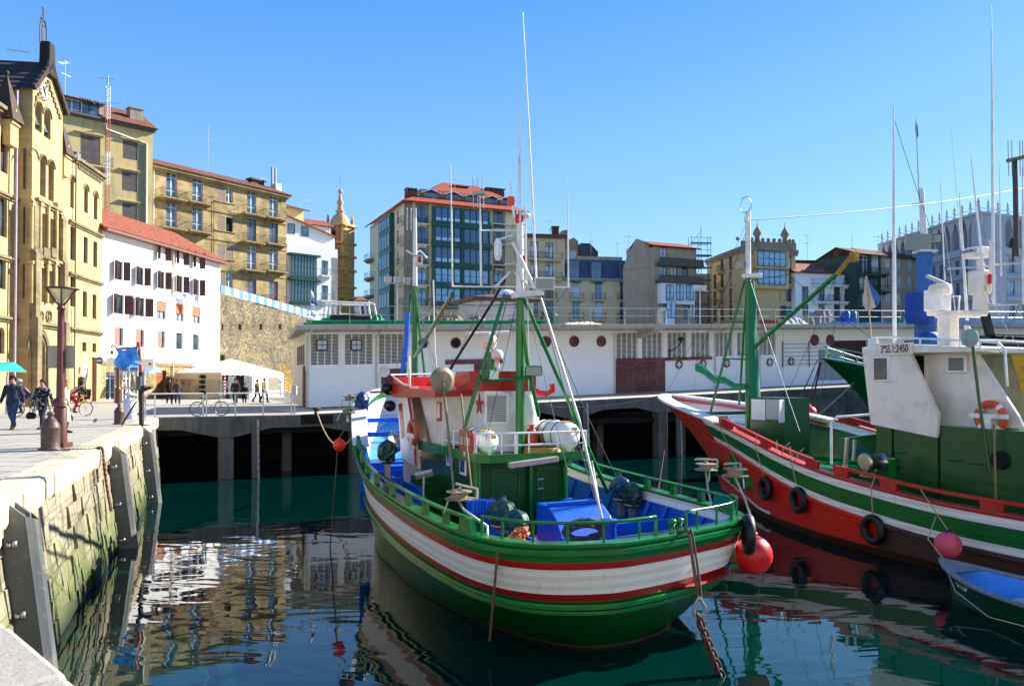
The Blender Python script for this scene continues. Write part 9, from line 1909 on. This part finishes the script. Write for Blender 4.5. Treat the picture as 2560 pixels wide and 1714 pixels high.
# shop fronts, awnings, tent
def awn(label,px0,px1,pyt,pyb,D,col,col2=None,out=1.2,nm='awning'):
    a=pt(px0,pyt,D); b=pt(px1,pyt,D); zb_=pt(px0,pyb,D-out).z; r=thing(nm,label,'awning',a,0); w_=b.x-a.x; h_=a.z-zb_; m=MB(); m.add([(0.3,0,0),(w_-.3,0,0),(w_+.3,-out,-h_*.72),(-.3,-out,-h_*.72)],[(0,1,2,3)]); m.add([(.3,0,0),(-.3,-out,-h_*.72),(-.3,0,-h_*.72)],[(0,1,2)]); m.add([(w_-.3,0,0),(w_+.3,0,-h_*.72),(w_+.3,-out,-h_*.72)],[(0,1,2)]); m.build('canvas',paint('awn'+col[1:],col,.7),r)
    m=MB(); n=10
    for i in range(n): x0=-.3+(w_+.6)*i/n; x1=-.3+(w_+.6)*(i+1)/n; m.k=i%2; m.add([(x0,-out-.01,-h_*.72),(x1,-out-.01,-h_*.72),(x1,-out-.01,-h_),((x0+x1)/2,-out-.01,-h_*1.06),(x0,-out-.01,-h_)],[(0,4,3,2,1)])
    m.build('valance',[paint('awn'+col[1:],col,.7),paint('awn'+(col2 or col)[1:],col2 or col,.7)],r)
    return r,a
awn('blue shop awning with a white striped valance behind the hoist',284,398,912,938,66.,'#6a90c8','#dfe6f2',2.5)
awn('cream shop awning on the white house above the market tent',452,523,900,922,76.,'#d8cfc0','#e4ddd0',1.5)
r,a=awn('turquoise awning with a white band entering from the left edge',-80,52,905,938,39.,'#18b8a8','#18b8a8',2.4); m=MB(); p=pt(17,940,37.5)-a; m.tube([p,(p.x,p.y,ZQ-a.z)],.05,8); m.build('pole',STEEL,r); m=MB(); m.box(-.3,-2.44,-.62,2.9,-2.42,-.52); m.build('white_band',WHITE,r)
# little shop details
for px,py,lab,c in ((285,905,'white sign board with red marks on the wall left of the blue tarpaulin','#e8e6e4'),(365,908,'white sign board with blue and red marks right of the blue tarpaulin','#e8e6e4')):
    p=pt(px,py,60.); r=thing('shop_sign',lab,'sign',p,0); m=MB(); m.box(-.6,0,-.35,.6,.05,.35); m.build('board',paint('signwhite',c,.6,wear=0),r); m=MB(); m.lathe([(.1,0),(.1,.01)],(.3,-.02,-.05),10,'y'); m.build('red_mark',REDP,r)
p=pt(249,901,58.5); r=thing('round_sign','small round blue sign on the corner of the church','sign',p,0); m=MB(); m.lathe([(.28,-.02),(.28,.02)],(0,0,0),18,'y'); m.build('disc',paint('sign_blue','#3a56a8',.5,wear=0),r); m=MB(); m.box(-.2,-.03,-.04,.2,-.02,.04); m.build('white_bar',WHITE,r)
TENT=paint('tent_white','#eeeae0',.75,wc='#d8cfbc',wear=.08); TENB=paint('tent_beige','#b5aa94',.8,wc='#9a8f7a')
D=66.; g0=gnd(437,992); A=(gnd(437,995)); C=gnd(553,997.5); E_=gnd(708,992.5)
def tent():
    r=thing('market_tent','large white market tent with a beige shaded side wall and postcard stands','tent',(A.x,A.y,ZQ),0)
    a=Vector((0,0,0)); c_=C-A; e=E_-A; c_.z=e.z=0; hh=2.35; pk=3.65
    back=Vector((e.x-c_.x,e.y-c_.y,0)); d=a+back
    m=MB(); mid=(a+e)/2; P=[a,c_,e,d]; up=Vector((0,0,1))
    m.add([p+up*hh for p in P]+[mid+up*pk],[(0,1,4),(1,2,4),(2,3,4),(3,0,4)]); m.build('canopy',TENT,r)
    m=MB()
    for p,q in zip(P,P[1:]+P[:1]):
        for i in range(12): u0,u1=i/12,(i+1)/12; s0=p.lerp(q,u0); s1=p.lerp(q,u1); m.add([s0+up*(hh+.0),s1+up*(hh+.0),s1+up*(hh-.22),(s0+s1)/2+up*(hh-.3),s0+up*(hh-.22)],[(0,4,3,2,1)])
    m.build('scalloped_edge',TENT,r); m=MB(); 
    for p in P: m.bar(p,p+up*hh,.07)
    m.build('poles',ALU,r)
    m=MB(); m.bar(a+up*1.15,c_+up*1.15,.03,2.25); m.build('side_wall',TENB,r)
    n=(c_-a).normalized(); nn=Vector((n.y,-n.x,0))
    def onwall(p0,q0,u,z): return p0.lerp(q0,u)+up*z+nn*.06
    m=MB(); m.add([onwall(a,c_,.14,.55),onwall(a,c_,.55,.55),onwall(a,c_,.55,1.75),onwall(a,c_,.14,1.75)],[(0,1,2,3)]); m.build('clear_window',glass('tent_window',(.12,.09,.06,1),.1),r)
    m=MB(); m.add([onwall(a,c_,.68,.6),onwall(a,c_,.97,.6),onwall(a,c_,.97,1.7),onwall(a,c_,.68,1.7)],[(0,1,2,3)]); m.build('clear_window',paint('film_window','#9c9280',.2),r)
    for row in range(4):
        for k in range(3): q=onwall(a,c_,.595+.035*k,1.95-.45*row); m=MB(); m.torus(q+nn*.03,.12,.06,'y',12,5); m.build('hanging_hat',BLK,r)
    n2=(e-c_).normalized(); nn=Vector((n2.y,-n2.x,0))
    m=MB(); 
    for (u0,u1,mt) in ((.3,1.,0),): m.add([onwall(c_,e,u0+.12,.02),onwall(c_,e,u1,.02),onwall(c_,e,u1,2.2),onwall(c_,e,u0+.12,2.2)],[(0,1,2,3)])
    m.build('front_wall',TENT,r); m=MB(); m.add([onwall(c_,e,.05,.02)-nn*.6,onwall(c_,e,.42,.02)-nn*.6,onwall(c_,e,.42,2.2)-nn*.6,onwall(c_,e,.05,2.2)-nn*.6],[(0,1,2,3)]); m.build('dark_inside',paint('tent_inside','#2c2824',.8),r)
    m=MB(); m.add([onwall(c_,e,.74,.7)+nn*.03,onwall(c_,e,.92,.7)+nn*.03,onwall(c_,e,.92,1.9)+nn*.03,onwall(c_,e,.74,1.9)+nn*.03],[(0,1,2,3)]); m.build('clear_window',paint('film_window','#9c9280',.2),r)
    return A+c_,A+e,nn
c_,e_,nn=tent()
t=NT('postcards'); bb=t.n('ShaderNodeTexBrick',{'Vector':t.facade(),'Color1':lin('#c8cfd4'),'Color2':lin('#3c5a78'),'Mortar':lin('#e8e8e4'),'Scale':1.,'Brick Width':.13,'Row Height':.16,'Mortar Size':.015}); t.l(bb.outputs[0],t.b.inputs[0]); PC=t.m
for k,(u,lab) in enumerate(((.07,'white wire stand of postcards at the left tent opening'),(.33,'white wire stand of postcards at the right tent opening'))):
    p=c_.lerp(e_,u)+nn*.6; r=thing('postcard_stand',lab,'stand',(p.x,p.y,ZQ),0); m=MB(); m.box(-.3,-.02,.4,.3,.02,2.0); m.build('cards',PC,r); m=MB(); m.tube([(0,.05,0),(0,.05,2.05)],.02,5); m.lathe([(.3,0),(.3,.03),(.03,.06)],(0,.05,0),12); m.build('pole',STEEL,r)
for k,(u,c,lab) in enumerate(((.0,'#b8242a','string of red and white souvenirs hanging at the left tent corner'),(.44,'#d8b81c','yellow string of souvenirs hanging right of the postcards'),(.98,'#d87a1c','orange and yellow strings of souvenirs at the right tent corner'))):
    p=c_.lerp(e_,u)+nn*.35; rr=random.Random(k); m=MB(); 
    for q in range(12): m.k=q%2; m.sphere((rr.uniform(-.05,.05),0,1.95-q*.14),.085,6)
    tag(m.build('souvenir_string',[paint('souv'+c[1:],c,.7),WHITE],loc=(p.x,p.y,ZQ)),lab,'souvenirs')
# white railing on the pier edge, bicycle
r=thing('white_railing','white tubular railing with two bars along the pier edge behind the bicycle','railing',FP.o,PA); m=MB(); xs_=[FP.on('y',.25,px,1045).x for px in (387,508,516,588,658,728)]
for x in xs_: m.bar((x,.25,2.86),(x,.25,3.92),.06)
for x0,x1 in ((xs_[0]-.5,xs_[1]),(xs_[2],xs_[-1])):
    for z in (3.4,3.9): m.tube([(x0,.25,z),(x1,.25,z)],.03,7)
m.build('tubes',WHITE,r)
a=gnd(363,1052); m=MB(); b_=FP.w(xs_[0]-.5,.25,0); 
for z in (3.4,3.9): m.tube([FP.loc((a.x,a.y,z)),(xs_[0]-.5,.25,z)],.03,7)
m.bar(FP.loc((a.x,a.y,2.86)),FP.loc((a.x,a.y,3.9)),.06); m.build('corner_tubes',WHITE,r)
q=FP.on('y',.05,525,1047); bike('old upright bicycle with a front basket leaning on the white railing',FP.w(q.x,.42,2.86),PA,'#2f5a44',lean=.06,basket=True)
g=gnd(736,1038,2.9); r=thing('mooring_meter','slim grey post with a small white box at the warehouse corner','post',g,0); m=MB(); m.tube([(0,0,0),(0,0,1.)],.03,6); m.build('pole',STEEL,r); m=MB(); m.box(-.1,-.08,.95,.1,.08,1.35); m.build('box',paint('pale_box','#c4ccd4',.4),r)
p=FP.on('y',.2,790,1028); r=thing('pier_bollard','low rusty mushroom bollard on the pier edge left of the central boat','bollard',FP.w(p.x,.12,2.86),PA); m=MB(); m.lathe([(.16,0),(.1,.08),(.1,.2),(.2,.26),(.2,.32),(.02,.34)],n=16); m.build('cap',RUST,r); m=MB(); m.box(-.75,-.2,-.45,.75,-.02,-.02); m.build('stained_block',paint('black_stain','#15130f',.9),r)
bp=FP.w(p.x,.0,3.0); ropeobj('mooring_rope','pale rope sagging from the pier bollard to the bow of the central boat','rope',sag(bp,BM.w(15.2,.9,3.9),1.6,18),.03,ROPE)
# unseen houses and paving added behind the camera to bounce sunlight onto the basin

for k,(x0,w_,h_,c,lab) in enumerate(((-62,34,16,'#d9ceb8','unseen cream house added for bounce light, left of three behind the photographer'),(-27,40,19,'#e8e2d4','tallest unseen whitewashed house added for bounce light behind the photographer'),(14,46,17,'#dccba8','unseen ochre house added for bounce light, right of three behind the photographer'))):
    wm=render_wall('rear%d'%k,c,c,'#8a806a',st=(.6,.85)); b=Bld('unseen_bounce_house',lab,'house',(x0+w_,-20),(x0,-20),wm)
    for i in range(int(w_/6)):
        for j in range(int(h_/3.4)): b.win(3.+i*6,1.+j*3.3,1.3,1.9,'case',BROWN,G1)
    b.body(h_,9); b.roof(h_,9,2.2,TILE,.5)
m=MB(); m.poly([(-90,-13.9,ZQ-.01),(90,-13.9,ZQ-.01),(90,-40,ZQ-.01),(-90,-40,ZQ-.01)][::-1]); struct(m.build('rear_pavement',PAVE))
